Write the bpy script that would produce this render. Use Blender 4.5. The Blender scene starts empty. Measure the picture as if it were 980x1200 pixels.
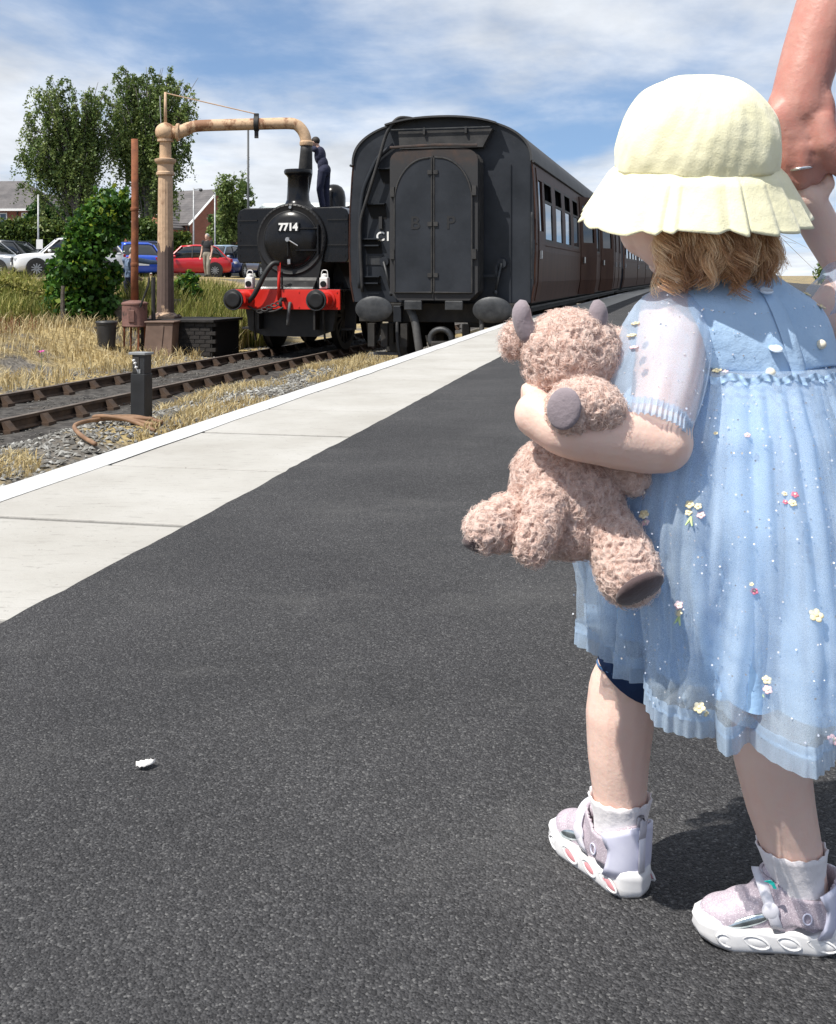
import bpy, bmesh, math, random
import numpy as np
from mathutils import Vector, Matrix
R = math.radians
rng = np.random.default_rng(7)
random.seed(7)
SC = bpy.context.scene
COL = SC.collection

# ---------------------------------------------------------------- camera
CAMH, FPX, HOR = 0.62, 1300.0, 322.0          # eye height over the platform, focal length and horizon in photo pixels
cd = bpy.data.cameras.new('camera'); cam = bpy.data.objects.new('camera', cd); COL.objects.link(cam)
cam.location = (0, 0, CAMH); cam.rotation_euler = (R(90), 0, 0)
cd.sensor_fit = 'VERTICAL'; cd.sensor_height = 24.0; cd.lens = 24.0 * FPX / 1200.0
cd.shift_y = -(600 - HOR) / 1200.0
cd.clip_start = 0.02; cd.clip_end = 4000
SC.camera = cam

# ---------------------------------------------------------------- world: Nishita sky with thin cloud
SUN_EL, SHX, SHY = R(58), 0.80, 0.60          # shadows fall along (SHX, SHY)
W = bpy.data.worlds.new('World'); SC.world = W; W.use_nodes = True
wn, wl = W.node_tree.nodes, W.node_tree.links
wn.clear()
def wnode(t, **k):
    n = wn.new(t)
    for a, b in k.items(): setattr(n, a, b)
    return n
wout = wnode('ShaderNodeOutputWorld'); wbg = wnode('ShaderNodeBackground')
sky = wnode('ShaderNodeTexSky', sky_type='NISHITA', sun_disc=False)
sky.sun_elevation = SUN_EL; sky.sun_rotation = math.atan2(-SHX, -SHY)
sky.air_density = 1.0; sky.dust_density = 0.3; sky.ozone_density = 1.0; sky.altitude = 50
tc = wnode('ShaderNodeTexCoord'); sep = wnode('ShaderNodeSeparateXYZ'); wl.new(tc.outputs['Generated'], sep.inputs[0])
def wmath(op, a, b=None, clamp=False):
    n = wnode('ShaderNodeMath', operation=op, use_clamp=clamp)
    for i, v in enumerate((a, b)):
        if v is None: continue
        if hasattr(v, 'links'): wl.new(v, n.inputs[i])
        else: n.inputs[i].default_value = v
    return n.outputs[0]
lift = wnode('ShaderNodeCombineXYZ'); wl.new(sep.outputs[0], lift.inputs[0]); wl.new(sep.outputs[1], lift.inputs[1]); wl.new(wmath('ADD', wmath('MAXIMUM', sep.outputs[2], 0.0), 0.16), lift.inputs[2])
lnorm = wnode('ShaderNodeVectorMath', operation='NORMALIZE'); wl.new(lift.outputs[0], lnorm.inputs[0]); wl.new(lnorm.outputs[0], sky.inputs[0])   # summer sky without the yellow haze band at the horizon
zz = wmath('ADD', wmath('MAXIMUM', sep.outputs[2], 0.0), 0.10)
px_ = wmath('DIVIDE', sep.outputs[0], zz); py_ = wmath('DIVIDE', sep.outputs[1], zz)
cmb = wnode('ShaderNodeCombineXYZ'); wl.new(px_, cmb.inputs[0]); wl.new(py_, cmb.inputs[1])
def wnoise(scale, det, rough, off, sx=1.0, sy=1.0, rot=0.0, dist=0.0):
    mp = wnode('ShaderNodeMapping'); mp.inputs['Location'].default_value = off; mp.inputs['Scale'].default_value = (sx, sy, 1)
    mp.inputs['Rotation'].default_value = (0, 0, rot)
    wl.new(cmb.outputs[0], mp.inputs[0])
    n = wnode('ShaderNodeTexNoise'); n.inputs['Scale'].default_value = scale; n.inputs['Detail'].default_value = det
    n.inputs['Roughness'].default_value = rough; n.inputs['Distortion'].default_value = dist
    wl.new(mp.outputs[0], n.inputs['Vector']); return n.outputs['Fac']
CLOUD_OFF = (21.5, -3.3, 0)
n1 = wnoise(0.55, 9, 0.56, CLOUD_OFF, 1.0, 0.55, R(12), 0.25)
n2 = wnoise(1.5, 8, 0.60, (7.3, 2.2, 0), 0.7, 0.5, R(12), 0.6)
cs = wmath('ADD', wmath('MULTIPLY', n1, 0.82), wmath('MULTIPLY', n2, 0.18))
mr = wnode('ShaderNodeMapRange', interpolation_type='SMOOTHSTEP'); wl.new(cs, mr.inputs[0])
mr.inputs[1].default_value = 0.385; mr.inputs[2].default_value = 0.56; mr.inputs[3].default_value = 0.02; mr.inputs[4].default_value = 0.92
n3 = wnoise(2.2, 6, 0.55, (1.3, 9.2, 0), 1, 0.6)
shade = wnode('ShaderNodeMapRange'); wl.new(n3, shade.inputs[0])
shade.inputs[1].default_value = 0.3; shade.inputs[2].default_value = 0.75; shade.inputs[3].default_value = 1.08; shade.inputs[4].default_value = 0.66
cc = wnode('ShaderNodeMixRGB', blend_type='MULTIPLY'); cc.inputs[0].default_value = 1.0
SKYS = 0.135
cc.inputs[1].default_value = (0.82 / SKYS, 0.85 / SKYS, 0.89 / SKYS, 1)
wl.new(shade.outputs[0], cc.inputs[2])
mix = wnode('ShaderNodeMixRGB'); wl.new(mr.outputs[0], mix.inputs[0]); hs = wnode('ShaderNodeHueSaturation'); hs.inputs['Saturation'].default_value = 1.06; hs.inputs['Value'].default_value = 1.0; wl.new(sky.outputs[0], hs.inputs['Color']); wl.new(hs.outputs[0], mix.inputs[1]); wl.new(cc.outputs[0], mix.inputs[2])
wl.new(mix.outputs[0], wbg.inputs[0]); wbg.inputs[1].default_value = SKYS
wl.new(wbg.outputs[0], wout.inputs[0])

sl = bpy.data.lights.new('sun', 'SUN'); sun = bpy.data.objects.new('sun', sl); COL.objects.link(sun)
sl.energy = 5.0; sl.angle = R(0.5); sl.color = (1.0, 0.955, 0.88)
sdir = Vector((SHX * math.cos(SUN_EL), SHY * math.cos(SUN_EL), -math.sin(SUN_EL)))
sun.rotation_euler = sdir.to_track_quat('-Z', 'Y').to_euler(); sun.location = (-20, -10, 40)
vs = SC.view_settings
vs.view_transform = 'Standard'; vs.look = 'None'; vs.exposure = 0.28; vs.gamma = 1.0; vs.use_curve_mapping = False
SC.cycles.max_bounces = 10; SC.cycles.diffuse_bounces = 7; SC.cycles.transparent_max_bounces = 12
SC.cycles.use_denoising = True

# ---------------------------------------------------------------- measuring helpers
def P(x, y, D):                                # photo pixel at depth D -> point
    return np.array([(x - 490.0) / FPX * D, D, CAMH - (y - HOR) / FPX * D])
def n_(v):
    v = np.asarray(v, float); return v / max(1e-9, np.linalg.norm(v))
def rotz(a):
    c, s = math.cos(a), math.sin(a); return np.array([[c, -s, 0], [s, c, 0], [0, 0, 1.0]])
def roty(a):
    c, s = math.cos(a), math.sin(a); return np.array([[c, 0, s], [0, 1.0, 0], [-s, 0, c]])
def rotx(a):
    c, s = math.cos(a), math.sin(a); return np.array([[1.0, 0, 0], [0, c, -s], [0, s, c]])
def sstep(a, b, x):
    t = np.clip((np.asarray(x, float) - a) / (b - a), 0, 1); return t * t * (3 - 2 * t)

# ---------------------------------------------------------------- materials
def M_(name, color=(0.5, 0.5, 0.5), rough=0.6, metal=0.0, spec=0.5, **k):
    m = bpy.data.materials.new(name); m.use_nodes = True
    b = m.node_tree.nodes['Principled BSDF']
    b.inputs['Base Color'].default_value = (*color, 1); b.inputs['Roughness'].default_value = rough
    b.inputs['Metallic'].default_value = metal; b.inputs['Specular IOR Level'].default_value = spec
    for a, v in k.items(): b.inputs[a].default_value = v
    return m
def nodes(m): return m.node_tree.nodes, m.node_tree.links, m.node_tree.nodes['Principled BSDF']
def ramp(m, fac, stops):
    ns, ls, b = nodes(m); r = ns.new('ShaderNodeValToRGB'); e = r.color_ramp.elements
    while len(e) < len(stops): e.new(0.5)
    for i, (p, c) in enumerate(stops): e[i].position = p; e[i].color = (*c, 1)
    ls.new(fac, r.inputs[0]); return r.outputs[0]
def noise(m, scale, detail=4, rough=0.55, coord='Object', sc=(1, 1, 1), dist=0.0, loc=(0, 0, 0)):
    ns, ls, b = nodes(m); t = ns.new('ShaderNodeTexCoord'); mp = ns.new('ShaderNodeMapping')
    mp.inputs['Scale'].default_value = sc; mp.inputs['Location'].default_value = loc
    ls.new(t.outputs[coord], mp.inputs[0]); n = ns.new('ShaderNodeTexNoise'); n.inputs['Scale'].default_value = scale
    n.inputs['Detail'].default_value = detail; n.inputs['Roughness'].default_value = rough; n.inputs['Distortion'].default_value = dist
    ls.new(mp.outputs[0], n.inputs['Vector']); return n.outputs['Fac']
def voro(m, scale, feature='F1', coord='Object', out='Distance', rnd=1.0):
    ns, ls, b = nodes(m); t = ns.new('ShaderNodeTexCoord'); n = ns.new('ShaderNodeTexVoronoi'); n.feature = feature
    n.inputs['Scale'].default_value = scale; n.inputs['Randomness'].default_value = rnd
    ls.new(t.outputs[coord], n.inputs['Vector']); return n.outputs[out]
def bump(m, h, strength, dist):
    ns, ls, b = nodes(m); n = ns.new('ShaderNodeBump'); n.inputs['Strength'].default_value = strength; n.inputs['Distance'].default_value = dist
    ls.new(h, n.inputs['Height'])
    if b.inputs['Normal'].links: ls.new(b.inputs['Normal'].links[0].from_socket, n.inputs['Normal'])
    ls.new(n.outputs[0], b.inputs['Normal'])
def basecol(m, s): nodes(m)[1].new(s, nodes(m)[2].inputs['Base Color'])
def mixc(m, fac, a, b_, blend='MIX'):
    ns, ls, b = nodes(m); n = ns.new('ShaderNodeMixRGB'); n.blend_type = blend
    for i, v in enumerate((fac, a, b_)):
        if hasattr(v, 'links'): ls.new(v, n.inputs[i])
        elif isinstance(v, (int, float)): n.inputs[i].default_value = v
        else: n.inputs[i].default_value = (*v, 1)
    return n.outputs[0]
def vmath(m, op, a, b_=None, clamp=False):
    ns, ls, b = nodes(m); n = ns.new('ShaderNodeMath'); n.operation = op; n.use_clamp = clamp
    for i, v in enumerate((a, b_)):
        if v is None: continue
        if hasattr(v, 'links'): ls.new(v, n.inputs[i])
        else: n.inputs[i].default_value = v
    return n.outputs[0]
def mottled(name, c1, c2, scale=3.0, rough=0.6, metal=0.0, bumpd=0.0, bscale=40.0, lo=0.35, hi=0.65, spec=0.5, detail=6, sc=(1, 1, 1), **k):
    m = M_(name, c1, rough, metal, spec, **k)
    f = noise(m, scale, detail, 0.6, sc=sc); basecol(m, ramp(m, f, [(lo, c1), (hi, c2)]))
    if bumpd: bump(m, noise(m, bscale, 5, 0.6), 1.0, bumpd)
    return m
def attr_col(m, name='tone'):
    ns, ls, b = nodes(m); a = ns.new('ShaderNodeAttribute'); a.attribute_name = name; return a
def leafmat(name, stops, rough=0.5, trans=0.35):
    m = M_(name, stops[0][1], rough, spec=0.35); ns, ls, b = nodes(m)
    a = attr_col(m); c = ramp(m, a.outputs['Fac'], stops); basecol(m, c)
    tr = ns.new('ShaderNodeBsdfTranslucent'); ls.new(c, tr.inputs[0])
    mx = ns.new('ShaderNodeMixShader'); mx.inputs[0].default_value = trans
    ls.new(b.outputs[0], mx.inputs[1]); ls.new(tr.outputs[0], mx.inputs[2])
    out = [n for n in ns if n.type == 'OUTPUT_MATERIAL'][0]; ls.new(mx.outputs[0], out.inputs[0]); return m

# ---------------------------------------------------------------- mesh helpers
class G:
    """collects geometry; each call returns self"""
    def __init__(s): s.V = []; s.F = []; s.n = 0; s.T = []
    def add(s, V, F, tone=None):
        V = np.asarray(V, float).reshape(-1, 3); s.V.append(V)
        s.F.extend([tuple(int(i) + s.n for i in f) for f in F]); s.n += len(V)
        if tone is not None: s.T.append(np.full(len(V), tone) if np.isscalar(tone) else tone)
        return s
    def xf(s, M=None, t=(0, 0, 0)):
        s.V = [(v @ np.asarray(M).T if M is not None else v) + np.asarray(t) for v in s.V]; return s
    def join(s, o):
        for v in o.V: pass
        V = np.concatenate(o.V); return s.add(V, o.F)
    def box(s, c, d, M=None):
        x, y, z = np.asarray(d, float) / 2
        V = np.array([[a * x, b * y, e * z] for e in (-1, 1) for b in (-1, 1) for a in (-1, 1)])
        if M is not None: V = V @ np.asarray(M).T
        return s.add(V + np.asarray(c), [(0, 2, 3, 1), (4, 5, 7, 6), (0, 1, 5, 4), (2, 6, 7, 3), (0, 4, 6, 2), (1, 3, 7, 5)])
    def bx(s, x0, x1, y0, y1, z0, z1): return s.box(((x0 + x1) / 2, (y0 + y1) / 2, (z0 + z1) / 2), (abs(x1 - x0), abs(y1 - y0), abs(z1 - z0)))
    def tube(s, pts, r, n=10, caps=True, ell=None, up=None):
        pts = np.asarray(pts, float); k = len(pts); r = np.full(k, r) if np.isscalar(r) else np.asarray(r, float)
        T = np.gradient(pts, axis=0); T /= np.maximum(1e-9, np.linalg.norm(T, axis=1))[:, None]
        u = np.asarray(up, float) if up is not None else (np.array([0, 0, 1.0]) if abs(T[0][2]) < 0.9 else np.array([1.0, 0, 0]))
        a = np.linspace(0, 2 * math.pi, n, endpoint=False); V = []
        for i in range(k):
            u = u - T[i] * (u @ T[i]); u = n_(u); w = np.cross(T[i], u)
            ex, ey = (1, 1) if ell is None else ell
            V.append(pts[i] + r[i] * (ex * np.cos(a)[:, None] * u + ey * np.sin(a)[:, None] * w))
        F = [(i * n + j, i * n + (j + 1) % n, (i + 1) * n + (j + 1) % n, (i + 1) * n + j) for i in range(k - 1) for j in range(n)]
        if caps: F += [tuple(range(n - 1, -1, -1)), tuple(range((k - 1) * n, k * n))]
        return s.add(np.concatenate(V), F)
    def lathe(s, prof, c=(0, 0, 0), n=24, M=None, caps=True):
        a = np.linspace(0, 2 * math.pi, n, endpoint=False); V = []
        for r, z in prof: V.append(np.stack([r * np.cos(a), r * np.sin(a), np.full(n, z)], 1))
        V = np.concatenate(V); k = len(prof)
        F = [(i * n + j, i * n + (j + 1) % n, (i + 1) * n + (j + 1) % n, (i + 1) * n + j) for i in range(k - 1) for j in range(n)]
        if caps: F += [tuple(range(n - 1, -1, -1)), tuple(range((k - 1) * n, k * n))]
        if M is not None: V = V @ np.asarray(M).T
        return s.add(V + np.asarray(c), F)
    def ell(s, c, r, M=None, nu=16, nv=10):
        prof_t = np.linspace(-math.pi / 2, math.pi / 2, nv + 1); a = np.linspace(0, 2 * math.pi, nu, endpoint=False)
        V = [[0, 0, -1.0]]
        for t in prof_t[1:-1]: V += [[math.cos(t) * math.cos(q), math.cos(t) * math.sin(q), math.sin(t)] for q in a]
        V += [[0, 0, 1.0]]; V = np.array(V) * np.asarray(r)
        if M is not None: V = V @ np.asarray(M).T
        F = [(0, 1 + (j + 1) % nu, 1 + j) for j in range(nu)]
        for i in range(nv - 2): F += [(1 + i * nu + j, 1 + i * nu + (j + 1) % nu, 1 + (i + 1) * nu + (j + 1) % nu, 1 + (i + 1) * nu + j) for j in range(nu)]
        b = 1 + (nv - 2) * nu; F += [(b + j, b + (j + 1) % nu, b + nu) for j in range(nu)]
        return s.add(V + np.asarray(c), F)
    def prism(s, poly, a, b, ax='y'):
        """polygon in the plane normal to ax, extruded from a to b; poly coords are the other two axes in order"""
        k = len(poly); V = []
        for t in (a, b):
            for p, q in poly: V.append({'y': (p, t, q), 'x': (t, p, q), 'z': (p, q, t)}[ax])
        F = [tuple(range(k)), tuple(range(2 * k - 1, k - 1, -1))] + [(i, k + i, k + (i + 1) % k, (i + 1) % k) for i in range(k)]
        return s.add(V, F)
    def grid(s, V, nu, nv, wrap=False):
        F = []
        for i in range(nv - 1):
            for j in range(nu if wrap else nu - 1):
                j2 = (j + 1) % nu; F.append((i * nu + j, i * nu + j2, (i + 1) * nu + j2, (i + 1) * nu + j))
        return s.add(V, F)
    def build(s, name, mat, parent=None, smooth=False, bevel=0.0, fix=True, seg=2, solid=0.0, sub=0):
        me = bpy.data.meshes.new(name)
        me.from_pydata(np.concatenate(s.V).tolist(), [], s.F)
        if fix:
            bm = bmesh.new(); bm.from_mesh(me); bmesh.ops.recalc_face_normals(bm, faces=bm.faces); bm.to_mesh(me); bm.free()
        if s.T:
            at = me.attributes.new('tone', 'FLOAT', 'POINT'); at.data.foreach_set('value', np.concatenate(s.T).astype(np.float32))
        if smooth is True: me.polygons.foreach_set('use_smooth', [True] * len(me.polygons))
        o = bpy.data.objects.new(name, me); COL.objects.link(o); me.materials.append(MAT[mat] if isinstance(mat, str) else mat)
        if parent is not None: o.parent = parent
        if smooth == 'auto': auto_smooth(o)
        if solid: md = o.modifiers.new('solid', 'SOLIDIFY'); md.thickness = solid; md.offset = 0
        if bevel: md = o.modifiers.new('bevel', 'BEVEL'); md.width = bevel; md.segments = seg; md.limit_method = 'ANGLE'; md.angle_limit = R(40)
        if sub: md = o.modifiers.new('sub', 'SUBSURF'); md.levels = sub; md.render_levels = sub
        return o
def auto_smooth(o, ang=35):
    me = o.data; me.polygons.foreach_set('use_smooth', [True] * len(me.polygons))
    bm = bmesh.new(); bm.from_mesh(me)
    for e in bm.edges:
        if len(e.link_faces) == 2 and e.calc_face_angle(0) > R(ang): e.smooth = False
    bm.to_mesh(me); bm.free(); return o
def big(name, V, k, mat, parent=None, tone=None, smooth=False):
    """many k-gons from an (N*k,3) array without shared vertices"""
    V = np.asarray(V, np.float32).reshape(-1, 3); nf = len(V) // k
    me = bpy.data.meshes.new(name); me.vertices.add(len(V)); me.vertices.foreach_set('co', V.ravel())
    me.loops.add(len(V)); me.loops.foreach_set('vertex_index', np.arange(len(V), dtype=np.int32))
    me.polygons.add(nf); me.polygons.foreach_set('loop_start', (np.arange(nf) * k).astype(np.int32))
    if tone is not None:
        at = me.attributes.new('tone', 'FLOAT', 'POINT'); at.data.foreach_set('value', np.asarray(tone, np.float32))
    me.update(calc_edges=True); me.validate()
    if smooth: me.polygons.foreach_set('use_smooth', [True] * len(me.polygons))
    o = bpy.data.objects.new(name, me); COL.objects.link(o); me.materials.append(MAT[mat] if isinstance(mat, str) else mat)
    if parent is not None: o.parent = parent
    return o
def strands(name, paths, rads, mat, parent=None, tone=None, ns=3, flat=None):
    """paths (N,K,3), rads (N,K) or (K,): thin tapering strands as one mesh"""
    paths = np.asarray(paths, np.float32); N, K, _ = paths.shape
    T = np.gradient(paths, axis=1); T /= np.maximum(1e-9, np.linalg.norm(T, axis=2))[..., None]
    ref = rng.normal(size=(N, 1, 3)); u = ref - T * (ref * T).sum(2, keepdims=True); u /= np.maximum(1e-9, np.linalg.norm(u, axis=2))[..., None]
    w = np.cross(T, u); r = np.broadcast_to(np.asarray(rads, np.float32), (N, K))[..., None]
    a = np.arange(ns) * 2 * math.pi / ns
    V = np.stack([paths + r * (math.cos(q) * u + math.sin(q) * w) for q in a], 2)     # N,K,ns,3
    idx = np.arange(N * K * ns).reshape(N, K, ns); j2 = np.roll(np.arange(ns), -1)
    sl_ = slice(0, 1) if ns == 2 else slice(None)
    F = np.stack([idx[:, :-1, :][:, :, sl_], idx[:, :-1][:, :, j2][:, :, sl_], idx[:, 1:][:, :, j2][:, :, sl_], idx[:, 1:, :][:, :, sl_]], -1).reshape(-1, 4)
    me = bpy.data.meshes.new(name); V = V.reshape(-1, 3)
    me.vertices.add(len(V)); me.vertices.foreach_set('co', V.ravel().astype(np.float32))
    me.loops.add(F.size); me.loops.foreach_set('vertex_index', F.ravel().astype(np.int32))
    me.polygons.add(len(F)); me.polygons.foreach_set('loop_start', (np.arange(len(F)) * 4).astype(np.int32))
    if tone is not None:
        at = me.attributes.new('tone', 'FLOAT', 'POINT'); at.data.foreach_set('value', np.repeat(np.asarray(tone, np.float32), K * ns))
    me.update(calc_edges=True); me.polygons.foreach_set('use_smooth', [True] * len(me.polygons))
    o = bpy.data.objects.new(name, me); COL.objects.link(o); me.materials.append(MAT[mat] if isinstance(mat, str) else mat)
    if parent is not None: o.parent = parent
    return o
def blob(name, g, mat, parent=None, voxel=0.004, smooth=4, factor=0.5):
    """union overlapping closed shapes into one continuous smooth surface"""
    o = g.build(name, mat, None, True, fix=True)
    md = o.modifiers.new('r', 'REMESH'); md.mode = 'VOXEL'; md.voxel_size = voxel; md.use_smooth_shade = True
    if smooth: ms = o.modifiers.new('s', 'SMOOTH'); ms.iterations = smooth; ms.factor = factor
    dg = bpy.context.evaluated_depsgraph_get(); me = bpy.data.meshes.new_from_object(o.evaluated_get(dg))
    o.modifiers.clear(); old = o.data; o.data = me; bpy.data.meshes.remove(old); me.name = name
    me.polygons.foreach_set('use_smooth', [True] * len(me.polygons))
    if not me.materials: me.materials.append(MAT[mat] if isinstance(mat, str) else mat)
    if parent is not None: o.parent = parent
    return o
def text_mesh(name, s, size, mat, parent, M, t, depth=0.004, bold=0.0, align='CENTER'):
    c = bpy.data.curves.new(name, 'FONT'); c.body = s; c.size = size; c.extrude = depth; c.offset = bold; c.align_x = align; c.align_y = 'CENTER'
    o = bpy.data.objects.new(name, c); COL.objects.link(o)
    dg = bpy.context.evaluated_depsgraph_get(); me = bpy.data.meshes.new_from_object(o.evaluated_get(dg))
    bpy.data.objects.remove(o); bpy.data.curves.remove(c)
    V = np.zeros(len(me.vertices) * 3); me.vertices.foreach_get('co', V); V = V.reshape(-1, 3) @ np.asarray(M).T + np.asarray(t)
    me.vertices.foreach_set('co', V.ravel()); me.update(); me.materials.clear(); me.materials.append(MAT[mat])
    o = bpy.data.objects.new(name, me); COL.objects.link(o); o.parent = parent; return o
def vcoords(o):
    V = np.zeros(len(o.data.vertices) * 3); o.data.vertices.foreach_get('co', V); return V.reshape(-1, 3)
def tag(o, label=None, cat=None, group=None, kind=None):
    if label: o['label'] = label
    if cat: o['category'] = cat
    if group: o['group'] = group
    if kind: o['kind'] = kind
    return o
def thing(name, label, cat, loc=(0, 0, 0), rz=0.0, group=None):
    o = bpy.data.objects.new(name, None); COL.objects.link(o); o.location = [float(v) for v in loc]; o.rotation_euler = (0, 0, rz)
    o.empty_display_size = 0.1
    return tag(o, label, cat, group)
def copy_tree(o, parent=None):
    c = o.copy(); COL.objects.link(c); c.parent = parent
    for ch in list(o.children): copy_tree(ch, c)
    return c
def jitter(n, s): return rng.normal(0, s, n)
MAT = {}
# ================================================================ materials of the setting
def mat_asphalt():
    m = M_('asphalt', (0.05, 0.05, 0.052), 0.9, spec=0.18)
    v = voro(m, 370, out='Distance'); vc = voro(m, 370, out='Color')
    ns, ls, b = nodes(m)
    s = ns.new('ShaderNodeSeparateColor'); ls.new(vc, s.inputs[0])
    grain = ramp(m, s.outputs[0], [(0.0, (0.030, 0.030, 0.0318)), (0.55, (0.048, 0.048, 0.0505)), (0.92, (0.076, 0.076, 0.079)), (1.0, (0.13, 0.13, 0.13))])
    big_ = noise(m, 1.3, 5, 0.6); tint = ramp(m, big_, [(0.3, (0.78, 0.78, 0.79)), (0.7, (1.28, 1.27, 1.26))])
    c = mixc(m, 1.0, grain, tint, 'MULTIPLY')
    dust = noise(m, 2.3, 7, 0.7, sc=(1, 1.5, 1), loc=(3, 1, 0)); df = ramp(m, dust, [(0.54, (0, 0, 0)), (0.78, (0.30, 0.30, 0.30))])
    c = mixc(m, df, c, (0.145, 0.143, 0.140)); basecol(m, c)
    h = vmath(m, 'MULTIPLY', v, -1.0); bump(m, h, 0.9, 0.003)
    bump(m, noise(m, 70, 3, 0.6), 0.6, 0.003); return m
MAT['asphalt'] = mat_asphalt()
def mat_slab():
    m = M_('slab', (0.5, 0.5, 0.48), 0.85, spec=0.25)
    f = noise(m, 1.8, 6, 0.6); c = ramp(m, f, [(0.3, (0.33, 0.316, 0.29)), (0.55, (0.39, 0.379, 0.355)), (0.75, (0.43, 0.42, 0.40))])
    st = noise(m, 13, 6, 0.72, sc=(1.0, 5.0, 1.0)); sf = ramp(m, st, [(0.56, (0, 0, 0)), (0.70, (0.7, 0.7, 0.7))])
    c = mixc(m, sf, c, (0.21, 0.20, 0.185)); sp = ramp(m, noise(m, 70, 4, .6), [(.66, (0, 0, 0)), (.74, (.8, .8, .8))]); c = mixc(m, sp, c, (0.15, 0.14, 0.13)); basecol(m, c)
    bump(m, noise(m, 90, 4, 0.6, sc=(1, 3, 1)), 0.6, 0.003); return m
MAT['slab'] = mat_slab()
def mat_edge():
    m = M_('white_paint', (0.72, 0.73, 0.74), 0.6)
    f = noise(m, 30, 6, 0.7, sc=(1, 3, 1)); c = ramp(m, f, [(0.38, (0.40, 0.39, 0.37)), (0.50, (0.53, 0.535, 0.54)), (1, (0.60, 0.605, 0.61))]); basecol(m, c); bump(m, f, 0.5, 0.003); return m
MAT['edge_paint'] = mat_edge()
def mat_ground():
    m = M_('ground', (0.2, 0.16, 0.1), 0.95, spec=0.15)
    f1 = noise(m, 0.5, 6, 0.6); f2 = noise(m, 9, 5, 0.7); f3 = voro(m, 14, out='Distance')
    a = ramp(m, f2, [(0.3, (0.075, 0.067, 0.058)), (0.7, (0.20, 0.185, 0.165))])
    b_ = ramp(m, f2, [(0.3, (0.26, 0.19, 0.085)), (0.7, (0.46, 0.37, 0.19))])
    sel = ramp(m, f1, [(0.44, (0, 0, 0)), (0.56, (1, 1, 1))]); basecol(m, mixc(m, sel, a, b_))
    bump(m, f3, 0.7, 0.05); bump(m, f2, 0.7, 0.05); return m
MAT['ground'] = mat_ground()
MAT['track_dirt'] = mottled('track_dirt', (0.032, 0.030, 0.029), (0.10, 0.094, 0.088), 9, 0.95, bumpd=0.03, bscale=25, spec=0.15)
MAT['stone_grey'] = M_('ballast_stone', (0.3, 0.3, 0.3), 0.9, spec=0.2)
basecol(MAT['stone_grey'], ramp(MAT['stone_grey'], attr_col(MAT['stone_grey']).outputs['Fac'], [(0, (0.07, 0.066, 0.06)), (0.6, (0.20, 0.195, 0.18)), (1.0, (0.40, 0.40, 0.38))]))
MAT['rail_side'] = mottled('rail_rust', (0.040, 0.026, 0.019), (0.085, 0.052, 0.032), 6, 0.85, bumpd=0.003, bscale=60)
MAT['rail_head'] = mottled('rail_head', (0.10, 0.075, 0.06), (0.17, 0.14, 0.115), 5, 0.6, metal=0.3)
MAT['sleeper'] = mottled('sleeper_wood', (0.035, 0.03, 0.026), (0.085, 0.072, 0.06), 7, 0.92, bumpd=0.01, bscale=30, sc=(1, 8, 1))
MAT['straw'] = leafmat('dry_grass', [(0, (0.24, 0.17, 0.07)), (0.45, (0.42, 0.32, 0.15)), (0.8, (0.56, 0.47, 0.27)), (1, (0.64, 0.57, 0.38))], 0.75, 0.25)
MAT['weed'] = leafmat('weed_green', [(0, (0.06, 0.095, 0.018)), (0.45, (0.20, 0.215, 0.045)), (1, (0.42, 0.37, 0.13))], 0.6, 0.35)
MAT['reddock'] = leafmat('dock_red', [(0, (0.10, 0.03, 0.015)), (1, (0.24, 0.09, 0.04))], 0.7, 0.2)
MAT['birch_leaf'] = leafmat('birch_leaf', [(0, (0.042, 0.078, 0.020)), (0.5, (0.125, 0.185, 0.048)), (1, (0.25, 0.30, 0.095))], 0.45, 0.3)
MAT['ivy_leaf'] = leafmat('ivy_leaf', [(0, (0.014, 0.042, 0.010)), (0.5, (0.035, 0.10, 0.016)), (0.85, (0.085, 0.19, 0.022)), (1, (0.26, 0.32, 0.03))], 0.5, 0.3)
MAT['hedge_leaf'] = leafmat('hedge_leaf', [(0, (0.022, 0.055, 0.012)), (0.6, (0.07, 0.12, 0.02)), (1, (0.17, 0.20, 0.035))], 0.5, 0.3)
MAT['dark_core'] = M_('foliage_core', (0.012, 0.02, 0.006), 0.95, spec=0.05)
MAT['bark'] = mottled('bark', (0.05, 0.04, 0.03), (0.14, 0.12, 0.10), 9, 0.9, bumpd=0.02, bscale=20)
MAT['birch_bark'] = mottled('birch_bark', (0.05, 0.045, 0.04), (0.20, 0.185, 0.17), 5, 0.85, sc=(1, 1, 4))
MAT['plain_concrete'] = mottled('concrete', (0.17, 0.155, 0.135), (0.31, 0.285, 0.25), 4, 0.9, bumpd=0.006, bscale=40)
MAT['carpark'] = mottled('car_park_tarmac', (0.13, 0.13, 0.13), (0.20, 0.195, 0.19), 1.5, 0.9, bumpd=0.004, bscale=80)
MAT['blackpaint'] = mottled('black_paint', (0.014, 0.014, 0.016), (0.028, 0.028, 0.031), 5, 0.42, bumpd=0.0008, bscale=50)
MAT['blackmetal'] = mottled('sooty_metal', (0.012, 0.012, 0.013), (0.035, 0.033, 0.032), 6, 0.65, bumpd=0.002, bscale=60)

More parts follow.
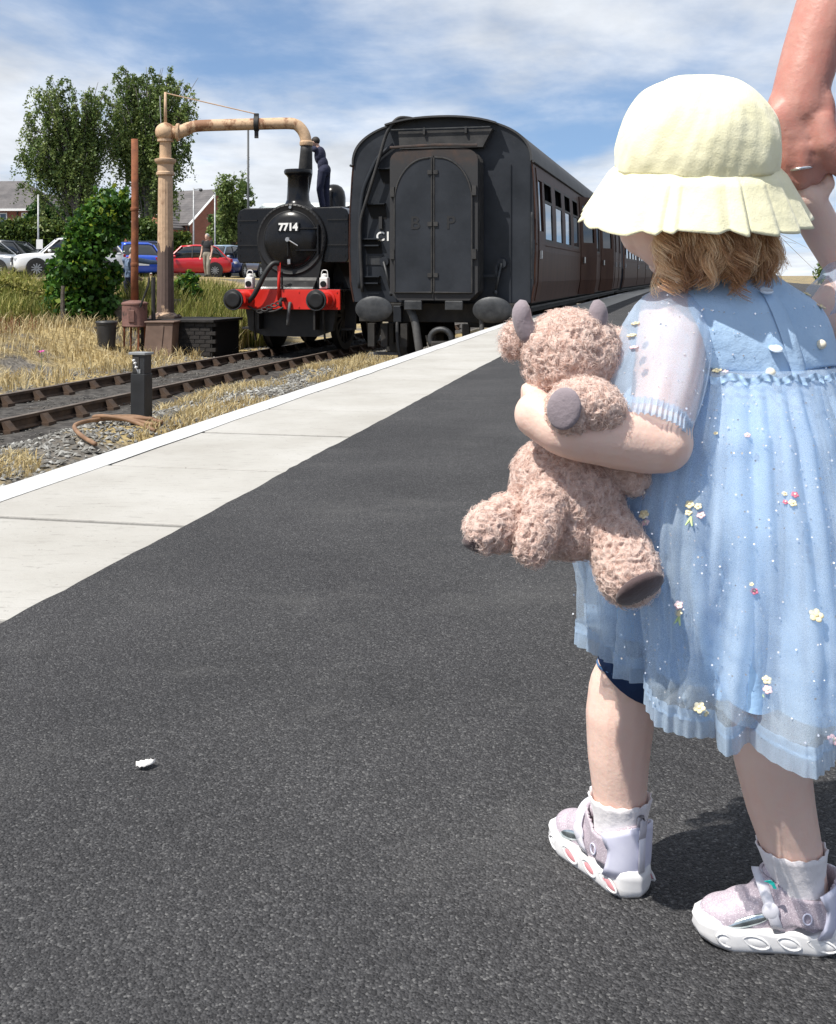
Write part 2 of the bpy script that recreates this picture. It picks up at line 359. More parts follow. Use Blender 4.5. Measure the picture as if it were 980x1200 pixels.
# ================================================================ ground
TH = math.atan(0.25); U = np.array([math.sin(TH), math.cos(TH)]); Vn = np.array([math.cos(TH), -math.sin(TH)])
LOCO0 = np.array([-2.82, 21.7]); COACH0 = np.array([0.195, 15.77]); RAIL = -0.935
def tlat(X, Y): return (X - LOCO0[0]) * Vn[0] + (Y - LOCO0[1]) * Vn[1]
def gz(X, Y):
    X = np.asarray(X, float); Y = np.asarray(Y, float); t = tlat(X, Y)
    z = -1.075 + 0.05 * np.sin(X * 1.7 + 0.6 * Y) * np.sin(Y * 1.1 - X) * (t < 7)
    z = z - 0.10 * (1 - sstep(1.15, 1.45, np.abs(t)))
    z = z + 0.20 * sstep(1.6, 2.3, t) * (1 - sstep(3.0, 3.7, t))          # cess between the two tracks
    up = 0.36 * sstep(2.7, 4.7, -t) + 0.64 * sstep(4.6, 12.5, -t)
    return z + up * 1.57
xs = np.unique(np.concatenate([np.linspace(-900, -60, 22), np.linspace(-60, -18, 43), np.linspace(-18, 8, 131), np.linspace(8, 60, 27), np.linspace(60, 900, 22)]))
ys = np.unique(np.concatenate([np.linspace(-300, -5, 14), np.linspace(-5, 6, 12), np.linspace(6, 40, 137), np.linspace(40, 110, 36), np.linspace(110, 1800, 30)]))
XX, YY = np.meshgrid(xs, ys); g = G(); g.grid(np.stack([XX, YY, gz(XX, YY)], -1).reshape(-1, 3), len(xs), len(ys))
tag(g.build('ground', 'ground', smooth=True), kind='structure')

# platform outline: straight near the camera, then following the train
def edge_x(D, off=0.0):                        # off = X distance inside the edge
    D = np.asarray(D, float); return np.where(D < 14.5, -1.903 + 0.211 * D, -1.903 + 0.211 * 14.5 + 0.25 * (D - 14.5)) + off
INN = 0.747
def ribbon(Ds, o0, o1, z):
    V = []
    for d in Ds: V += [(float(edge_x(d, o0)), d, z), (float(edge_x(d, o1)), d, z)]
    return V, [(2 * i, 2 * i + 1, 2 * i + 3, 2 * i + 2) for i in range(len(Ds) - 1)]
Ds = np.concatenate([np.linspace(-6, 14.5, 12), np.linspace(17, 150, 25)])
g = G()                                         # platform body: top sheet under slabs, front face and underside
A, Fa = ribbon(Ds, 0.03, 10, -0.06); k = len(Ds)
g.add(A, Fa)
B = [(float(edge_x(d, 0.03)), d, -0.06) for d in Ds] + [(float(edge_x(d, 0.06)), d, -1.3) for d in Ds]
g.add(B, [(i, i + 1, k + i + 1, k + i) for i in range(k - 1)])
MAT['platform_brick'] = mottled('platform_brick', (0.16, 0.09, 0.06), (0.26, 0.17, 0.13), 6, 0.9, bumpd=0.01, bscale=30)
platform = tag(g.build('platform', 'platform_brick'), kind='structure')
g = G(); Ds2 = np.concatenate([np.arange(-4, 14.5, 0.06), np.linspace(14.5, 150, 60)]); V = []
wob = np.cumsum(rng.normal(0, 0.004, len(Ds2))); wob -= np.convolve(wob, np.ones(40) / 40, 'same'); wob = np.clip(wob * .45, -0.005, 0.005) + rng.normal(0, .0012, len(wob))
for d, w_ in zip(Ds2, wob): V += [(float(edge_x(d, INN)) + w_, d, 0.0), (float(edge_x(d, 10)), d, 0.0)]
g.add(V, [(2 * i, 2 * i + 1, 2 * i + 3, 2 * i + 2) for i in range(len(Ds2) - 1)])
tag(g.build('asphalt', 'asphalt'), kind='structure')
D0 = 2.15 - 0.76 * 5
for i in range(120):
    a, b = D0 + 0.76 * i, D0 + 0.76 * (i + 1); gp = 0.012
    sl_ = 0.211 if a < 14 else 0.25
    def pt(d, o): return np.array([float(edge_x(d, o)), d - sl_ * o * 0.96, 0])
    q = [pt(a + gp, 0.0), pt(a + gp, INN + 0.04), pt(b - gp, INN + 0.04), pt(b - gp, 0.0)]
    for v in q: v[0] += -sl_ * 0  
    # slide the inner corners back onto the parallel inner line
    for v in q[1:3]: v[0] = float(edge_x(v[1], INN + 0.04))
    dz = float(np.clip(rng.normal(0, 0.0006), -.001, .001)); q = np.array(q)
    g = G(); top = q.copy(); top[:, 2] = -0.005 + dz + rng.normal(0, 0.0003, 4); bot = q.copy(); bot[:, 2] = -0.09
    g.add(np.concatenate([bot, top]), [(3, 2, 1, 0), (4, 5, 6, 7), (0, 1, 5, 4), (1, 2, 6, 5), (2, 3, 7, 6), (3, 0, 4, 7)])
    g.build('slab', 'slab', platform, bevel=0.004 if i < 40 else 0, seg=2, fix=False)
g = G(); Dz = np.concatenate([np.arange(-4, 14.5, 0.25), np.linspace(14.5, 150, 60)]); V = []
for d in Dz: V += [(float(edge_x(d, -0.006)), d, -0.05), (float(edge_x(d, -0.006)), d, -0.0018), (float(edge_x(d, 0.118)) + rng.normal(0, 0.0025), d, -0.0024)]
g.add(V, [(3 * i + j, 3 * i + j + 1, 3 * i + j + 4, 3 * i + j + 3) for i in range(len(Dz) - 1) for j in (0, 1)])
g.build('edge_line', 'edge_paint', platform)

# ================================================================ railway tracks
def track(name, label, org, y0, y1, zr, ground_in=True):
    t = thing(name, label, 'railway track', (org[0], org[1], zr), -TH)
    for sx in (-1, 1):
        x = sx * 0.7525
        prof = [(-0.065, -0.145), (0.065, -0.145), (0.065, -0.132), (0.012, -0.115), (0.012, -0.045), (0.034, -0.038), (0.034, -0.003), (-0.034, -0.003), (-0.034, -0.038), (-0.012, -0.045), (-0.012, -0.115), (-0.065, -0.132)]
        r = G().prism([(x + a, b) for a, b in prof], y0, y1).build('rail', 'rail_side', t)
        G().prism([(x - 0.033, -0.003), (x + 0.033, -0.003), (x + 0.028, 0.0), (x - 0.028, 0.0)], y0, y1).build('railhead', 'rail_head', r)
    sm = None; cm = None; n = int((y1 - y0) / 0.72)
    for i in range(n):
        y = y0 + 0.36 + i * 0.72
        if sm is None:
            s_ = G().box((0, 0, 0), (2.6, 0.25, 0.13)).build('sleeper', 'sleeper', t, bevel=0.01); sm = s_.data
        else:
            s_ = bpy.data.objects.new('sleeper', sm); COL.objects.link(s_); s_.parent = t
        s_.location = (0, y, -0.215)
        for sx in (-1, 1):
            if cm is None:
                c_ = G().box((0, 0, 0), (0.34, 0.16, 0.04)).prism([(-0.16, 0.02), (-0.07, 0.02), (-0.045, 0.11), (-0.07, 0.115)], -0.06, 0.06).prism([(0.16, 0.02), (0.07, 0.02), (0.045, 0.11), (0.07, 0.115)], -0.06, 0.06).build('chair', 'rail_side', s_); cm = c_.data
            else:
                c_ = bpy.data.objects.new('chair', cm); COL.objects.link(c_); c_.parent = s_
            c_.location = (sx * 0.7525, 0, 0.085 - 0.0)
    return t
track('railway_track', 'dark rusty railway track the steam engine stands on', LOCO0, -16, 14, RAIL)
track('railway_track', 'railway track along the platform under the dark coaches', COACH0, -13, 60, RAIL)
# black ash between the rails of the engine's line
g = G(); ay = np.linspace(-16, 20, 90); ax = np.linspace(-1.35, 1.35, 16); AX, AY = np.meshgrid(ax, ay)
AZ = RAIL - 0.145 + 0.018 * np.sin(AX * 7 + AY * 3.1) * np.sin(AY * 5.3 - AX * 2) + rng.normal(0, 0.008, AX.shape)
PX = LOCO0[0] + AX * Vn[0] + AY * U[0]; PY = LOCO0[1] + AX * Vn[1] + AY * U[1]
g.grid(np.stack([PX, PY, AZ], -1).reshape(-1, 3), len(ax), len(ay)); tag(g.build('track_bed', 'track_dirt', smooth=True), kind='structure')

# ---------------------------------------------------------------- loose ballast
def stones(name, label, X, Y, size, tone, lift=0.0):
    n = len(X); base = np.array([[1, 0, 0], [-1, 0, 0], [0, 1, 0], [0, -1, 0], [0, 0, 1], [0, 0, -1.]])
    F8 = np.array([[0, 2, 4], [2, 1, 4], [1, 3, 4], [3, 0, 4], [2, 0, 5], [1, 2, 5], [3, 1, 5], [0, 3, 5]])
    V = base[None] * (1 + rng.uniform(-0.35, 0.35, (n, 6, 1))) * (size[:, None, None] * np.array([1, 0.8, 0.55]))
    a = rng.uniform(0, 6.28, n); c, s = np.cos(a), np.sin(a); tl = rng.normal(0, 0.4, n)
    x = V[..., 0] * c[:, None] - V[..., 1] * s[:, None]; y = V[..., 0] * s[:, None] + V[..., 1] * c[:, None]; z = V[..., 2] + x * tl[:, None]
    V = np.stack([x + X[:, None], y + Y[:, None], z + (gz(X, Y) + lift + size * 0.2)[:, None]], -1)
    T = V[:, F8].reshape(-1, 3); o = big(name, T, 3, 'stone_grey', tone=np.repeat(tone, 24))
    return tag(o, label, 'ballast', kind='stuff')
def scatter(n, x0, x1, y0, y1, cond):
    X, Y = [], []; c = 0
    while c < n:
        a = rng.uniform(x0, x1, n * 3); b = rng.uniform(y0, y1, n * 3); k = cond(a, b); X.append(a[k]); Y.append(b[k]); c += k.sum()
    return np.concatenate(X)[:n], np.concatenate(Y)[:n]
def blotch(X, Y, s=1.0, ph=0.0): return np.sin(X * 1.3 * s + ph) * np.sin(Y * 0.9 * s + 1.7 * ph) + 0.6 * np.sin(X * 2.9 * s - Y * 2.1 * s + ph)
X, Y = scatter(14000, -6.5, 1, 7.5, 24, lambda a, b: (tlat(a, b) > 0.95) & (tlat(a, b) < 3.9))
stones('ballast', 'loose grey ballast stones between the tracks', X, Y, rng.uniform(0.014, 0.04, len(X)), np.clip(rng.beta(2, 2, len(X)) + 0.15 * np.sin(X * 2) * np.sin(Y), 0, 1))
X, Y = scatter(5000, -12, 1, 10, 30, lambda a, b: np.abs(tlat(a, b)) < 1.3)
stones('ash_clinker', 'dark ash and clinker lumps between the rails', X, Y, rng.uniform(0.008, 0.022, len(X)), rng.uniform(0.0, 0.45, len(X)), 0.085)
X, Y = scatter(2500, -9, 1, 12, 28, lambda a, b: (tlat(a, b) < -1.0) & (tlat(a, b) > -2.6))
stones('ballast', 'grey stones along the bank foot beside the water crane', X, Y, rng.uniform(0.012, 0.035, len(X)), rng.uniform(0.1, 0.8, len(X)))

# ---------------------------------------------------------------- grass
def blades(X, Y, h, w, lean, tone, name, label, mat, cat='grass', kind='stuff', z=None):
    n = len(X); a = rng.uniform(0, 6.28, n); d = np.stack([np.cos(a), np.sin(a), np.zeros(n)], 1)
    la = rng.uniform(0, 6.28, n); L = np.stack([np.cos(la), np.sin(la), np.zeros(n)], 1) * (lean * rng.uniform(0.2, 1.3, n))[:, None]
    b = np.stack([X, Y, (gz(X, Y) if z is None else z) - 0.02], 1); up = np.array([0, 0, 1.0])
    w = w[:, None] * d; m = b + 0.55 * h[:, None] * up + 0.3 * L * h[:, None]; t = b + h[:, None] * up * (1 - 0.25 * np.minimum(1, lean))[:, None] + L * h[:, None]
    T = np.stack([b - w, b + w, m + 0.8 * w, b - w, m + 0.8 * w, m - 0.8 * w, m - 0.8 * w, m + 0.8 * w, t], 1).reshape(-1, 3)
    return tag(big(name, T, 3, mat, tone=np.repeat(tone, 9)), label, cat, kind=kind)
# strip beside the platform
X, Y = scatter(9500, -6, 2, 8.5, 20, lambda a, b: (tlat(a, b) > 1.9) & (tlat(a, b) < 3.7) & (blotch(a, b, 1.0, 0.4) > -0.35 + 1.6 * ((b < 12.2) & (a < -2.55))) & (a < edge_x(b, 0) - 0.1))
h = rng.uniform(0.05, 0.17, len(X)); blades(X, Y, h, h * 0.022 + 0.003, rng.uniform(0.3, 1.1, len(X)), rng.beta(3, 2, len(X)), 'dry_grass', 'dry straw coloured grass strip between the tracks', 'straw')
# patch by the corner of the platform
X, Y = scatter(2600, -4.4, -2.6, 7.6, 9.4, lambda a, b: ((a + 3.55) / 0.75) ** 2 + ((b - 8.45) / 0.75) ** 2 < 1 + 0.3 * np.sin(9 * a))
h = rng.uniform(0.04, 0.14, len(X)); blades(X, Y, h, h * 0.03 + 0.002, rng.uniform(0.5, 1.4, len(X)), rng.beta(3, 2, len(X)), 'dry_grass', 'small dry grass patch on the ballast beside the platform edge', 'straw')
# bank
X, Y = scatter(30000, -22, -4, 13, 42, lambda a, b: (tlat(a, b) < -1.5) & (tlat(a, b) > -10) & (blotch(a, b, 0.8, 2.0) > -0.9))
h = rng.uniform(0.08, 0.34, len(X)) * (1 + 0.5 * sstep(4, 6, -tlat(X, Y))); blades(X, Y, h, h * 0.02 + 0.004, rng.uniform(0.3, 1.0, len(X)), rng.beta(3, 2, len(X)), 'dry_grass', 'dry yellow grass covering the bank left of the engine', 'straw')
# green and yellow weeds: left bank and behind the water crane
wl_ = lambda a, b: (((a + 10.3) / 2.6) ** 2 + ((b - 25.5) / 4.2) ** 2 < 1)
X, Y = scatter(9000, -15, -7, 19, 32, wl_)
h = rng.uniform(0.25, 0.85, len(X)); blades(X, Y, h, h * 0.012 + 0.008, rng.uniform(0.15, 0.7, len(X)), rng.beta(2, 1.8, len(X)), 'tall_weeds', 'tall green yellow weeds on the bank beside the ivy', 'weed', 'weeds')
X, Y = scatter(13000, -8, -2, 24, 34, lambda a, b: (((a + 5.3) / 1.9) ** 2 + ((b - 27.6) / 3.2) ** 2 < 1) & (tlat(a, b) < -1.7))
h = rng.uniform(0.35, 1.25, len(X)); blades(X, Y, h, h * 0.012 + 0.007, rng.uniform(0.15, 0.6, len(X)), rng.beta(1.6, 1.8, len(X)), 'tall_weeds', 'tall green and straw weeds behind the water crane plinth', 'weed', 'weeds')
X, Y = scatter(6000, -8, -2, 24, 33, lambda a, b: (((a + 5.2) / 1.8) ** 2 + ((b - 27.6) / 3.2) ** 2 < 1) & (tlat(a, b) < -1.7))
h = rng.uniform(0.4, 1.0, len(X)); blades(X, Y, h, h * 0.008 + 0.005, rng.uniform(0.15, 0.6, len(X)), rng.beta(3, 2, len(X)), 'dry_grass', 'tall dry stalks among the weeds behind the plinth', 'straw')
X, Y = scatter(160, -9, -7.6, 20, 22.5, lambda a, b: tlat(a, b) < -1.6)
h = rng.uniform(0.2, 0.5, len(X)); blades(X, Y, h, h * 0.012 + 0.004, rng.uniform(0.2, 0.6, len(X)), rng.uniform(0, 1, len(X)), 'dock_stalks', 'reddish brown dock stalks on the dry bank', 'reddock', 'weeds')
# pink flower on the bank
fp = P(48, 413, 18.6); fp[2] = float(gz(fp[0], fp[1])); MAT['pink_petal'] = M_('pink_petal', (0.55, 0.08, 0.30), 0.6); MAT['stem'] = M_('stem', (0.12, 0.17, 0.04), 0.7)
t = thing('wild_flower', 'small magenta wild flower in the dry grass bank', 'flower', fp)
top = CAMH - (413 - HOR) / FPX * 18.6 - fp[2]
G().tube([(0, 0, -0.02), (0.01, 0, top * 0.6), (0, 0, top)], 0.004, 5).build('stem', 'stem', t)
for i in range(9):
    a = i * 0.7; c, s = math.cos(a), math.sin(a); r0 = rng.uniform(0.03, 0.075)
    G().add([(0, 0, top), (r0 * c - 0.02 * s, r0 * s + 0.02 * c, top + 0.03), (1.3 * r0 * c, 1.3 * r0 * s, top + rng.uniform(-0.03, 0.05)), (r0 * c + 0.02 * s, r0 * s - 0.02 * c, top + 0.02)], [(0, 1, 2, 3)]).build('petal', 'pink_petal', t, solid=0.002)

# ================================================================ foliage
def leaf_cloud(Pc, N, size, tone, name, mat, parent, droop=0.0, aspect=0.6):
    """N leaf faces at points Pc (n,3) as diamonds"""
    n = len(Pc); d = rng.normal(size=(n, 3)); d[:, 2] -= droop; d /= np.linalg.norm(d, axis=1)[:, None]
    e = np.cross(d, rng.normal(size=(n, 3))); e /= np.maximum(1e-6, np.linalg.norm(e, axis=1))[:, None]
    nn = np.cross(d, e); s = size[:, None]
    V = np.stack([Pc - d * s, Pc + e * s * aspect + nn * s * 0.12, Pc + d * s, Pc - e * s * aspect + nn * s * 0.12], 1)
    return big(name, V.reshape(-1, 3), 4, mat, parent, tone=np.repeat(tone, 4))
def tree(name, label, base, H, crown, nleaf, leafsize, mat, bark='bark', droop=1.2, limbs=12, seed=1, group=None, trunk_r=0.16, lean=(0, 0)):
    """crown: list of ellipsoids (dx,dy,z,rx,ry,rz) relative to the base"""
    r = np.random.default_rng(seed); t = thing(name, label, 'tree', base, 0, group)
    g = G(); top = np.array([lean[0], lean[1], H * 0.82]); k = 9
    tr = np.array([top * (i / (k - 1)) + np.array([0.12 * math.sin(i * 1.3 + seed), 0.1 * math.cos(i * 1.1), 0]) * (i > 0) for i in range(k)])
    tr[0] = (0, 0, -0.3); g.tube(tr, np.linspace(trunk_r, trunk_r * 0.2, k), 9); pts = []
    vol = np.array([c[3] * c[4] * c[5] for c in crown]); vol = vol / vol.sum()
    for ci, c in enumerate(crown):
        nb = max(3, int(limbs * vol[ci] * 2.2))
        for b in range(nb):
            q = r.normal(size=3); q /= np.linalg.norm(q); q *= r.uniform(0.45, 1.0)
            tip = np.array(c[:3]) + q * np.array(c[3:]); st = tr[min(k - 1, max(2, int((tip[2] / H) * k * 0.62)))]
            mid = st * 0.45 + tip * 0.55 + np.array([0, 0, 0.12 * H * 0.5]); ts = np.linspace(0, 1, 8)[:, None]
            path = (1 - ts) ** 2 * st + 2 * ts * (1 - ts) * mid + ts ** 2 * tip
            g.tube(path, np.linspace(trunk_r * 0.22, 0.010, 8), 4)
            for w_ in range(5):                                          # hanging twigs
                o = path[r.integers(3, 8)]; q2 = r.normal(size=3) * np.array([1, 1, 0.4]); q2 /= np.linalg.norm(q2); ln = r.uniform(0.4, 1.15) * c[5] * 0.58
                tt = np.linspace(0, 1, 7)[:, None]; tw = o + q2 * ln * 0.75 * tt + np.array([0, 0, -1]) * droop * ln * tt ** 2 * 0.9
                pts.append(tw)
    per = max(4, nleaf // max(1, len(pts))); out = []; tn = []
    for tw in pts:
        a = r.uniform(0.0, 6, per); i0 = np.minimum(5, a.astype(int)); f = (a - i0)[:, None]
        p = tw[i0] * (1 - f) + tw[i0 + 1] * f + r.normal(0, leafsize * 0.9, (per, 3)); out.append(p)
        tn.append(np.clip(r.normal(0.5, 0.2) + r.normal(0, 0.16, per), 0, 1))
    g.build('trunk', bark, t, True, fix=False)
    Pc = np.concatenate(out); leaf_cloud(Pc, 0, r.uniform(0.6, 1.2, len(Pc)) * leafsize, np.concatenate(tn), 'crown', mat, t, droop=0.5); return t
bz = 0.5
def base(px, D, z=bz):
    p = P(px, 322, D); p[2] = z; return p
def pxr(v, D): return v / FPX * D
Dt = 60.0; s = Dt / FPX
def ce(x, y, rx, ry, bx, Dd=60.0):                                       # crown ellipse from photo pixels
    q = Dd / FPX; return ((x - bx) * q, rng.uniform(-0.6, 0.6), CAMH + (HOR - y) * q - bz, rx * q, rx * q * 0.9, ry * q)
tree('birch_tree', 'tall birch with a broad rounded crown behind the water crane', base(172, 60), 12.3,
     [ce(130, 155, 20, 38, 172), ce(172, 108, 48, 40, 172), ce(205, 115, 36, 40, 172), ce(150, 120, 32, 42, 172), ce(170, 160, 42, 36, 172), ce(205, 165, 26, 40, 172), ce(185, 205, 34, 32, 172)], 62000, 0.082, 'birch_leaf', 'birch_bark', 1.7, 95, 3, trunk_r=0.22)
tree('birch_tree', 'birch with an open drooping crown beside the taller birch', base(92, 58), 11.0,
     [ce(126, 150, 20, 36, 92, 58), ce(75, 112, 40, 28, 92, 58), ce(112, 118, 24, 30, 92, 58), ce(45, 145, 28, 40, 92, 58), ce(92, 140, 30, 40, 92, 58), ce(62, 175, 34, 26, 92, 58), ce(38, 196, 18, 32, 92, 58), ce(100, 185, 24, 30, 92, 58)], 42000, 0.082, 'birch_leaf', 'birch_bark', 1.9, 75, 8, trunk_r=0.18)
tree('young_tree', 'small loose green tree between the brick house and the engine', base(272, 72), 7.6,
     [ce(272, 222, 20, 28, 272, 72), ce(270, 255, 26, 24, 272, 72), ce(285, 245, 18, 30, 272, 72)], 16000, 0.11, 'birch_leaf', 'bark', 0.9, 34, 5, trunk_r=0.1)
tree('garden_tree', 'small bushy garden tree in front of the gabled house', base(92, 66), 4.0,
     [ce(95, 238, 16, 20, 92, 66), ce(90, 255, 18, 14, 92, 66)], 5000, 0.10, 'hedge_leaf', 'bark', 0.8, 10, 6, trunk_r=0.08)
def bush(name, label, base_, lobes, nleaf, leafsize, mat, core=0.72, cat='bush', seed=1, group=None, tone0=0.45, stem=True):
    """lobes (x,y,z,rx,ry,rz) in world coordinates; leaves lie on and just under the lobes, over a dark twig core"""
    r = np.random.default_rng(seed); t = thing(name, label, cat, base_, 0, group); b = np.asarray(base_); g = G(); P_, T_ = [], []
    L = np.array(lobes)
    if cat == 'ivy': L[:, 3:] *= .88
    ar = (L[:, 3] * L[:, 5]); ar = ar / ar.sum(); C = L[:, :3] - b
    for c, rr, a in zip(C, L[:, 3:], ar):
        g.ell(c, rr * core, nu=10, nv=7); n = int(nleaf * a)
        q = r.normal(size=(n, 3)); q /= np.linalg.norm(q, axis=1)[:, None]
        lum = 1 + 0.16 * np.sin(q[:, 0] * 6 + c[0] * 3) * np.sin(q[:, 1] * 5 + 1) + 0.14 * np.sin(q[:, 2] * 7 + c[2] * 5)
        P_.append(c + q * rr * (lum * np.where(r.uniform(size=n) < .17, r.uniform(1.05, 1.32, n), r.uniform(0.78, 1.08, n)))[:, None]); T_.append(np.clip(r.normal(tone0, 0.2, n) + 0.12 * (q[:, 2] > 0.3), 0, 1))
    if stem: g.tube([(0, 0, -0.1), C.mean(0)], 0.12, 7)
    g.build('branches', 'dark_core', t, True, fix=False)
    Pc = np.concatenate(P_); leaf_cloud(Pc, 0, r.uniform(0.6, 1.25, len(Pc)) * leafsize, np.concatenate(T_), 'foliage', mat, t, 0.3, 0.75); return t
def lob(x, y, rx, ry, D, dy=0.0, k=0.9):
    p = P(x, y, D + dy); q = (D + dy) / FPX; return (p[0], p[1], p[2], rx * q, rx * q * k, ry * q)
D = 25.0; b0 = P(100, 322, D); b0[2] = float(gz(b0[0], b0[1]))
bush('ivy_bush', 'dense dark ivy climbing a leaning stump beside the rusty flue pipe', b0,
     [lob(100, 375, 34, 32, D), lob(78, 350, 28, 34, D, -0.4), lob(115, 345, 24, 36, D), lob(88, 318, 30, 28, D, -0.3), lob(72, 372, 24, 30, D, -0.6), lob(100, 292, 28, 26, D, -0.2), lob(118, 268, 26, 28, D), lob(126, 244, 22, 24, D, 0.1), lob(108, 258, 20, 22, D), lob(140, 255, 14, 26, D, 0.2), lob(95, 272, 18, 18, D, -0.3), lob(146, 236, 9, 14, D), lob(60, 385, 14, 16, D, -0.7), lob(84, 296, 16, 14, D, -0.5), lob(135, 320, 8, 16, D)], 12500, 0.070, 'ivy_leaf', 0.70, 'ivy', 11, tone0=0.58)
D = 62.0; b0 = P(30, 300, D); b0[2] = bz
bush('hedge', 'long clipped green hedge behind the parked cars', b0, [lob(x, 272 + 2 * math.sin(x), 15, 14, D, 0, 0.7) for x in range(-30, 80, 12)] + [lob(x, 282, 15, 16, D, 0.2, 0.7) for x in range(-30, 80, 12)], 9000, 0.10, 'hedge_leaf', 0.85, 'hedge', 12, tone0=0.55, stem=False)
D = 64.0; b0 = P(62, 300, D); b0[2] = bz
bush('laurel_bush', 'dark green bush standing above the hedge', b0, [lob(50, 248, 14, 14, D), lob(64, 256, 13, 12, D), lob(42, 258, 10, 10, D)], 3500, 0.10, 'ivy_leaf', 0.8, 'bush', 13, tone0=0.3)
D = 60.0; b0 = P(212, 300, D); b0[2] = bz
bush('shrub', 'bright green shrub in front of the brick house window', b0, [lob(212, 284, 12, 11, D), lob(205, 292, 12, 10, D)], 2500, 0.09, 'hedge_leaf', 0.8, 'bush', 14, tone0=0.55)
bush('shrub', 'olive shrub between the flue pipe and the crane column', P(172, 300, 58) * np.array([1, 1, 0]) + np.array([0, 0, bz]), [lob(170, 275, 14, 20, 58), lob(180, 285, 10, 16, 58), lob(158, 282, 9, 14, 58)], 3000, 0.09, 'hedge_leaf', 0.8, 'bush', 15, tone0=0.35)
D = 27.0; b0 = P(222, 380, D); b0[2] = float(gz(b0[0], b0[1]))
bush('leafy_weed', 'low leafy green plant behind the crane column', b0, [lob(212, 340, 9, 15, D), lob(222, 332, 10, 14, D, 0.3), lob(228, 345, 8, 12, D)], 900, 0.06, 'ivy_leaf', 0.6, 'weeds', 16, tone0=0.55)
for i, (x, y, rr) in enumerate(((8, 342, 16), (30, 348, 15), (50, 352, 12), (20, 365, 16))):
    Dw = 25.5; b0 = P(x, 322, Dw); b0[2] = float(gz(b0[0], b0[1]))
    bush('bramble', ['yellow green bramble at the far end of the bank weeds', 'bramble with bright tips beside the wooden stake', 'small bramble against the foot of the ivy', 'low bramble on the dry bank below the taller ones'][i], b0, [lob(x, y, rr, rr * 1.05, Dw), lob(x + 5, y + 8, rr, rr * 0.8, Dw)], 1000, 0.055, 'weed', 0.55, 'bush', 20 + i, 'brambles on the bank', 0.55)
tree('garden_tree', 'dark tree showing between the brick house and the young tree', base(258, 78), 4.6, [ce(262, 262, 16, 24, 258, 78)], 4000, 0.11, 'ivy_leaf', 'bark', 0.5, 8, 9, trunk_r=0.09)

# trees on the far side of the platform
for i in range(7):
    Dq = 18 + i * 19 + rng.uniform(-3, 3); xq = float(edge_x(Dq, 17)) + rng.uniform(-1, 2); hq = rng.uniform(3.6, 4.8)
    tree('lineside_tree', 'bushy green tree in the line behind the platform', (xq, Dq, -1.0), hq,
         [(0, 0, hq * .62, hq * .34, hq * .34, hq * .36), (rng.uniform(-1, 1), 1.0, hq * .40, hq * .36, hq * .34, hq * .28), (rng.uniform(-1, 1), -1.5, hq * .45, hq * .3, hq * .3, hq * .3)], 5000, 0.20, ['hedge_leaf', 'ivy_leaf', 'birch_leaf'][i % 3], 'bark', 0.7, 26, 40 + i, 'trees behind the platform')
# ================================================================ houses
def mat_brick(name, c1, c2, mortar):
    m = M_(name, c1, 0.85, spec=0.25); ns, ls, b = nodes(m); t = ns.new('ShaderNodeTexCoord'); sp = ns.new('ShaderNodeSeparateXYZ'); ls.new(t.outputs['Object'], sp.inputs[0])
    cb = ns.new('ShaderNodeCombineXYZ'); ls.new(vmath(m, 'ADD', sp.outputs[0], sp.outputs[1]), cb.inputs[0]); ls.new(sp.outputs[2], cb.inputs[1])
    br = ns.new('ShaderNodeTexBrick'); br.inputs['Scale'].default_value = 1.0; br.inputs['Brick Width'].default_value = 0.225; br.inputs['Row Height'].default_value = 0.075
    br.inputs['Mortar Size'].default_value = 0.008; br.inputs['Color1'].default_value = (*c1, 1); br.inputs['Color2'].default_value = (*c2, 1); br.inputs['Mortar'].default_value = (*mortar, 1)
    ls.new(cb.outputs[0], br.inputs[0]); f = noise(m, 0.6, 4); basecol(m, mixc(m, 1.0, br.outputs[0], ramp(m, f, [(0.3, (0.8, 0.8, 0.8)), (0.7, (1.1, 1.1, 1.1))]), 'MULTIPLY')); return m
MAT['brick_red'] = mat_brick('red_brick', (0.24, 0.065, 0.040), (0.33, 0.10, 0.06), (0.30, 0.24, 0.20))
MAT['brick_orange'] = mat_brick('orange_brick', (0.34, 0.12, 0.06), (0.42, 0.16, 0.085), (0.36, 0.28, 0.22))
def mat_tile(name, c1, c2):
    m = mottled(name, c1, c2, 1.2, 0.8); ns, ls, b = nodes(m); t = ns.new('ShaderNodeTexCoord'); w = ns.new('ShaderNodeTexWave'); w.bands_direction = 'Z'; w.inputs['Scale'].default_value = 1.6; w.inputs['Distortion'].default_value = 0.4
    ls.new(t.outputs['Object'], w.inputs[0]); bump(m, w.outputs[1], 0.8, 0.05); return m
MAT['roof_tile'] = mat_tile('roof_tile', (0.075, 0.07, 0.072), (0.13, 0.12, 0.12))
MAT['white_upvc'] = M_('white_upvc', (0.78, 0.78, 0.77), 0.4)
MAT['glass_dark'] = M_('window_glass', (0.02, 0.025, 0.03), 0.05, spec=0.8)
MAT['gutter'] = M_('gutter', (0.03, 0.03, 0.03), 0.5)
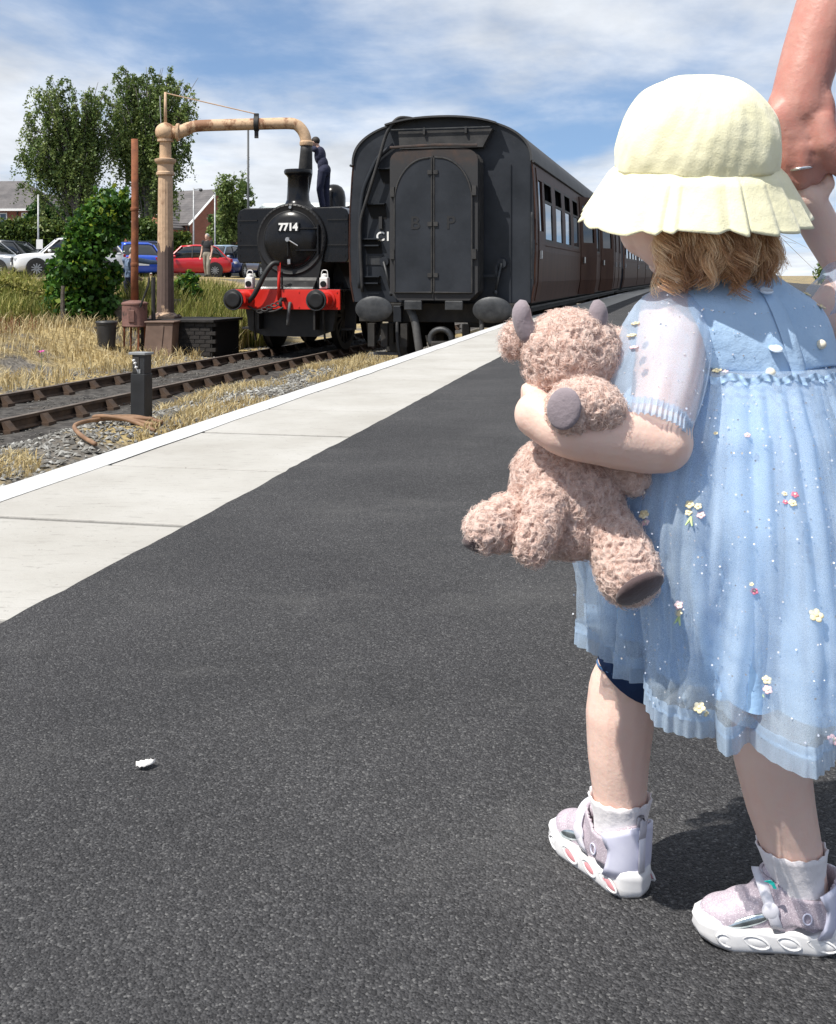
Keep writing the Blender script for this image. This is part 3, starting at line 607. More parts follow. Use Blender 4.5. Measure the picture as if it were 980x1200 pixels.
def house_window(t, x, z, w, h, y, bars=2, face=-1):
    f = G(); fr = 0.07
    f.bx(x - w / 2, x + w / 2, y - 0.05, y + 0.03, z - h / 2, z - h / 2 + fr).bx(x - w / 2, x + w / 2, y - 0.05, y + 0.03, z + h / 2 - fr, z + h / 2)
    for i in range(bars + 1):
        xx = x - w / 2 + fr / 2 + (w - fr) * i / bars; f.bx(xx - fr / 2, xx + fr / 2, y - 0.047, y + 0.027, z - h / 2 + fr, z + h / 2 - fr)
    f.bx(x - w / 2 + fr, x + w / 2 - fr, y - 0.035, y + 0.02, z + h * 0.08, z + h * 0.08 + 0.04)
    o = f.build('window', 'white_upvc', t); G().bx(x - w / 2 + 0.01, x + w / 2 - 0.01, y - 0.012, y + 0.01, z - h / 2 + 0.01, z + h / 2 - 0.01).build('pane', 'glass_dark', o)
    G().bx(x - w / 2 - 0.06, x + w / 2 + 0.06, y - 0.12, y + 0.0, z - h / 2 - 0.09, z - h / 2 - 0.003).build('sill', 'white_upvc', o)
def gable_roof(g, x0, x1, y0, y1, e, r, oh=0.35, th=0.16):
    ym = (y0 + y1) / 2; sl = (r - e) / (ym - y0); ez = e - sl * oh
    g.prism([(y0 - oh, ez), (ym, r), (y1 + oh, ez), (y1 + oh, ez + th), (ym, r + th * 1.2), (y0 - oh, ez + th)], x0 - oh * 0.6, x1 + oh * 0.6, 'x')
# house at the left with a hipped roof
hp = base(14, 82); hA = thing('brick_house', 'red brick house with a grey hipped roof behind the hedge', 'house', (hp[0], hp[1], bz), R(-4))
x0, x1, y0, y1, e, r = -9.5, 2.0, 0, 7.0, 5.15, 7.35
G().bx(x0, x1, y0, y1, -0.3, e).build('wall', 'brick_red', hA)
g = G(); oh = 0.4; g.add([(x0 - oh, y0 - oh, e - 0.15), (x1 + oh, y0 - oh, e - 0.15), (x1 + oh, y1 + oh, e - 0.15), (x0 - oh, y1 + oh, e - 0.15), (x0 + 2.4, 3.5, r), (x1 - 2.6, 3.5, r)], [(0, 1, 5, 4), (1, 2, 5), (2, 3, 4, 5), (3, 0, 4), (3, 2, 1, 0)]); g.build('roof', 'roof_tile', hA)
G().bx(x0 - oh, x1 + oh, y0 - oh - 0.06, y0 - oh + 0.03, e - 0.33, e - 0.16).build('fascia', 'white_upvc', hA)
for x in (-8, -5.6, -3.2, -0.9, 1.1): house_window(hA, x, 4.05, 1.1 if x < 1 else 0.7, 1.3, y0, 2)
for x in (-8, -3.2, -0.9): house_window(hA, x, 1.4, 1.3, 1.3, y0, 2)
G().tube([(0.45, -0.08, 5.0), (0.45, -0.08, 0.0)], 0.05, 6).build('downpipe', 'gutter', hA)
# middle house: brick gable end, mostly hidden by trees
hp = base(56, 88); hB = thing('brick_house', 'orange brick gabled house half hidden by the birch trees', 'house', (hp[0] - 1.2, hp[1], bz), R(38))
G().bx(0, 9, 0, 6.5, -0.3, 4.6).prism([(0, 4.6), (6.5, 4.6), (3.25, 6.6)], 0.0, 9.0, 'x').build('wall', 'brick_orange', hB)
g = G(); gable_roof(g, 0, 9, 0, 6.5, 4.6, 6.6); g.build('roof', 'roof_tile', hB)
g = G()
for s_ in (0, 1):
    a = np.array([-0.3, -0.4 if s_ == 0 else 6.9, 4.30]); b = np.array([-0.3, 3.25, 6.62]); g.tube([a, b], 0.11, 4)
g.build('bargeboard', 'white_upvc', hB); house_window(hB, 4.5, 3.4, 1.2, 1.2, 0)
# right house: main block with end gable plus a lower front gable
hp = base(205, 84); hC = thing('brick_house', 'red brick house with two gables behind the red car', 'house', (hp[0], hp[1], bz), R(-30))
G().bx(-5.2, 1.5, 0, 6, -0.3, 4.1).prism([(0, 4.1), (6, 4.1), (3, 6.55)], -5.2, 1.5, 'x').build('wall', 'brick_red', hC)
g = G(); gable_roof(g, -5.2, 1.5, 0, 6, 4.1, 6.55); g.build('roof', 'roof_tile', hC)
g = G()
for ya in (-0.38, 6.38): g.tube([(1.72, ya, 3.83), (1.72, 3.0, 6.6)], 0.10, 4)
g.build('bargeboard', 'white_upvc', hC)
gx = G().bx(-3.6, -0.4, -1.6, -0.01, -0.3, 3.7); gx.prism([(-3.6, 3.7), (-0.4, 3.7), (-2.0, 5.3)], -1.6, 1.2, 'y'); gx.xf(None, (1.2, 0, 0)); gx.build('front_gable', 'brick_orange', hC)
g = G(); g.prism([(-3.9, 3.48), (-2.0, 5.40), (-0.1, 3.48), (-0.1, 3.62), (-2.0, 5.56), (-3.9, 3.62)], -1.85, 1.3, 'y'); g.xf(None, (1.2, 0, 0)); g.build('gable_roof', 'roof_tile', hC)
g = G(); g.tube([(-3.95, -1.9, 3.45), (-2.0, -1.9, 5.45)], 0.09, 4).tube([(-0.05, -1.9, 3.45), (-2.0, -1.9, 5.45)], 0.09, 4); g.xf(None, (1.2, 0, 0)); g.build('bargeboard', 'white_upvc', hC)
house_window(hC, -0.6, 2.9, 1.3, 1.25, -1.6, 2); house_window(hC, -0.7, 0.9, 1.5, 1.2, -1.6, 2)
G().tube([(1.42, -0.1, 4.0), (1.42, -0.1, 0.0)], 0.06, 6).build('downpipe', 'gutter', hC)
# pale shed roof far behind the engine
sp_ = base(322, 70); hS = thing('shed', 'pale metal roofed shed behind the engine tank', 'shed', (sp_[0], sp_[1], bz), R(-8))
MAT['shed_wall'] = mottled('shed_wall', (0.26, 0.29, 0.29), (0.36, 0.39, 0.38), 2, 0.6); MAT['shed_roof'] = mottled('shed_roof', (0.42, 0.47, 0.46), (0.54, 0.58, 0.57), 1.5, 0.5)
G().bx(-1.4, 6, 0, 6, -0.2, 3.8).build('wall', 'shed_wall', hS); g = G(); gable_roof(g, -1.4, 6, 0, 6, 3.8, 4.75, 0.25, 0.08); g.build('roof', 'shed_roof', hS)
# wooden panel fence behind the cars
MAT['fence_wood'] = mottled('fence_wood', (0.20, 0.20, 0.20), (0.32, 0.31, 0.30), 3, 0.85, sc=(6, 6, 1))
fp0, fp1 = base(212, 66), base(300, 74); d_ = fp1 - fp0; Lf = np.linalg.norm(d_[:2]); fen = thing('panel_fence', 'weathered grey wooden fence behind the red and blue cars', 'fence', (fp0[0], fp0[1], bz), math.atan2(d_[1], d_[0]))
bmz = None
for i in range(int(Lf / 0.16)):
    if bmz is None: o = G().box((0, 0, 0.75), (0.145, 0.025, 1.5)).build('board', 'fence_wood', fen); bmz = o.data
    else: o = bpy.data.objects.new('board', bmz); COL.objects.link(o); o.parent = fen
    o.location = (i * 0.16, rng.normal(0, 0.006), rng.normal(0, 0.015))
for i in range(int(Lf / 1.92) + 1): G().box((i * 1.92, 0.08, 0.8), (0.1, 0.1, 1.66)).build('post', 'fence_wood', fen)
# car park surface
g = G(); q = []
for (t_, u_) in ((-13.2, 2), (-60, 2), (-60, 58), (-13.2, 58)): q.append([LOCO0[0] + t_ * Vn[0] + u_ * U[0], LOCO0[1] + t_ * Vn[1] + u_ * U[1], 0.502])
g.add(q, [(0, 1, 2, 3)]); tag(g.build('car_park', 'carpark'), kind='structure')
# lamp post, poles, small sign
MAT['galv'] = mottled('galvanised', (0.25, 0.26, 0.27), (0.40, 0.41, 0.42), 6, 0.5, metal=0.5)
MAT['darkpole'] = M_('dark_pole', (0.05, 0.055, 0.06), 0.5)
def pole(name, label, px, D, ytop, r0, r1, mat, cat='pole'):
    b = base(px, D); t = thing(name, label, cat, b); h = CAMH + (HOR - ytop) / FPX * D - bz
    G().tube([(0, 0, -0.1), (0, 0, h * 0.3), (0, 0, h)], [r0, (r0 + r1) / 2, r1], 8).build('shaft', mat, t, True); return t, h
t, h = pole('lattice_mast', 'thin dark mast rising behind the engine tank', 291, 55, 152, 0.07, 0.05, 'darkpole')
for i in range(22): G().box((0, 0, h * 0.3 + i * 0.18), (0.17, 0.03, 0.02), roty(0.6 if i % 2 else -0.6)).build('rung', 'darkpole', t)
t, h = pole('lamp_post', 'slim grey post with a small notice near the hedge', 45, 52, 228, 0.05, 0.04, 'galv')
G().box((0.08, -0.06, 1.55), (0.30, 0.02, 0.45)).build('notice', 'white_upvc', t)
t, h = pole('lamp_post', 'slim pole with a camera arm in front of the brick house', 227, 58, 220, 0.05, 0.035, 'galv')
G().tube([(0, 0, h - 0.1), (0.35, 0, h - 0.05)], 0.025, 6).build('arm', 'galv', t); G().ell((0.38, 0, h - 0.12), (0.10, 0.1, 0.09)).build('camera_dome', 'darkpole', t, True)
t, h = pole('telegraph_pole', 'plain thin pole between the brick house and young tree', 252, 60, 225, 0.05, 0.04, 'galv')

# ================================================================ parked cars
MAT['tyre'] = M_('tyre', (0.018, 0.018, 0.018), 0.85); MAT['rim'] = M_('alloy', (0.42, 0.43, 0.44), 0.3, metal=0.8)
MAT['carglass'] = M_('car_glass', (0.012, 0.015, 0.018), 0.04, spec=0.9); MAT['black_trim'] = M_('black_trim', (0.015, 0.015, 0.016), 0.5)
MAT['headlamp'] = M_('headlamp', (0.55, 0.58, 0.6), 0.1, spec=0.9); MAT['taillamp'] = M_('taillamp', (0.35, 0.01, 0.012), 0.2); MAT['numplate'] = M_('plate_white', (0.75, 0.75, 0.72), 0.5)
def car(label, loc, rz, L, Wd, H, paint, suv=True):
    t = thing('parked_car', label, 'car', loc, rz, None); hw = Wd / 2; wr = 0.36 if suv else 0.31
    hood = 0.62 * H if suv else 0.60 * H; low = 0.24 if suv else 0.18
    # x: front at -L/2. stations: x, sill z, belt z, half width
    st = [(-L / 2, low + .12, hood * .72, hw * .70), (-L / 2 + .08, low + .03, hood * .86, hw * .86), (-L / 2 + .35, low, hood * .95, hw * .96), (-L / 2 + L * .26, low, hood * 1.0, hw), (-.05 * L, low, hood * 1.03, hw), (.2 * L, low, hood * 1.05, hw), (L / 2 - .35, low, hood * 1.06, hw * .97), (L / 2 - .06, low + .04, hood * 1.02, hw * .88), (L / 2, low + .14, hood * .92, hw * .76)]
    V = []
    for x, a, b, w in st:
        V += [(x, -w * .86, a), (x, -w * .985, a + .12), (x, -w, (a + b) * .52), (x, -w * .985, b - .06), (x, -w * .90, b), (x, 0, b + .02), (x, w * .90, b), (x, w * .985, b - .06), (x, w, (a + b) * .52), (x, w * .985, a + .12), (x, w * .86, a), (x, 0, a)]
    g = G(); g.grid(V, 12, len(st), True); n = len(st); g.F += [tuple(range(11, -1, -1)), tuple(range((n - 1) * 12, n * 12))]
    g.build('body', paint, t, True, sub=1)
    bb = hood * 1.0
    cs_ = [(-.24 * L, bb, .84), (-.10 * L, H * .965, .72), (0.06 * L, H, .74), (.27 * L, H * .985, .72), (.40 * L if suv else .33 * L, H * .93, .68), (.475 * L if suv else .44 * L, bb * 1.03, .80)]
    V = []
    for x, z, w in cs_:
        w *= hw; zz_ = bb * .97
        V += [(x, -w if z > bb * 1.05 else -w, z - .05), (x, -w * .72, z), (x, w * .72, z), (x, w, z - .05), (x, hw * .93, zz_), (x, -hw * .93, zz_)]
    g = G(); g.grid(V, 6, len(cs_), True); g.F += [(5, 4, 3, 2, 1, 0), tuple(range((len(cs_) - 1) * 6, len(cs_) * 6))]
    g.build('windows', 'carglass', t, True)
    V = []
    for x, z, w in cs_[1:5]:
        w *= hw * 1.01; V += [(x, -w, z - .045), (x, -w * .72, z + .012), (x, w * .72, z + .012), (x, w, z - .045)]
    g = G(); g.grid(V, 4, 4); g.build('roof', paint, t, True, solid=0.02)
    for y in (-1, 1):
        for (xa, za), (xb, zb) in (((-.245 * L, bb * .99), (-.10 * L, H * .955)), ((.02 * L, bb), (.03 * L, H * .97)), ((.25 * L, bb), (.24 * L, H * .96)), ((.47 * L if suv else .43 * L, bb * 1.02), (.39 * L if suv else .32 * L, H * .92))):
            G().tube([(xa, y * hw * .925, za), (xb, y * hw * .735, zb)], 0.028, 5).build('pillar', paint if abs(xa) > .1 * L else 'black_trim', t)
        G().ell((-.19 * L, y * (hw + .09), bb * 1.06), (.07, .10, .07), nu=10, nv=6).build('mirror', paint, t, True)
        G().box((-L / 2 + .14, y * hw * .66, hood * .74), (.14, hw * .36, .11), rotz(y * .35)).build('headlight', 'headlamp', t, bevel=.02)
        G().box((L / 2 - .06, y * hw * .70, hood * .86), (.12, hw * .26, .16), rotz(-y * .3)).build('taillight', 'taillamp', t, bevel=.02)
        for x in (-L * .30, L * .29):
            w_ = G().lathe([(wr * .62, -.10), (wr * .95, -.10), (wr, -.07), (wr, .07), (wr * .95, .10), (wr * .62, .10)], (x, y * (hw - .10), wr), 20, rotx(R(90))).build('wheel', 'tyre', t, 'auto')
            g = G().lathe([(wr * .62, 0), (wr * .60, .02), (wr * .15, .03), (0.001, .035)], (x, y * (hw - .035), wr), 20, rotx(R(90) * y), caps=False)
            for k in range(5): g.box((x, y * (hw + .004), wr), (wr * .12, .02, wr * 1.16), roty(k * math.pi / 5))
            g.build('rim', 'rim', w_)
            g = G().lathe([(wr * 1.14, -.02), (wr * 1.14, .012), (wr * .9, .012)], (x, y * (hw * .985 - .004), wr + .02), 20, rotx(R(90) * -y), caps=True); g.build('wheel_arch', 'black_trim', t)
    G().box((-L / 2 + .0, 0, hood * .66), (.05, hw * .95, .30)).build('grille', 'black_trim', t, bevel=.03)
    G().box((-L / 2 - .035, 0, hood * .56), (.02, .52, .11)).build('number_plate', 'numplate', t)
    G().box((L / 2 + .005, 0, hood * .62), (.02, .52, .11)).build('number_plate', 'numplate', t)
    G().box((-L / 2 + .04, 0, low + .1), (.16, hw * 1.5, .16)).build('bumper', 'black_trim' if suv else paint, t, bevel=.04)
    return t
def paint(name, c, metal=0.2): 
    MAT[name] = M_(name, c, 0.3, metal=metal, spec=0.6); nodes(MAT[name])[2].inputs['Coat Weight'].default_value = 0.6; return name
def cb(px, D): 
    b = base(px, D); b[2] = 0.503; return b
car('silver estate car parked with its rear wheel beside the white car', cb(-22, 48), R(168), 4.6, 1.85, 1.62, paint('silver', (0.36, 0.38, 0.40), 0.5))
car('dark grey sports utility car behind the silver car', cb(14, 53), R(172), 4.6, 1.88, 1.75, paint('gunmetal', (0.035, 0.04, 0.05), 0.3))
car('white sports utility car nose-on beside the ivy', cb(80, 45), R(24), 4.3, 1.85, 1.62, paint('car_white', (0.74, 0.75, 0.76), 0.0))
car('bright blue hatchback behind the leaning man', cb(152, 48), R(-60), 4.1, 1.8, 1.50, paint('car_blue', (0.012, 0.075, 0.48), 0.2), False)
car('dark navy sports utility car behind the blue hatchback', cb(166, 54), R(-70), 4.4, 1.9, 1.75, paint('car_navy', (0.012, 0.022, 0.075), 0.2))
car('red hatchback parked beside the crane column', cb(222, 50), R(15), 3.7, 1.7, 1.45, paint('car_red', (0.50, 0.012, 0.018), 0.0), False)
car('pale blue grey car behind the man in black', cb(256, 52), R(70), 4.0, 1.75, 1.50, paint('car_bluegrey', (0.20, 0.28, 0.37), 0.3), False)
car('navy blue car nearest the steam engine', cb(276, 53), R(80), 4.0, 1.75, 1.5, paint('car_dkblue', (0.02, 0.04, 0.16), 0.2), False)

# ================================================================ small figures
MAT['skin_far'] = mottled('skin', (0.50, 0.30, 0.22), (0.56, 0.34, 0.26), 10, 0.55)
MAT['navy_cloth'] = mottled('navy_overalls', (0.012, 0.014, 0.035), (0.025, 0.028, 0.06), 12, 0.9, bumpd=0.004, bscale=30)
MAT['black_cloth'] = mottled('black_cloth', (0.012, 0.012, 0.014), (0.025, 0.025, 0.028), 12, 0.9, bumpd=0.004, bscale=30)
MAT['denim'] = mottled('denim', (0.11, 0.16, 0.26), (0.18, 0.24, 0.34), 9, 0.9, bumpd=0.004, bscale=30)
MAT['khaki'] = mottled('khaki', (0.20, 0.18, 0.14), (0.28, 0.25, 0.2), 9, 0.9)
MAT['hair_dark'] = M_('hair_dark', (0.02, 0.015, 0.012), 0.7); MAT['hair_grey'] = M_('hair_grey', (0.30, 0.29, 0.28), 0.7); MAT['leather'] = M_('shoe_black', (0.012, 0.012, 0.012), 0.4)
POSE = dict(head=(0, .02, 1.63), neck=(0, 0, 1.47), chest=(0, 0, 1.28), waist=(0, 0, 1.06), pelvis=(0, 0, .94),
            sl=(-.19, 0, 1.42), el=(-.23, .0, 1.13), wl=(-.23, .10, .88), hl=(-.23, .14, .79), sr=(.19, 0, 1.42), er=(.23, .0, 1.13), wr=(.23, .10, .88), hr=(.23, .14, .79),
            jl=(-.10, 0, .90), kl=(-.11, .03, .50), al=(-.11, -.02, .09), tl=(-.12, .16, .04), jr=(.10, 0, .90), kr=(.11, .03, .50), ar=(.11, -.02, .09), tr=(.12, .16, .04))
def human(label, loc, rz, over, topm, trom, hairm, sleeve=1.0, H=1.75, face=(0, 1, 0), hat=None):
    J = {k: np.array(v, float) * H / 1.75 for k, v in {**POSE, **over}.items()}; t = thing('person', label, 'person', loc, rz)
    def seg(g, a, b, ra, rb, n=10): ts = np.linspace(0, 1, 6)[:, None]; return g.tube(J[a] * (1 - ts) + J[b] * ts, np.linspace(ra, rb, 6), n)
    b = G(); f = n_(face); hd = J['head']
    b.ell(hd, (.078, .095, .115)); b.ell(hd + f * .085 + np.array([0, 0, -.02]), (.018, .02, .025), nu=8, nv=6); b.ell(hd + f * .06 + np.array([0, 0, -.07]), (.04, .035, .035))
    for s_ in (-1, 1): b.ell(hd + np.array([s_ * .078, 0, -.01]), (.014, .022, .032), nu=8, nv=6)
    seg(b, 'neck', 'head', .058, .055); b.ell(J['chest'], (.15, .10, .20)); b.ell(J['waist'], (.13, .09, .16)); b.ell(J['pelvis'], (.15, .10, .13))
    seg(b, 'neck', 'chest', .06, .10)
    for s_ in 'lr':
        b.ell(J['s' + s_], (.06, .06, .06)); seg(b, 's' + s_, 'e' + s_, .052, .042); seg(b, 'e' + s_, 'w' + s_, .042, .027); seg(b, 'w' + s_, 'h' + s_, .027, .034)
        d = n_(J['h' + s_] - J['w' + s_]); sd = n_(np.cross(d, f + np.array([.01, 0, .02])))
        for k in range(4): o = J['h' + s_] + sd * (k - 1.5) * .019; b.tube([o, o + d * .05, o + d * (.085 - .01 * abs(k - 1)) + f * .01], [.011, .0105, .009], 6)
        b.tube([J['w' + s_] + d * .03, J['w' + s_] + d * .06 + sd * .045, J['w' + s_] + d * .10 + sd * .05], [.014, .012, .010], 6)
        seg(b, 'j' + s_, 'k' + s_, .085, .058); seg(b, 'k' + s_, 'a' + s_, .056, .038)
    blob('body', b, 'skin_far', t, 0.011, 3)
    g = G(); g.ell(J['chest'], (.172, .122, .21)); g.ell(J['waist'], (.155, .115, .20)); g.tube([J['neck'] * .7 + J['chest'] * .3, J['chest']], [.08, .13], 12)
    for s_ in 'lr':
        g.ell(J['s' + s_], (.072, .07, .07)); e = J['s' + s_] + (J['e' + s_] - J['s' + s_]) * min(1, sleeve * 2); g.tube([J['s' + s_], (J['s' + s_] + e) / 2, e], [.068, .064, .058], 12)
        if sleeve > .5: w_ = J['e' + s_] + (J['w' + s_] - J['e' + s_]) * (sleeve - .5) * 2; g.ell(J['e' + s_], (.058,) * 3, nu=10, nv=8); g.tube([J['e' + s_], w_], [.057, .046], 12)
    blob('top', g, topm, t, 0.012, 3)
    g = G(); g.ell(J['pelvis'], (.172, .125, .15)); g.ell(J['pelvis'] * .6 + J['waist'] * .4, (.158, .118, .12))
    for s_ in 'lr':
        g.ell(J['j' + s_], (.10, .105, .11)); g.ell(J['k' + s_], (.073,) * 3, nu=10, nv=8); g.tube([J['j' + s_], (J['j' + s_] + J['k' + s_]) / 2, J['k' + s_]], [.102, .09, .074], 12); g.tube([J['k' + s_], (J['k' + s_] + J['a' + s_]) / 2, J['a' + s_]], [.074, .070, .066], 12)
    blob('trousers', g, trom, t, 0.012, 3)
    for s_ in 'lr': blob('shoe', G().ell(J['a' + s_] * .5 + J['t' + s_] * .5, (.048, .13, .045), rotz(0)).ell(J['a' + s_] + np.array([0, 0, -.02]), (.046, .05, .06)), 'leather', t, 0.012, 2)
    G().ell(hd + np.array([0, 0, .035]) - f * .018, (.088, .098, .095)).build('hair', hairm, t, True)
    return t
# ================================================================ water crane
def mat_peel(name, paint_, rust, lo, hi, scale=2.5, rough=0.7):
    m = M_(name, paint_, rough); f = noise(m, scale, 8, 0.7, sc=(1, 1, 0.6)); g2 = noise(m, scale * 6, 5, 0.6)
    c = ramp(m, g2, [(0.3, tuple(v * .82 for v in paint_)), (0.7, tuple(min(1, v * 1.12) for v in paint_))])
    basecol(m, mixc(m, ramp(m, f, [(lo, (0, 0, 0)), (hi, (1, 1, 1))]), c, rust)); bump(m, f, 0.5, 0.01); return m
MAT['crane_paint'] = mat_peel('crane_cream', (0.50, 0.345, 0.225), (0.21, 0.115, 0.065), 0.56, 0.66, 2.2)
MAT['crane_arm'] = mat_peel('crane_arm_paint', (0.54, 0.37, 0.23), (0.23, 0.11, 0.055), 0.52, 0.60, 3.5)
MAT['crane_brown'] = mat_peel('crane_lower_paint', (0.115, 0.078, 0.064), (0.40, 0.28, 0.19), 0.555, 0.575, 1.3)
MAT['rust'] = mottled('rust', (0.13, 0.045, 0.022), (0.27, 0.095, 0.04), 5, 0.9, bumpd=0.004, bscale=40)
MAT['rust_drum'] = mat_peel('drum_rust', (0.17, 0.085, 0.07), (0.05, 0.03, 0.025), 0.55, 0.62, 4)
MAT['brown_box'] = mottled('brown_box', (0.13, 0.085, 0.065), (0.20, 0.135, 0.105), 2.5, 0.75)
MAT['tarred'] = mottled('tarred_brick', (0.010, 0.009, 0.009), (0.026, 0.023, 0.022), 6, 0.85, bumpd=0.01, bscale=15)
Dc = 23.5; cp = P(194, 380, Dc); zg = float(gz(cp[0], cp[1])); pz = CAMH - (373 - HOR) / FPX * Dc
pl = thing('crane_plinth', 'low black tarred brick plinth under the water crane', 'plinth', (cp[0], cp[1], zg), -TH)
ph = pz - zg
g = G(); r_ = 0; bh = 0.085; rows = int(ph / bh)
MAT['mortar_dark'] = M_('mortar_dark', (0.012, 0.011, 0.011), 0.95)
G().bx(-0.34, 1.27, -0.44, 0.94, -0.1, ph - 0.03).build('core', 'mortar_dark', pl)
bd = None
for r_ in range(rows):
    for i in range(7):
        x = -0.36 + 0.118 + i * 0.237 + (0.118 if r_ % 2 else 0) - 0.06
        if x > 1.25: continue
        if bd is None: o = G().box((0, 0, 0), (0.222, 0.10, 0.074)).build('brick', 'tarred', pl, bevel=0.006, seg=1); bd = o.data
        else: o = bpy.data.objects.new('brick', bd); COL.objects.link(o); o.parent = pl
        o.location = (x, -0.405 + rng.normal(0, .002), 0.043 + r_ * bh)
G().bx(-0.42, 1.34, -0.52, 1.0, ph - 0.06, ph).build('coping', 'tarred', pl, bevel=0.012)
MAT['grey_cap'] = mottled('grey_cap', (0.16, 0.16, 0.16), (0.3, 0.3, 0.29), 6, 0.7)
G().tube([(0.52, -0.62, -0.05), (0.52, -0.62, 0.30)], 0.05, 10).build('valve_stub', 'grey_cap', pl, True)
cr = thing('water_crane', 'tall cream and rust water crane with a swan neck arm', 'water crane', (cp[0], cp[1], pz), -TH)
def zc(y): return CAMH + (HOR - y) / FPX * Dc - pz
zb = zc(155)
split = zc(288)
g = G(); n = 24; a = np.linspace(0, 2 * math.pi, 96, endpoint=False); V = []           # fluted column, lower brown zone
def flute(z, r): return np.stack([(r * (1 - 0.035 * np.abs(np.sin(a * 8)))) * np.cos(a), (r * (1 - 0.035 * np.abs(np.sin(a * 8)))) * np.sin(a), np.full(96, z)], 1)
for z, r in ((0.10, .185), (split * .5, .175)): V.append(flute(z, r))
jag = flute(split, .1655); jag[:, 2] += .10 * np.sin(a * 2 + 1) + .06 * np.sin(a * 5) + .035 * np.sin(a * 13 + 2); V.append(jag)
g.grid(np.concatenate(V), 96, 3, True); g.build('lower_column', 'crane_brown', cr, True)
V = [jag] + [flute(z, r) for z, r in ((split + .5, .16), (zc(205), .150))]; g = G(); g.grid(np.concatenate(V), 96, 3, True); g.build('column', 'crane_paint', cr, True)
G().lathe([(.34, 0), (.34, .05), (.25, .07), (.20, .11), (.17, .14)], n=24).build('base_flange', 'crane_brown', cr, 'auto')
for k in range(8): G().lathe([(.024, .05), (.024, .085)], (.295 * math.cos(k * .785), .295 * math.sin(k * .785), 0), 6).build('bolt', 'crane_brown', cr)
z1 = zc(205)
G().lathe([(.15, z1 - .02), (.19, z1), (.19, z1 + .05), (.165, z1 + .07), (.165, z1 + .22), (.20, z1 + .25), (.225, z1 + .29), (.225, z1 + .33), (.15, z1 + .35)], n=28).build('capital', 'crane_paint', cr, 'auto')
G().lathe([(.125, z1 + .34), (.12, zb - .2), (.13, zb - .16)], n=20).build('neck_pipe', 'crane_arm', cr, 'auto')
G().ell((0, 0, zb), (.215, .215, .205), nu=24, nv=16).build('ball', 'crane_arm', cr, True)
G().lathe([(.17, zb - .20), (.17, zb - .15)], n=20).build('ball_collar', 'crane_paint', cr)
# arm runs towards the engine's tank filler
tip = P(357, 160, 23.6); dv = np.array([tip[0] - cp[0], tip[1] - cp[1]]); Ra = rotz(TH)[:2, :2]; dl = Ra @ dv; La = np.linalg.norm(dl); al = math.atan2(dl[1], dl[0]); Mz = rotz(al)
za = zc(147)
path = [(.16, 0, zb), (.28, 0, zb - .0), (.42, 0, zb + .05), (.56, 0, zb + .12), (.75, 0, za)] + [(.75 + (La - 1.05) * q, 0, za + .06 * q) for q in (.25, .5, .75, 1.0)] + [(La - .16, 0, za + .03), (La - .05, 0, za - .08), (La + .02, 0, za - .22), (La + .04, 0, za - .40)]
ts = np.linspace(0, len(path) - 1, 44); pp = np.array(path); pth = np.stack([np.interp(ts, range(len(path)), pp[:, i]) for i in range(3)], 1)
for _ in range(2): pth[1:-1] = pth[1:-1] * .5 + .25 * (pth[:-2] + pth[2:])
rr = np.where(pth[:, 0] < .5, .135, np.where(pth[:, 0] < La - .25, .125, .12)); G().tube(pth @ Mz.T, rr, 18).build('arm', 'crane_arm', cr, True)
G().lathe([(.17, -.03), (.19, -.02), (.19, .03), (.17, .04)], np.array([.26, 0, zb]) @ Mz.T, 20, Mz @ roty(R(90))).build('arm_flange', 'crane_arm', cr, 'auto')
xm = .75 + (La - 1.05) * .62
G().lathe([(.155, -.05), (.165, -.04), (.165, .04), (.155, .05)], np.array([xm, 0, za + .045]) @ Mz.T, 20, Mz @ roty(R(90))).build('arm_band', 'blackmetal', cr, 'auto')
G().bx(xm - .05, xm + .05, -.05, .05, za + .17, za + .26).bx(xm - .04, xm + .04, -.04, .04, za - .26, za - .10).xf(Mz).build('band_lug', 'blackmetal', cr)
G().lathe([(.135, 0), (.145, .02), (.145, .08), (.13, .10)], np.array([La + .04, 0, za - .42]) @ Mz.T, 20).build('spout_ring', 'crane_arm', cr, 'auto')
G().tube([(0, 0, zb + .2), (0, 0, zc(108))], [.035, .028], 8).build('finial', 'crane_paint', cr, True); G().tube([(-.10, 0, zb + .15), (-.13, 0, zc(112))], .012, 6).build('stay_rod', 'galv', cr)
G().tube(np.array([(0, 0, zc(109)), (xm, 0, za + .25)]) @ Mz.T, .012, 6).build('tie_rod', 'crane_paint', cr)
# leather hose ("bag") down into the tank
hp0 = np.array([cp[0], cp[1], pz]) + rotz(-TH) @ (np.array([La + .04, 0, za - .42]) @ Mz.T)
hb = P(352, 236, 23.9); 
ho = thing('water_hose', 'black leather filling hose hanging from the crane spout', 'hose', (hb[0], hb[1], hb[2] - .25))
top_ = hp0 - np.array(ho.location); 
G().tube([top_ + np.array([0, 0, .06]), top_ * .98 + np.array([0, 0, -.1]), top_ * .6 + np.array([.03, 0, 0]), np.array([0, 0, .25]), np.array([-.02, 0, -.12])], [.115, .13, .155, .16, .15], 16).build('sleeve', 'blackmetal', ho, True)
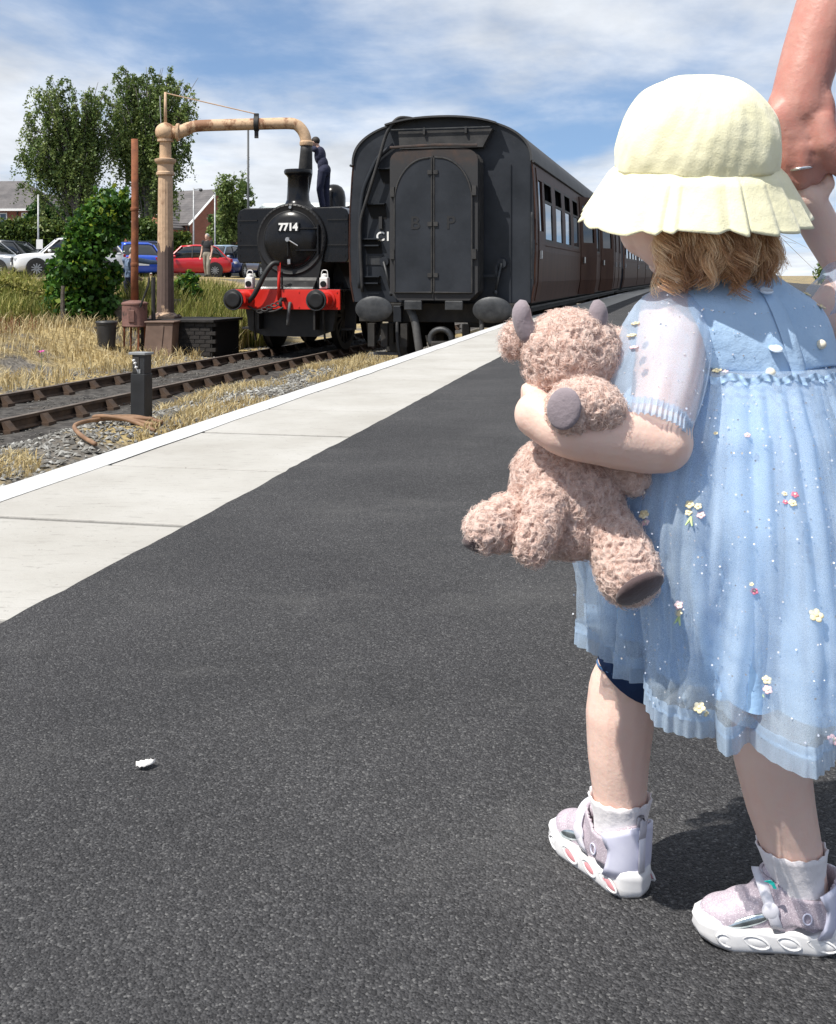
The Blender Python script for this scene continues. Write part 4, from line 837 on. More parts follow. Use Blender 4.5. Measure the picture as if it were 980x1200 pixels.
# ================================================================ stove with flue ("fire devil")
Ds_ = 22.8; sp = P(158, 400, Ds_); zs = float(gz(sp[0], sp[1]))
def zq(y): return CAMH + (HOR - y) / FPX * Ds_ - zs
st = thing('crane_stove', 'rusty drum stove with a tall rust red flue pipe', 'stove', (sp[0], sp[1], zs))
z0, z1 = zq(383), zq(354)
G().lathe([(.25, z0), (.265, z0 + .02), (.255, z0 + .05), (.255, z1 - .06), (.268, z1 - .05), (.268, z1 - .02), (.24, z1), (.09, z1 + .04)], n=26).build('drum', 'rust_drum', st, 'auto')
for k in range(4): G().tube([(.22 * math.cos(k * 1.57 + .6), .22 * math.sin(k * 1.57 + .6), -.1), (.22 * math.cos(k * 1.57 + .6), .22 * math.sin(k * 1.57 + .6), z0 + .02)], .022, 6).build('leg', 'rust', st)
zf = zq(163)
G().tube([(0, 0, z1), (0, 0, z1 + .8), (.005, 0, zq(250)), (0, 0, zf)], [.082, .076, .072, .070], 16).build('flue_pipe', 'rust', st, True)
for y in (245, 310): G().lathe([(.078, -.04), (.084, -.03), (.084, .03), (.078, .04)], (0, 0, zq(y)), 16).build('flue_collar', 'rust', st, 'auto')
G().bx(-.06, .06, -.272, -.24, z0 + .10, z1 - .16).build('stove_door', 'rust_drum', st, bevel=.01); G().tube([(.17, -.23, z1 - .1), (.35, -.3, zq(335)), (.37, -.3, zq(325))], .02, 6).build('poker', 'blackmetal', st)
G().tube([(.36, .1, -.1), (.36, .1, zq(325))], .045, 8).build('side_post', 'blackmetal', st)
# brown sheet box at the foot of the column
bp = P(188, 402, 22.7); zz0 = float(gz(bp[0], bp[1])); hb_ = CAMH - (378 - HOR) / FPX * 22.7 - zz0
bx_ = thing('valve_box', 'brown painted sheet metal box leaning at the crane foot', 'box', (bp[0], bp[1], zz0), -.1)
G().prism([(-.28, -.02), (.30, -.02), (.34, hb_), (-.22, hb_)], -.22, .2).build('case', 'brown_box', bx_, bevel=.01); G().bx(-.25, .37, -.25, .23, hb_ + .003, hb_ + .035).build('lid', 'brown_box', bx_, bevel=.008); G().prism([(.02, .05), (.09, .05), (.15, hb_ - .05), (.08, hb_ - .05)], -.235, -.222).build('rib', 'brown_box', bx_)
# black dustbin
bp = P(125, 405, 22.5); zz0 = float(gz(bp[0], bp[1])); hb_ = CAMH - (376 - HOR) / FPX * 22.5 - zz0
bn = thing('dustbin', 'black plastic dustbin beside the stove', 'bin', (bp[0], bp[1], zz0)); MAT['bin_plastic'] = mottled('bin_plastic', (0.02, 0.02, 0.022), (0.035, 0.035, 0.037), 5, 0.45)
G().lathe([(.17, 0), (.20, hb_ * .86), (.215, hb_ * .88), (.215, hb_ * .93)], n=20).build('bucket', 'bin_plastic', bn, 'auto'); G().lathe([(.22, hb_ * .93), (.225, hb_ * .95), (.20, hb_), (.02, hb_ * 1.02)], n=20).build('lid', 'bin_plastic', bn, 'auto')
for s_ in (-1, 1): G().tube([(s_ * .20, -.04, hb_ * .72), (s_ * .245, 0, hb_ * .75), (s_ * .20, .04, hb_ * .72)], .012, 6).build('handle', 'bin_plastic', bn)
# low concrete block wall on the bank behind
MAT['block'] = mottled('concrete_block', (0.17, 0.145, 0.12), (0.30, 0.26, 0.22), 5, 0.9, bumpd=.006, bscale=30)
wp0, wp1 = P(122, 375, 25.0), P(222, 375, 26.2); d_ = wp1 - wp0; Lw = np.linalg.norm(d_[:2]); zz0 = -1.05
wl2 = thing('block_wall', 'low weathered concrete block wall behind the crane column', 'wall', (wp0[0], wp0[1], zz0), math.atan2(d_[1], d_[0])); hw_ = CAMH - (351 - HOR) / FPX * 25.4 - zz0
nb = int(Lw / .46); rw = int(hw_ / .225) + 1
for r_ in range(rw):
    for i in range(nb): 
        o = G().box(((i + .5 + (.25 if r_ % 2 else 0)) * .46, rng.normal(0, .006), (r_ + .5) * hw_ / rw), (.448, .12, hw_ / rw - .01)).build('block', 'block', wl2, bevel=.008, seg=1)
# wooden stake in the ivy
b_ = P(74, 372, 23.6); z_ = float(gz(b_[0], b_[1])); ht = CAMH - (335 - HOR) / FPX * 23.6 - z_
tag(G().tube([(b_[0], b_[1], z_ - .1), (b_[0] - .01, b_[1], z_ + ht * .6), (b_[0], b_[1], z_ + ht)], [.05, .045, .04], 6).build('wooden_stake', 'bark'), 'short grey wooden stake standing against the ivy', 'stake')
# ================================================================ black trackside cabinet post
Dp = 11.15; pp_ = P(166, 505, Dp); zz0 = float(gz(pp_[0], pp_[1])); hp_ = CAMH - (414 - HOR) / FPX * Dp - zz0
tp = thing('trackside_post', 'square black trackside post with a silver cap', 'post', (pp_[0], pp_[1], zz0), R(-24)); MAT['post_black'] = mottled('post_black', (0.012, 0.013, 0.015), (0.026, 0.028, 0.032), 4, 0.45, bumpd=.0015, bscale=30)
w_ = .085
G().bx(-w_, w_, -.065, .065, -.05, hp_ * .70).build('lower_box', 'post_black', tp, bevel=.004); G().bx(-w_ + .012, w_ - .008, -.055, .06, hp_ * .70, hp_ - .012).build('upper_box', 'post_black', tp, bevel=.004)
G().bx(-w_ - .02, w_ + .012, -.075, .075, hp_ - .012, hp_ + .012).build('cap', 'galv', tp, bevel=.003)
G().bx(-w_ + .02, -w_ + .10, -.062, -.056, hp_ * .72, hp_ * .95).build('socket_plate', 'blackmetal', tp)
for z, x in ((.86, -.02), (.80, -.005), (.90, -.035)): G().lathe([(.012, 0), (.012, .02), (.006, .03)], (x, -.066, hp_ * z), 8, rotx(R(90))).build('terminal', 'white_upvc', tp)
G().bx(.0, .035, -.066, -.055, hp_ * .71, hp_ * .77).build('label_plate', 'galv', tp); G().tube([(-.03, -.062, hp_ * .88), (-.01, -.08, hp_ * .8), (.01, -.07, hp_ * .74)], .006, 6).build('wire', 'white_upvc', tp)
# rusty hose coiled beside it
MAT['hose_rust'] = mottled('old_hose', (0.16, 0.085, 0.045), (0.27, 0.16, 0.09), 6, 0.7)
pts = [(186, 514, 0), (150, 510, .03), (118, 512, .05), (92, 518, .06), (85, 522, .05), (96, 530, .02), (112, 536, .01)]
pts2 = [(182, 518, 0), (150, 514, .05), (120, 514, .09), (105, 508, .05), (140, 506, .02), (180, 510, .03)]
t = thing('rubber_hose', 'old brown hose lying coiled at the foot of the black post', 'hose', P(130, 515, 10.5) * np.array([1, 1, 0]) + np.array([0, 0, -1.0]))
for pl_ in (pts, pts2, [(190, 512, .02), (160, 506, .03), (130, 507, .04), (112, 509, .02)]):
    q = []
    for x, y, dz in pl_:
        d = (CAMH + 0.93) * FPX / (y - HOR); p = P(x, y, d); z = float(gz(p[0], p[1])) + .03 + dz; q.append([p[0], p[1], z])
    q = np.array(q); ts = np.linspace(0, len(q) - 1, 40); q = np.stack([np.interp(ts, range(len(q)), q[:, i]) for i in range(3)], 1)
    for _ in range(8): q[1:-1] = q[1:-1] * .4 + .3 * (q[:-2] + q[2:])
    G().tube(q - np.array(t.location), .020, 8).build('coil', 'hose_rust', t, True)
# scrap of white litter on the asphalt
lp = P(170, 902, CAMH * FPX / (902 - HOR)); MAT['litter'] = M_('litter', (0.72, 0.70, 0.68), 0.8)
g = G(); nl = 9; V = []
for i in range(3):
    for j in range(nl): V.append((lp[0] + (j / (nl - 1) - .5) * .022, lp[1] + (i - 1) * .009 * math.sin(math.pi * (j + .6) / nl) + j * .001, .004 + .003 * abs(math.sin(j * 1.7 + i)) + (.004 if i == 1 else 0)))
g.grid(V, nl, 3); tag(g.build('litter_scrap', 'litter', smooth=True, solid=.001), 'small crumpled white scrap lying on the dark asphalt', 'litter')
# ================================================================ people near the crane
mp_ = P(153, 330, 26.0); mz = float(gz(mp_[0], mp_[1]))
human('man in a denim jacket leaning one arm on the crane column', (mp_[0], mp_[1], mz), R(-35), dict(head=(.06, .05, 1.60), er=(.46, .16, 1.37), wr=(.68, .22, 1.36), hr=(.76, .24, 1.37), el=(-.2, .12, 1.14), wl=(-.02, .22, 1.0), hl=(.08, .22, .98)), 'denim', 'navy_cloth', 'hair_grey', .98, 1.78, (.3, .95, 0))
human('man in a black T-shirt walking past the parked cars', cb(243, 44), R(160), dict(kl=(-.11, .12, .5), kr=(.11, -.02, .5), al=(-.11, .10, .12), ar=(.11, -.14, .1), tl=(-.12, .28, .06), tr=(.12, .0, .04)), 'black_cloth', 'khaki', 'hair_grey', .25, 1.75)
# ================================================================ materials of the train
def mat_gloss(name, c, rough, bm=0.0006):
    m = M_(name, c, rough, spec=0.28); f = noise(m, 4, 7, 0.65); basecol(m, ramp(m, f, [(0.35, c), (0.7, tuple(v * 1.3 + 0.002 for v in c))]))
    ns, ls, b = nodes(m); r = ns.new('ShaderNodeMapRange'); ls.new(f, r.inputs[0]); r.inputs[3].default_value = rough * .7; r.inputs[4].default_value = min(1, rough * 1.7); ls.new(r.outputs[0], b.inputs['Roughness']); bump(m, noise(m, 5, 3), 0.4, 0.006); return m
MAT['loco_black'] = mat_gloss('loco_black', (0.006, 0.006, 0.007), 0.20)
MAT['loco_grey'] = mat_gloss('loco_smokebox', (0.012, 0.012, 0.013), 0.42)
MAT['loco_frame'] = mottled('loco_frames', (0.006, 0.006, 0.006), (0.018, 0.016, 0.015), 6, 0.6)
MAT['loco_red'] = mottled('beam_red', (0.50, 0.014, 0.008), (0.60, 0.022, 0.012), 3, 0.4)
MAT['white_enamel'] = mottled('lamp_white', (0.66, 0.65, 0.62), (0.74, 0.73, 0.71), 8, 0.4)
MAT['bright_steel'] = mottled('bright_steel', (0.40, 0.40, 0.40), (0.55, 0.55, 0.54), 8, 0.35, metal=0.9)
MAT['letter_white'] = M_('letter_white', (0.80, 0.80, 0.78), 0.5)
def mat_end():
    m = M_('coach_end', (0.028, 0.030, 0.034), 0.45, spec=0.25); f = noise(m, 1.6, 7, 0.65); f2 = noise(m, 14, 6, 0.7)
    c = ramp(m, f, [(0.3, (0.014, 0.0165, 0.021)), (0.7, (0.032, 0.036, 0.044))]); d = ramp(m, f2, [(0.62, (0, 0, 0)), (0.72, (.45, .45, .45))])
    basecol(m, mixc(m, d, c, (0.055, 0.056, 0.058))); bump(m, noise(m, 3, 3), 0.35, 0.01); return m
MAT['coach_end'] = mat_end()
def mat_gang():                              # black paint, rusted through at the arched top
    m = M_('gangway_rust', (0.02, 0.02, 0.022), 0.7); ns, ls, b = nodes(m); t = ns.new('ShaderNodeTexCoord'); s = ns.new('ShaderNodeSeparateXYZ'); ls.new(t.outputs['Object'], s.inputs[0])
    f = vmath(m, 'ADD', vmath(m, 'MULTIPLY', vmath(m, 'SUBTRACT', s.outputs[2], 3.12), 1.6), vmath(m, 'MULTIPLY', vmath(m, 'SUBTRACT', noise(m, 4, 6, .65), .5), 1.2), clamp=True)
    r = ramp(m, noise(m, 7, 6, .6), [(.35, (0.035, 0.020, 0.014)), (.65, (0.10, 0.045, 0.022))]); basecol(m, mixc(m, f, (0.020, 0.020, 0.022), r)); bump(m, noise(m, 40, 4), .5, .002); return m
MAT['gangway_rust'] = mat_gang()
MAT['coach_roof'] = mottled('coach_roof', (0.022, 0.023, 0.025), (0.045, 0.045, 0.047), 2, 0.6)
def mat_side():
    m = M_('coach_side', (0.06, 0.035, 0.022), 0.55, spec=0.12); f = noise(m, 2.2, 7, 0.65, sc=(1, 1.5, .35)); basecol(m, ramp(m, f, [(0.3, (0.036, 0.014, 0.010)), (0.7, (0.070, 0.034, 0.022))]))
    nodes(m)[2].inputs['Coat Weight'].default_value = 0.03; nodes(m)[2].inputs['Coat Roughness'].default_value = 0.15; bump(m, noise(m, 1.6, 3), 0.3, 0.012); return m
MAT['coach_side'] = mat_side()
MAT['coach_glass'] = M_('coach_glass', (0.012, 0.014, 0.016), 0.03, spec=0.8)
MAT['dark_open'] = M_('dark_interior', (0.006, 0.006, 0.006), 0.9)  # near-black for unlit insides, also for the flat step recess panels
MAT['underframe'] = mottled('underframe', (0.008, 0.008, 0.008), (0.03, 0.027, 0.024), 6, 0.75)
MAT['buffer_face'] = mottled('buffer_face', (0.022, 0.024, 0.027), (0.055, 0.057, 0.06), 7, 0.5, metal=.3, bumpd=.002, bscale=30)
MAT['hose_black'] = M_('rubber', (0.014, 0.014, 0.014), 0.55); MAT['hose_grey'] = mottled('hose_grey', (0.05, 0.05, 0.05), (0.10, 0.10, 0.10), 8, 0.6)
MAT['redlamp'] = M_('red_lens', (0.25, 0.01, 0.01), 0.2)
Yax = rotx(R(-90))                         # lathe axis z -> +y ; (x,y,z)->(x, z, -y)
def ring(prof, c, n=32, M=Yax): return G().lathe(prof, c, n, M)
def smooth_path(pts, n=30, it=4):
    q = np.array(pts, float); ts = np.linspace(0, len(q) - 1, n); q = np.stack([np.interp(ts, range(len(q)), q[:, i]) for i in range(3)], 1)
    for _ in range(it): q[1:-1] = q[1:-1] * .4 + .3 * (q[:-2] + q[2:])
    return q
# ================================================================ steam engine
lo = thing('steam_locomotive', 'black pannier tank steam engine with red buffer beam and plate 7714', 'steam engine', (LOCO0[0], LOCO0[1], RAIL), -TH)
CY, CZ = 0.95, 2.27
def RY(a): return Yax
# buffers
for s_ in (-1, 1):
    b = ring([(.20, 0), (.21, .015), (.21, .035), (.18, .05)], (s_ * .865, 0, 1.06), 28).build('buffer', 'buffer_face' if s_ else 'loco_black', lo, 'auto')
    ring([(.18, -.004), (.12, -.012), (.05, -.006), (.001, -.006)], (s_ * .865, 0, 1.06), 28).build('buffer_disc', 'loco_grey', b, True)
    ring([(.09, .04), (.09, .30), (.15, .30), (.16, .56), (.20, .57), (.20, .6)], (s_ * .865, 0, 1.06), 24).build('stock', 'loco_red', b, 'auto')
bb_ = G().bx(-1.16, 1.16, .60, .66, .86, 1.26).build('buffer_beam', 'loco_red', lo, bevel=.006)
for x in (-1.1, -.62, -.3, .3, .62, 1.1):
    for z in (.91, 1.21): ring([(.016, -.012), (.018, 0)], (x, .60, z), 8).build('rivet', 'loco_red', bb_)
g = G().bx(-1.16, 1.16, .66, 1.2, 1.225, 1.26); g.bx(-1.22, 1.22, 1.2, 8.4, 1.225, 1.26); g.build('running_plate', 'loco_black', lo)
G().bx(-1.16, 1.16, .655, .67, 1.262, 1.275).build('beam_lip', 'loco_black', lo)
# smokebox: horseshoe front with rivets, door ring, door, straps
prof = []
for i in range(33):
    a = math.pi * (-.12 + 1.24 * i / 32); prof.append((CZ, a))
def shell(r, rb):
    pts = [(r * math.cos(a), CZ + r * math.sin(a)) for _, a in prof]; return pts + [(-rb, 1.45), (-rb - .06, 1.27), (rb + .06, 1.27), (rb, 1.45)]
G().prism(shell(.745, .58), CY, CY + 1.15).build('smokebox', 'loco_grey', lo, 'auto')
ring([(.66, -.012), (.70, -.03), (.735, -.012), (.735, 0.0)], (0, CY, CZ), 48).build('front_ring', 'loco_grey', lo, 'auto')
dr = ring([(.57, 0.0), (.575, -.03), (.56, -.05), (.45, -.088), (.30, -.122), (.15, -.142), (.001, -.15)], (0, CY, CZ), 48).build('smokebox_door', 'loco_black', lo, True)
ring([(.578, -.0), (.60, -.02), (.585, -.036), (.562, -.03)], (0, CY, CZ), 48).build('door_rim', 'loco_grey', dr, True)
for k in range(30):
    a = math.pi * (-.1 + 1.2 * k / 29); ring([(.014, -.012), (.016, 0)], (.71 * math.cos(a), CY - .018, CZ + .71 * math.sin(a)), 7).build('rivet', 'loco_grey', lo)
for z in (.22, -.22):
    G().tube(smooth_path([(.15, CY - .14, CZ + z), (.35, CY - .105, CZ + z), (.52, CY - .055, CZ + z), (.60, CY - .03, CZ + z)], 10, 1), .022, 6).build('hinge_strap', 'loco_black', dr)
G().tube([(.60, CY - .05, CZ - .30), (.60, CY - .05, CZ + .30)], .025, 8).build('hinge_post', 'loco_black', dr)
ring([(.045, -.22), (.05, -.15)], (0, CY, CZ), 14).build('dart', 'bright_steel', dr)
G().tube([(0, CY - .20, CZ), (.22, CY - .20, CZ - .13)], [.018, .013], 8).build('dart_handle', 'bright_steel', dr); G().tube([(0, CY - .185, CZ), (-.005, CY - .175, CZ - .34)], [.014, .011], 8).build('dart_handle', 'loco_grey', dr)
G().bx(-.03, .03, CY - .13, CY - .09, CZ - .50, CZ - .40).build('lamp_iron', 'bright_steel', dr); ring([(.03, -.06), (.035, -.02)], (0, CY, CZ + .66), 10).build('top_lamp_iron', 'bright_steel', lo)
np_ = G().bx(-.235, .235, CY - .165, CY - .10, CZ + .16, CZ + .335).build('number_plate', 'loco_black', lo, bevel=.006)
Mt = np.array([[1, 0, 0], [0, 0, -1], [0, 1, 0.0]])       # text plane facing -y
text_mesh('number', '7714', .205, 'letter_white', np_, Mt, (0, CY - .167, CZ + .247), .003, .010)
G().prism(shell(.75, .60)[-4:], CY - .03, CY + .02).build('saddle_front', 'loco_grey', lo)
G().prism([(.66, 1.262), (CY - .02, 1.262), (CY - .02, 1.50), (.90, 1.44)], -.56, .56, 'x').build('front_casing', 'loco_grey', lo)
G().prism([(.655, 1.264), (.80, 1.264), (.80, 1.36)], -.56, .56, 'x').build('step_plate', 'bright_steel', lo)
# chimney, dome, boiler
G().lathe([(.38, -.10), (.33, -.03), (.265, .03), (.235, .10), (.225, .25), (.215, .56), (.24, .60), (.285, .64), (.295, .69), (.28, .73), (.20, .735), (.17, .70), (.16, .3)], (0, CY + .42, CZ + .735), 32).build('chimney', 'loco_black', lo, 'auto')
ring([(.66, 0), (.66, 5.2)], (0, CY + 1.1, CZ), 36).build('boiler', 'loco_black', lo, 'auto')
G().lathe([(.36, 0), (.30, .08), (.275, .2), (.275, .42), (.25, .56), (.19, .66), (.10, .715), (.001, .73)], (0, CY + 2.75, CZ + .62), 30).build('dome', 'loco_black', lo, True)
G().lathe([(.09, 0), (.09, .2), (.05, .25), (.04, .42)], (.0, CY + 4.2, CZ + .62), 14).build('safety_valve', 'bright_steel', lo, True)
# pannier tanks
def tank(s_):
    pr = [(.42, 2.93), (1.04, 2.93), (1.16, 2.88), (1.21, 2.78), (1.21, 1.88), (1.16, 1.80), (.70, 1.80), (.55, 1.95)]
    return [(s_ * a, b) for a, b in pr]
for s_ in (-1, 1):
    tk = G().prism(tank(s_), CY + .07, CY + 5.6).build('pannier_tank', 'loco_black', lo, bevel=.02)
    for z in (2.66, 2.15): G().bx(min(s_ * .76, s_ * 1.19), max(s_ * .76, s_ * 1.19), CY + .045, CY + .069, z, z + .025).build('tank_strip', 'loco_grey', tk)
    G().tube([(s_ * 1.235, CY + .2, 2.70), (s_ * 1.235, CY + 5.4, 2.70)], .018, 6).build('handrail', 'bright_steel', tk)
    for k in range(6): ring([(.014, -.012), (.016, 0)], (s_ * 1.14, CY + .07, 1.95 + k * .16), 6).build('rivet', 'loco_black', tk)
    G().bx(s_ * .75 - .2, s_ * .75 + .2, CY + .9, CY + 1.1, 2.932, 2.99).build('tank_lid', 'loco_black', tk, bevel=.01)
    G().prism([(s_ * .60, 1.27), (s_ * .95, 1.27), (s_ * .72, 1.80), (s_ * .60, 1.80)], CY + .9, CY + 1.6).build('tank_support', 'loco_frame', lo)
    # white headlamps on the beam
    l = G().bx(s_ * .80 - .085, s_ * .80 + .085, .64, .80, 1.28, 1.50).build('headlamp', 'white_enamel', lo, bevel=.015); ring([(.06, -.03), (.065, 0)], (s_ * .80, .64, 1.37), 16).build('lens', 'loco_black', l, 'auto')
    G().lathe([(.06, 1.50), (.055, 1.56), (.03, 1.58)], (s_ * .80, .72, 0), 12).build('lamp_top', 'white_enamel', l, 'auto'); G().tube(smooth_path([(s_ * .80 - .07, .72, 1.5), (s_ * .80 - .06, .72, 1.65), (s_ * .80 + .06, .72, 1.65), (s_ * .80 + .07, .72, 1.5)], 14, 2), .010, 6).build('lamp_handle', 'white_enamel', l)
    # wheels, frames, steps
    G().bx(s_ * .60 - .02, s_ * .60 + .02, .66, 8.2, .45, 1.22).build('frame', 'loco_frame', lo)
    for y in (2.05, 4.2, 6.5):
        w = ring([(.70, -.07), (.715, -.065), (.705, .05), (.735, .055), (.735, .07), (.60, .07), (.60, -.05)], (s_ * .755, y, .705), 32, rotx(0) @ roty(R(90) * s_)).build('wheel', 'loco_frame', lo, 'auto')
        for k in range(8): G().box((s_ * .755, y, .705), (.05, .07, 1.22), rotx(k * math.pi / 8)).build('spoke', 'loco_frame', w)
    G().bx(s_ * 1.08 - .12, s_ * 1.08 + .12, 1.25, 1.55, .42, .46).build('step', 'loco_frame', lo); G().bx(s_ * 1.08 - .12, s_ * 1.08 + .12, 1.55, 1.58, .42, 1.23).build('step_back', 'loco_frame', lo)
    G().tube([(s_ * .75, .78, 1.22), (s_ * .75, .80, .55), (s_ * .75, .90, .22)], .025, 6).build('guard_iron', 'loco_frame', lo)
G().bx(-.58, .58, 1.0, 7.9, .52, 1.2).build('inside_motion', 'loco_frame', lo)
G().prism([(-.98, .855), (.98, .855), (.90, .42), (.55, .30), (-.55, .30), (-.90, .42)], .92, 1.05).build('underbeam_dark', 'loco_frame', lo)  # added near-black plate: darkness below the beam built as a solid sheet
# vacuum pipe, coupling, red upright
ho_ = smooth_path([(-.12, .58, 1.78), (-.22, .50, 1.80), (-.34, .44, 1.62), (-.50, .42, 1.30), (-.62, .44, 1.10), (-.74, .48, 1.02)], 26, 5)
G().tube(ho_, .052, 10).build('vacuum_hose', 'hose_black', lo, True); G().tube([(-.12, .585, 1.05), (-.12, .585, 1.80)], .035, 10).build('vacuum_pipe', 'loco_red', lo, True)
G().tube([(-.05, .58, 1.27), (-.05, .57, 1.62)], .02, 8).build('steam_heat_pipe', 'loco_black', lo)
G().bx(-.03, .03, .40, .60, 1.02, 1.10).tube(smooth_path([(0, .42, 1.06), (0, .34, 1.04), (0, .33, .96), (0, .40, .94)], 10, 1), .03, 8).build('drawhook', 'blackmetal', lo)
for k in range(5):
    c = np.array([-.10 - .10 * k, .52, .98 - .04 * k]); a = np.linspace(0, 2 * math.pi, 15); G().tube(np.stack([c[0] + .07 * np.cos(a), c[1] + .02 * np.sin(a) * (k % 2), c[2] + .035 * np.sin(a)], 1), .014, 6).build('chain_link', 'blackmetal', lo)
G().tube(smooth_path([(-.78, .56, .92), (-.5, .54, .80), (-.2, .54, .82), (0, .5, .9)], 16, 3), .022, 8).build('coupling_bar', 'blackmetal', lo)
G().tube(smooth_path([(.12, .58, 1.0), (.12, .50, .84), (.10, .52, .62), (.08, .56, .55)], 14, 3), .035, 8).build('heating_hose', 'hose_grey', lo, True)
# cab
g = G().bx(-1.2, -1.17, 6.5, 8.35, 1.262, 2.75).bx(1.17, 1.2, 6.5, 8.35, 1.262, 2.75).bx(-1.168, 1.168, 6.5, 6.54, 1.262, 3.1); g.build('cab', 'loco_black', lo)
g = G(); rf = [(1.28 * math.cos(a) * 1.0, 2.72 + .62 * math.sin(a)) for a in np.linspace(0, math.pi, 17)]; g.prism(rf + [(x * .98, z - .03) for x, z in rf[::-1]], 6.35, 8.6); g.build('cab_roof', 'loco_grey', lo, 'auto')
for s_ in (-1, 1): ring([(.19, -.02), (.19, 0)], (s_ * .62, 6.5, 2.95 - .05), 20).build('spectacle_glass', 'coach_glass', lo)
G().bx(-1.15, 1.15, 7.6, 8.3, 1.262, 2.3).build('bunker', 'loco_black', lo)
# fireman on the tank
fpx = P(380, 245, 24.35); mz = RAIL + 2.935
human('fireman in dark overalls standing on the engine holding the crane spout', (fpx[0], fpx[1], mz), R(70), dict(head=(-.02, .22, 1.58), neck=(0, .15, 1.45), chest=(0, .10, 1.27), waist=(0, .03, 1.06), pelvis=(0, -.02, .94), sl=(-.17, .15, 1.40), sr=(.17, .15, 1.40), el=(-.17, .38, 1.50), wl=(-.10, .50, 1.64), hl=(-.07, .53, 1.68), er=(.15, .38, 1.52), wr=(.08, .50, 1.66), hr=(.05, .53, 1.70), kl=(-.11, .06, .5), kr=(.11, .0, .5)), 'navy_cloth', 'navy_cloth', 'hair_dark', .55, 1.70, (0, 1, .2))

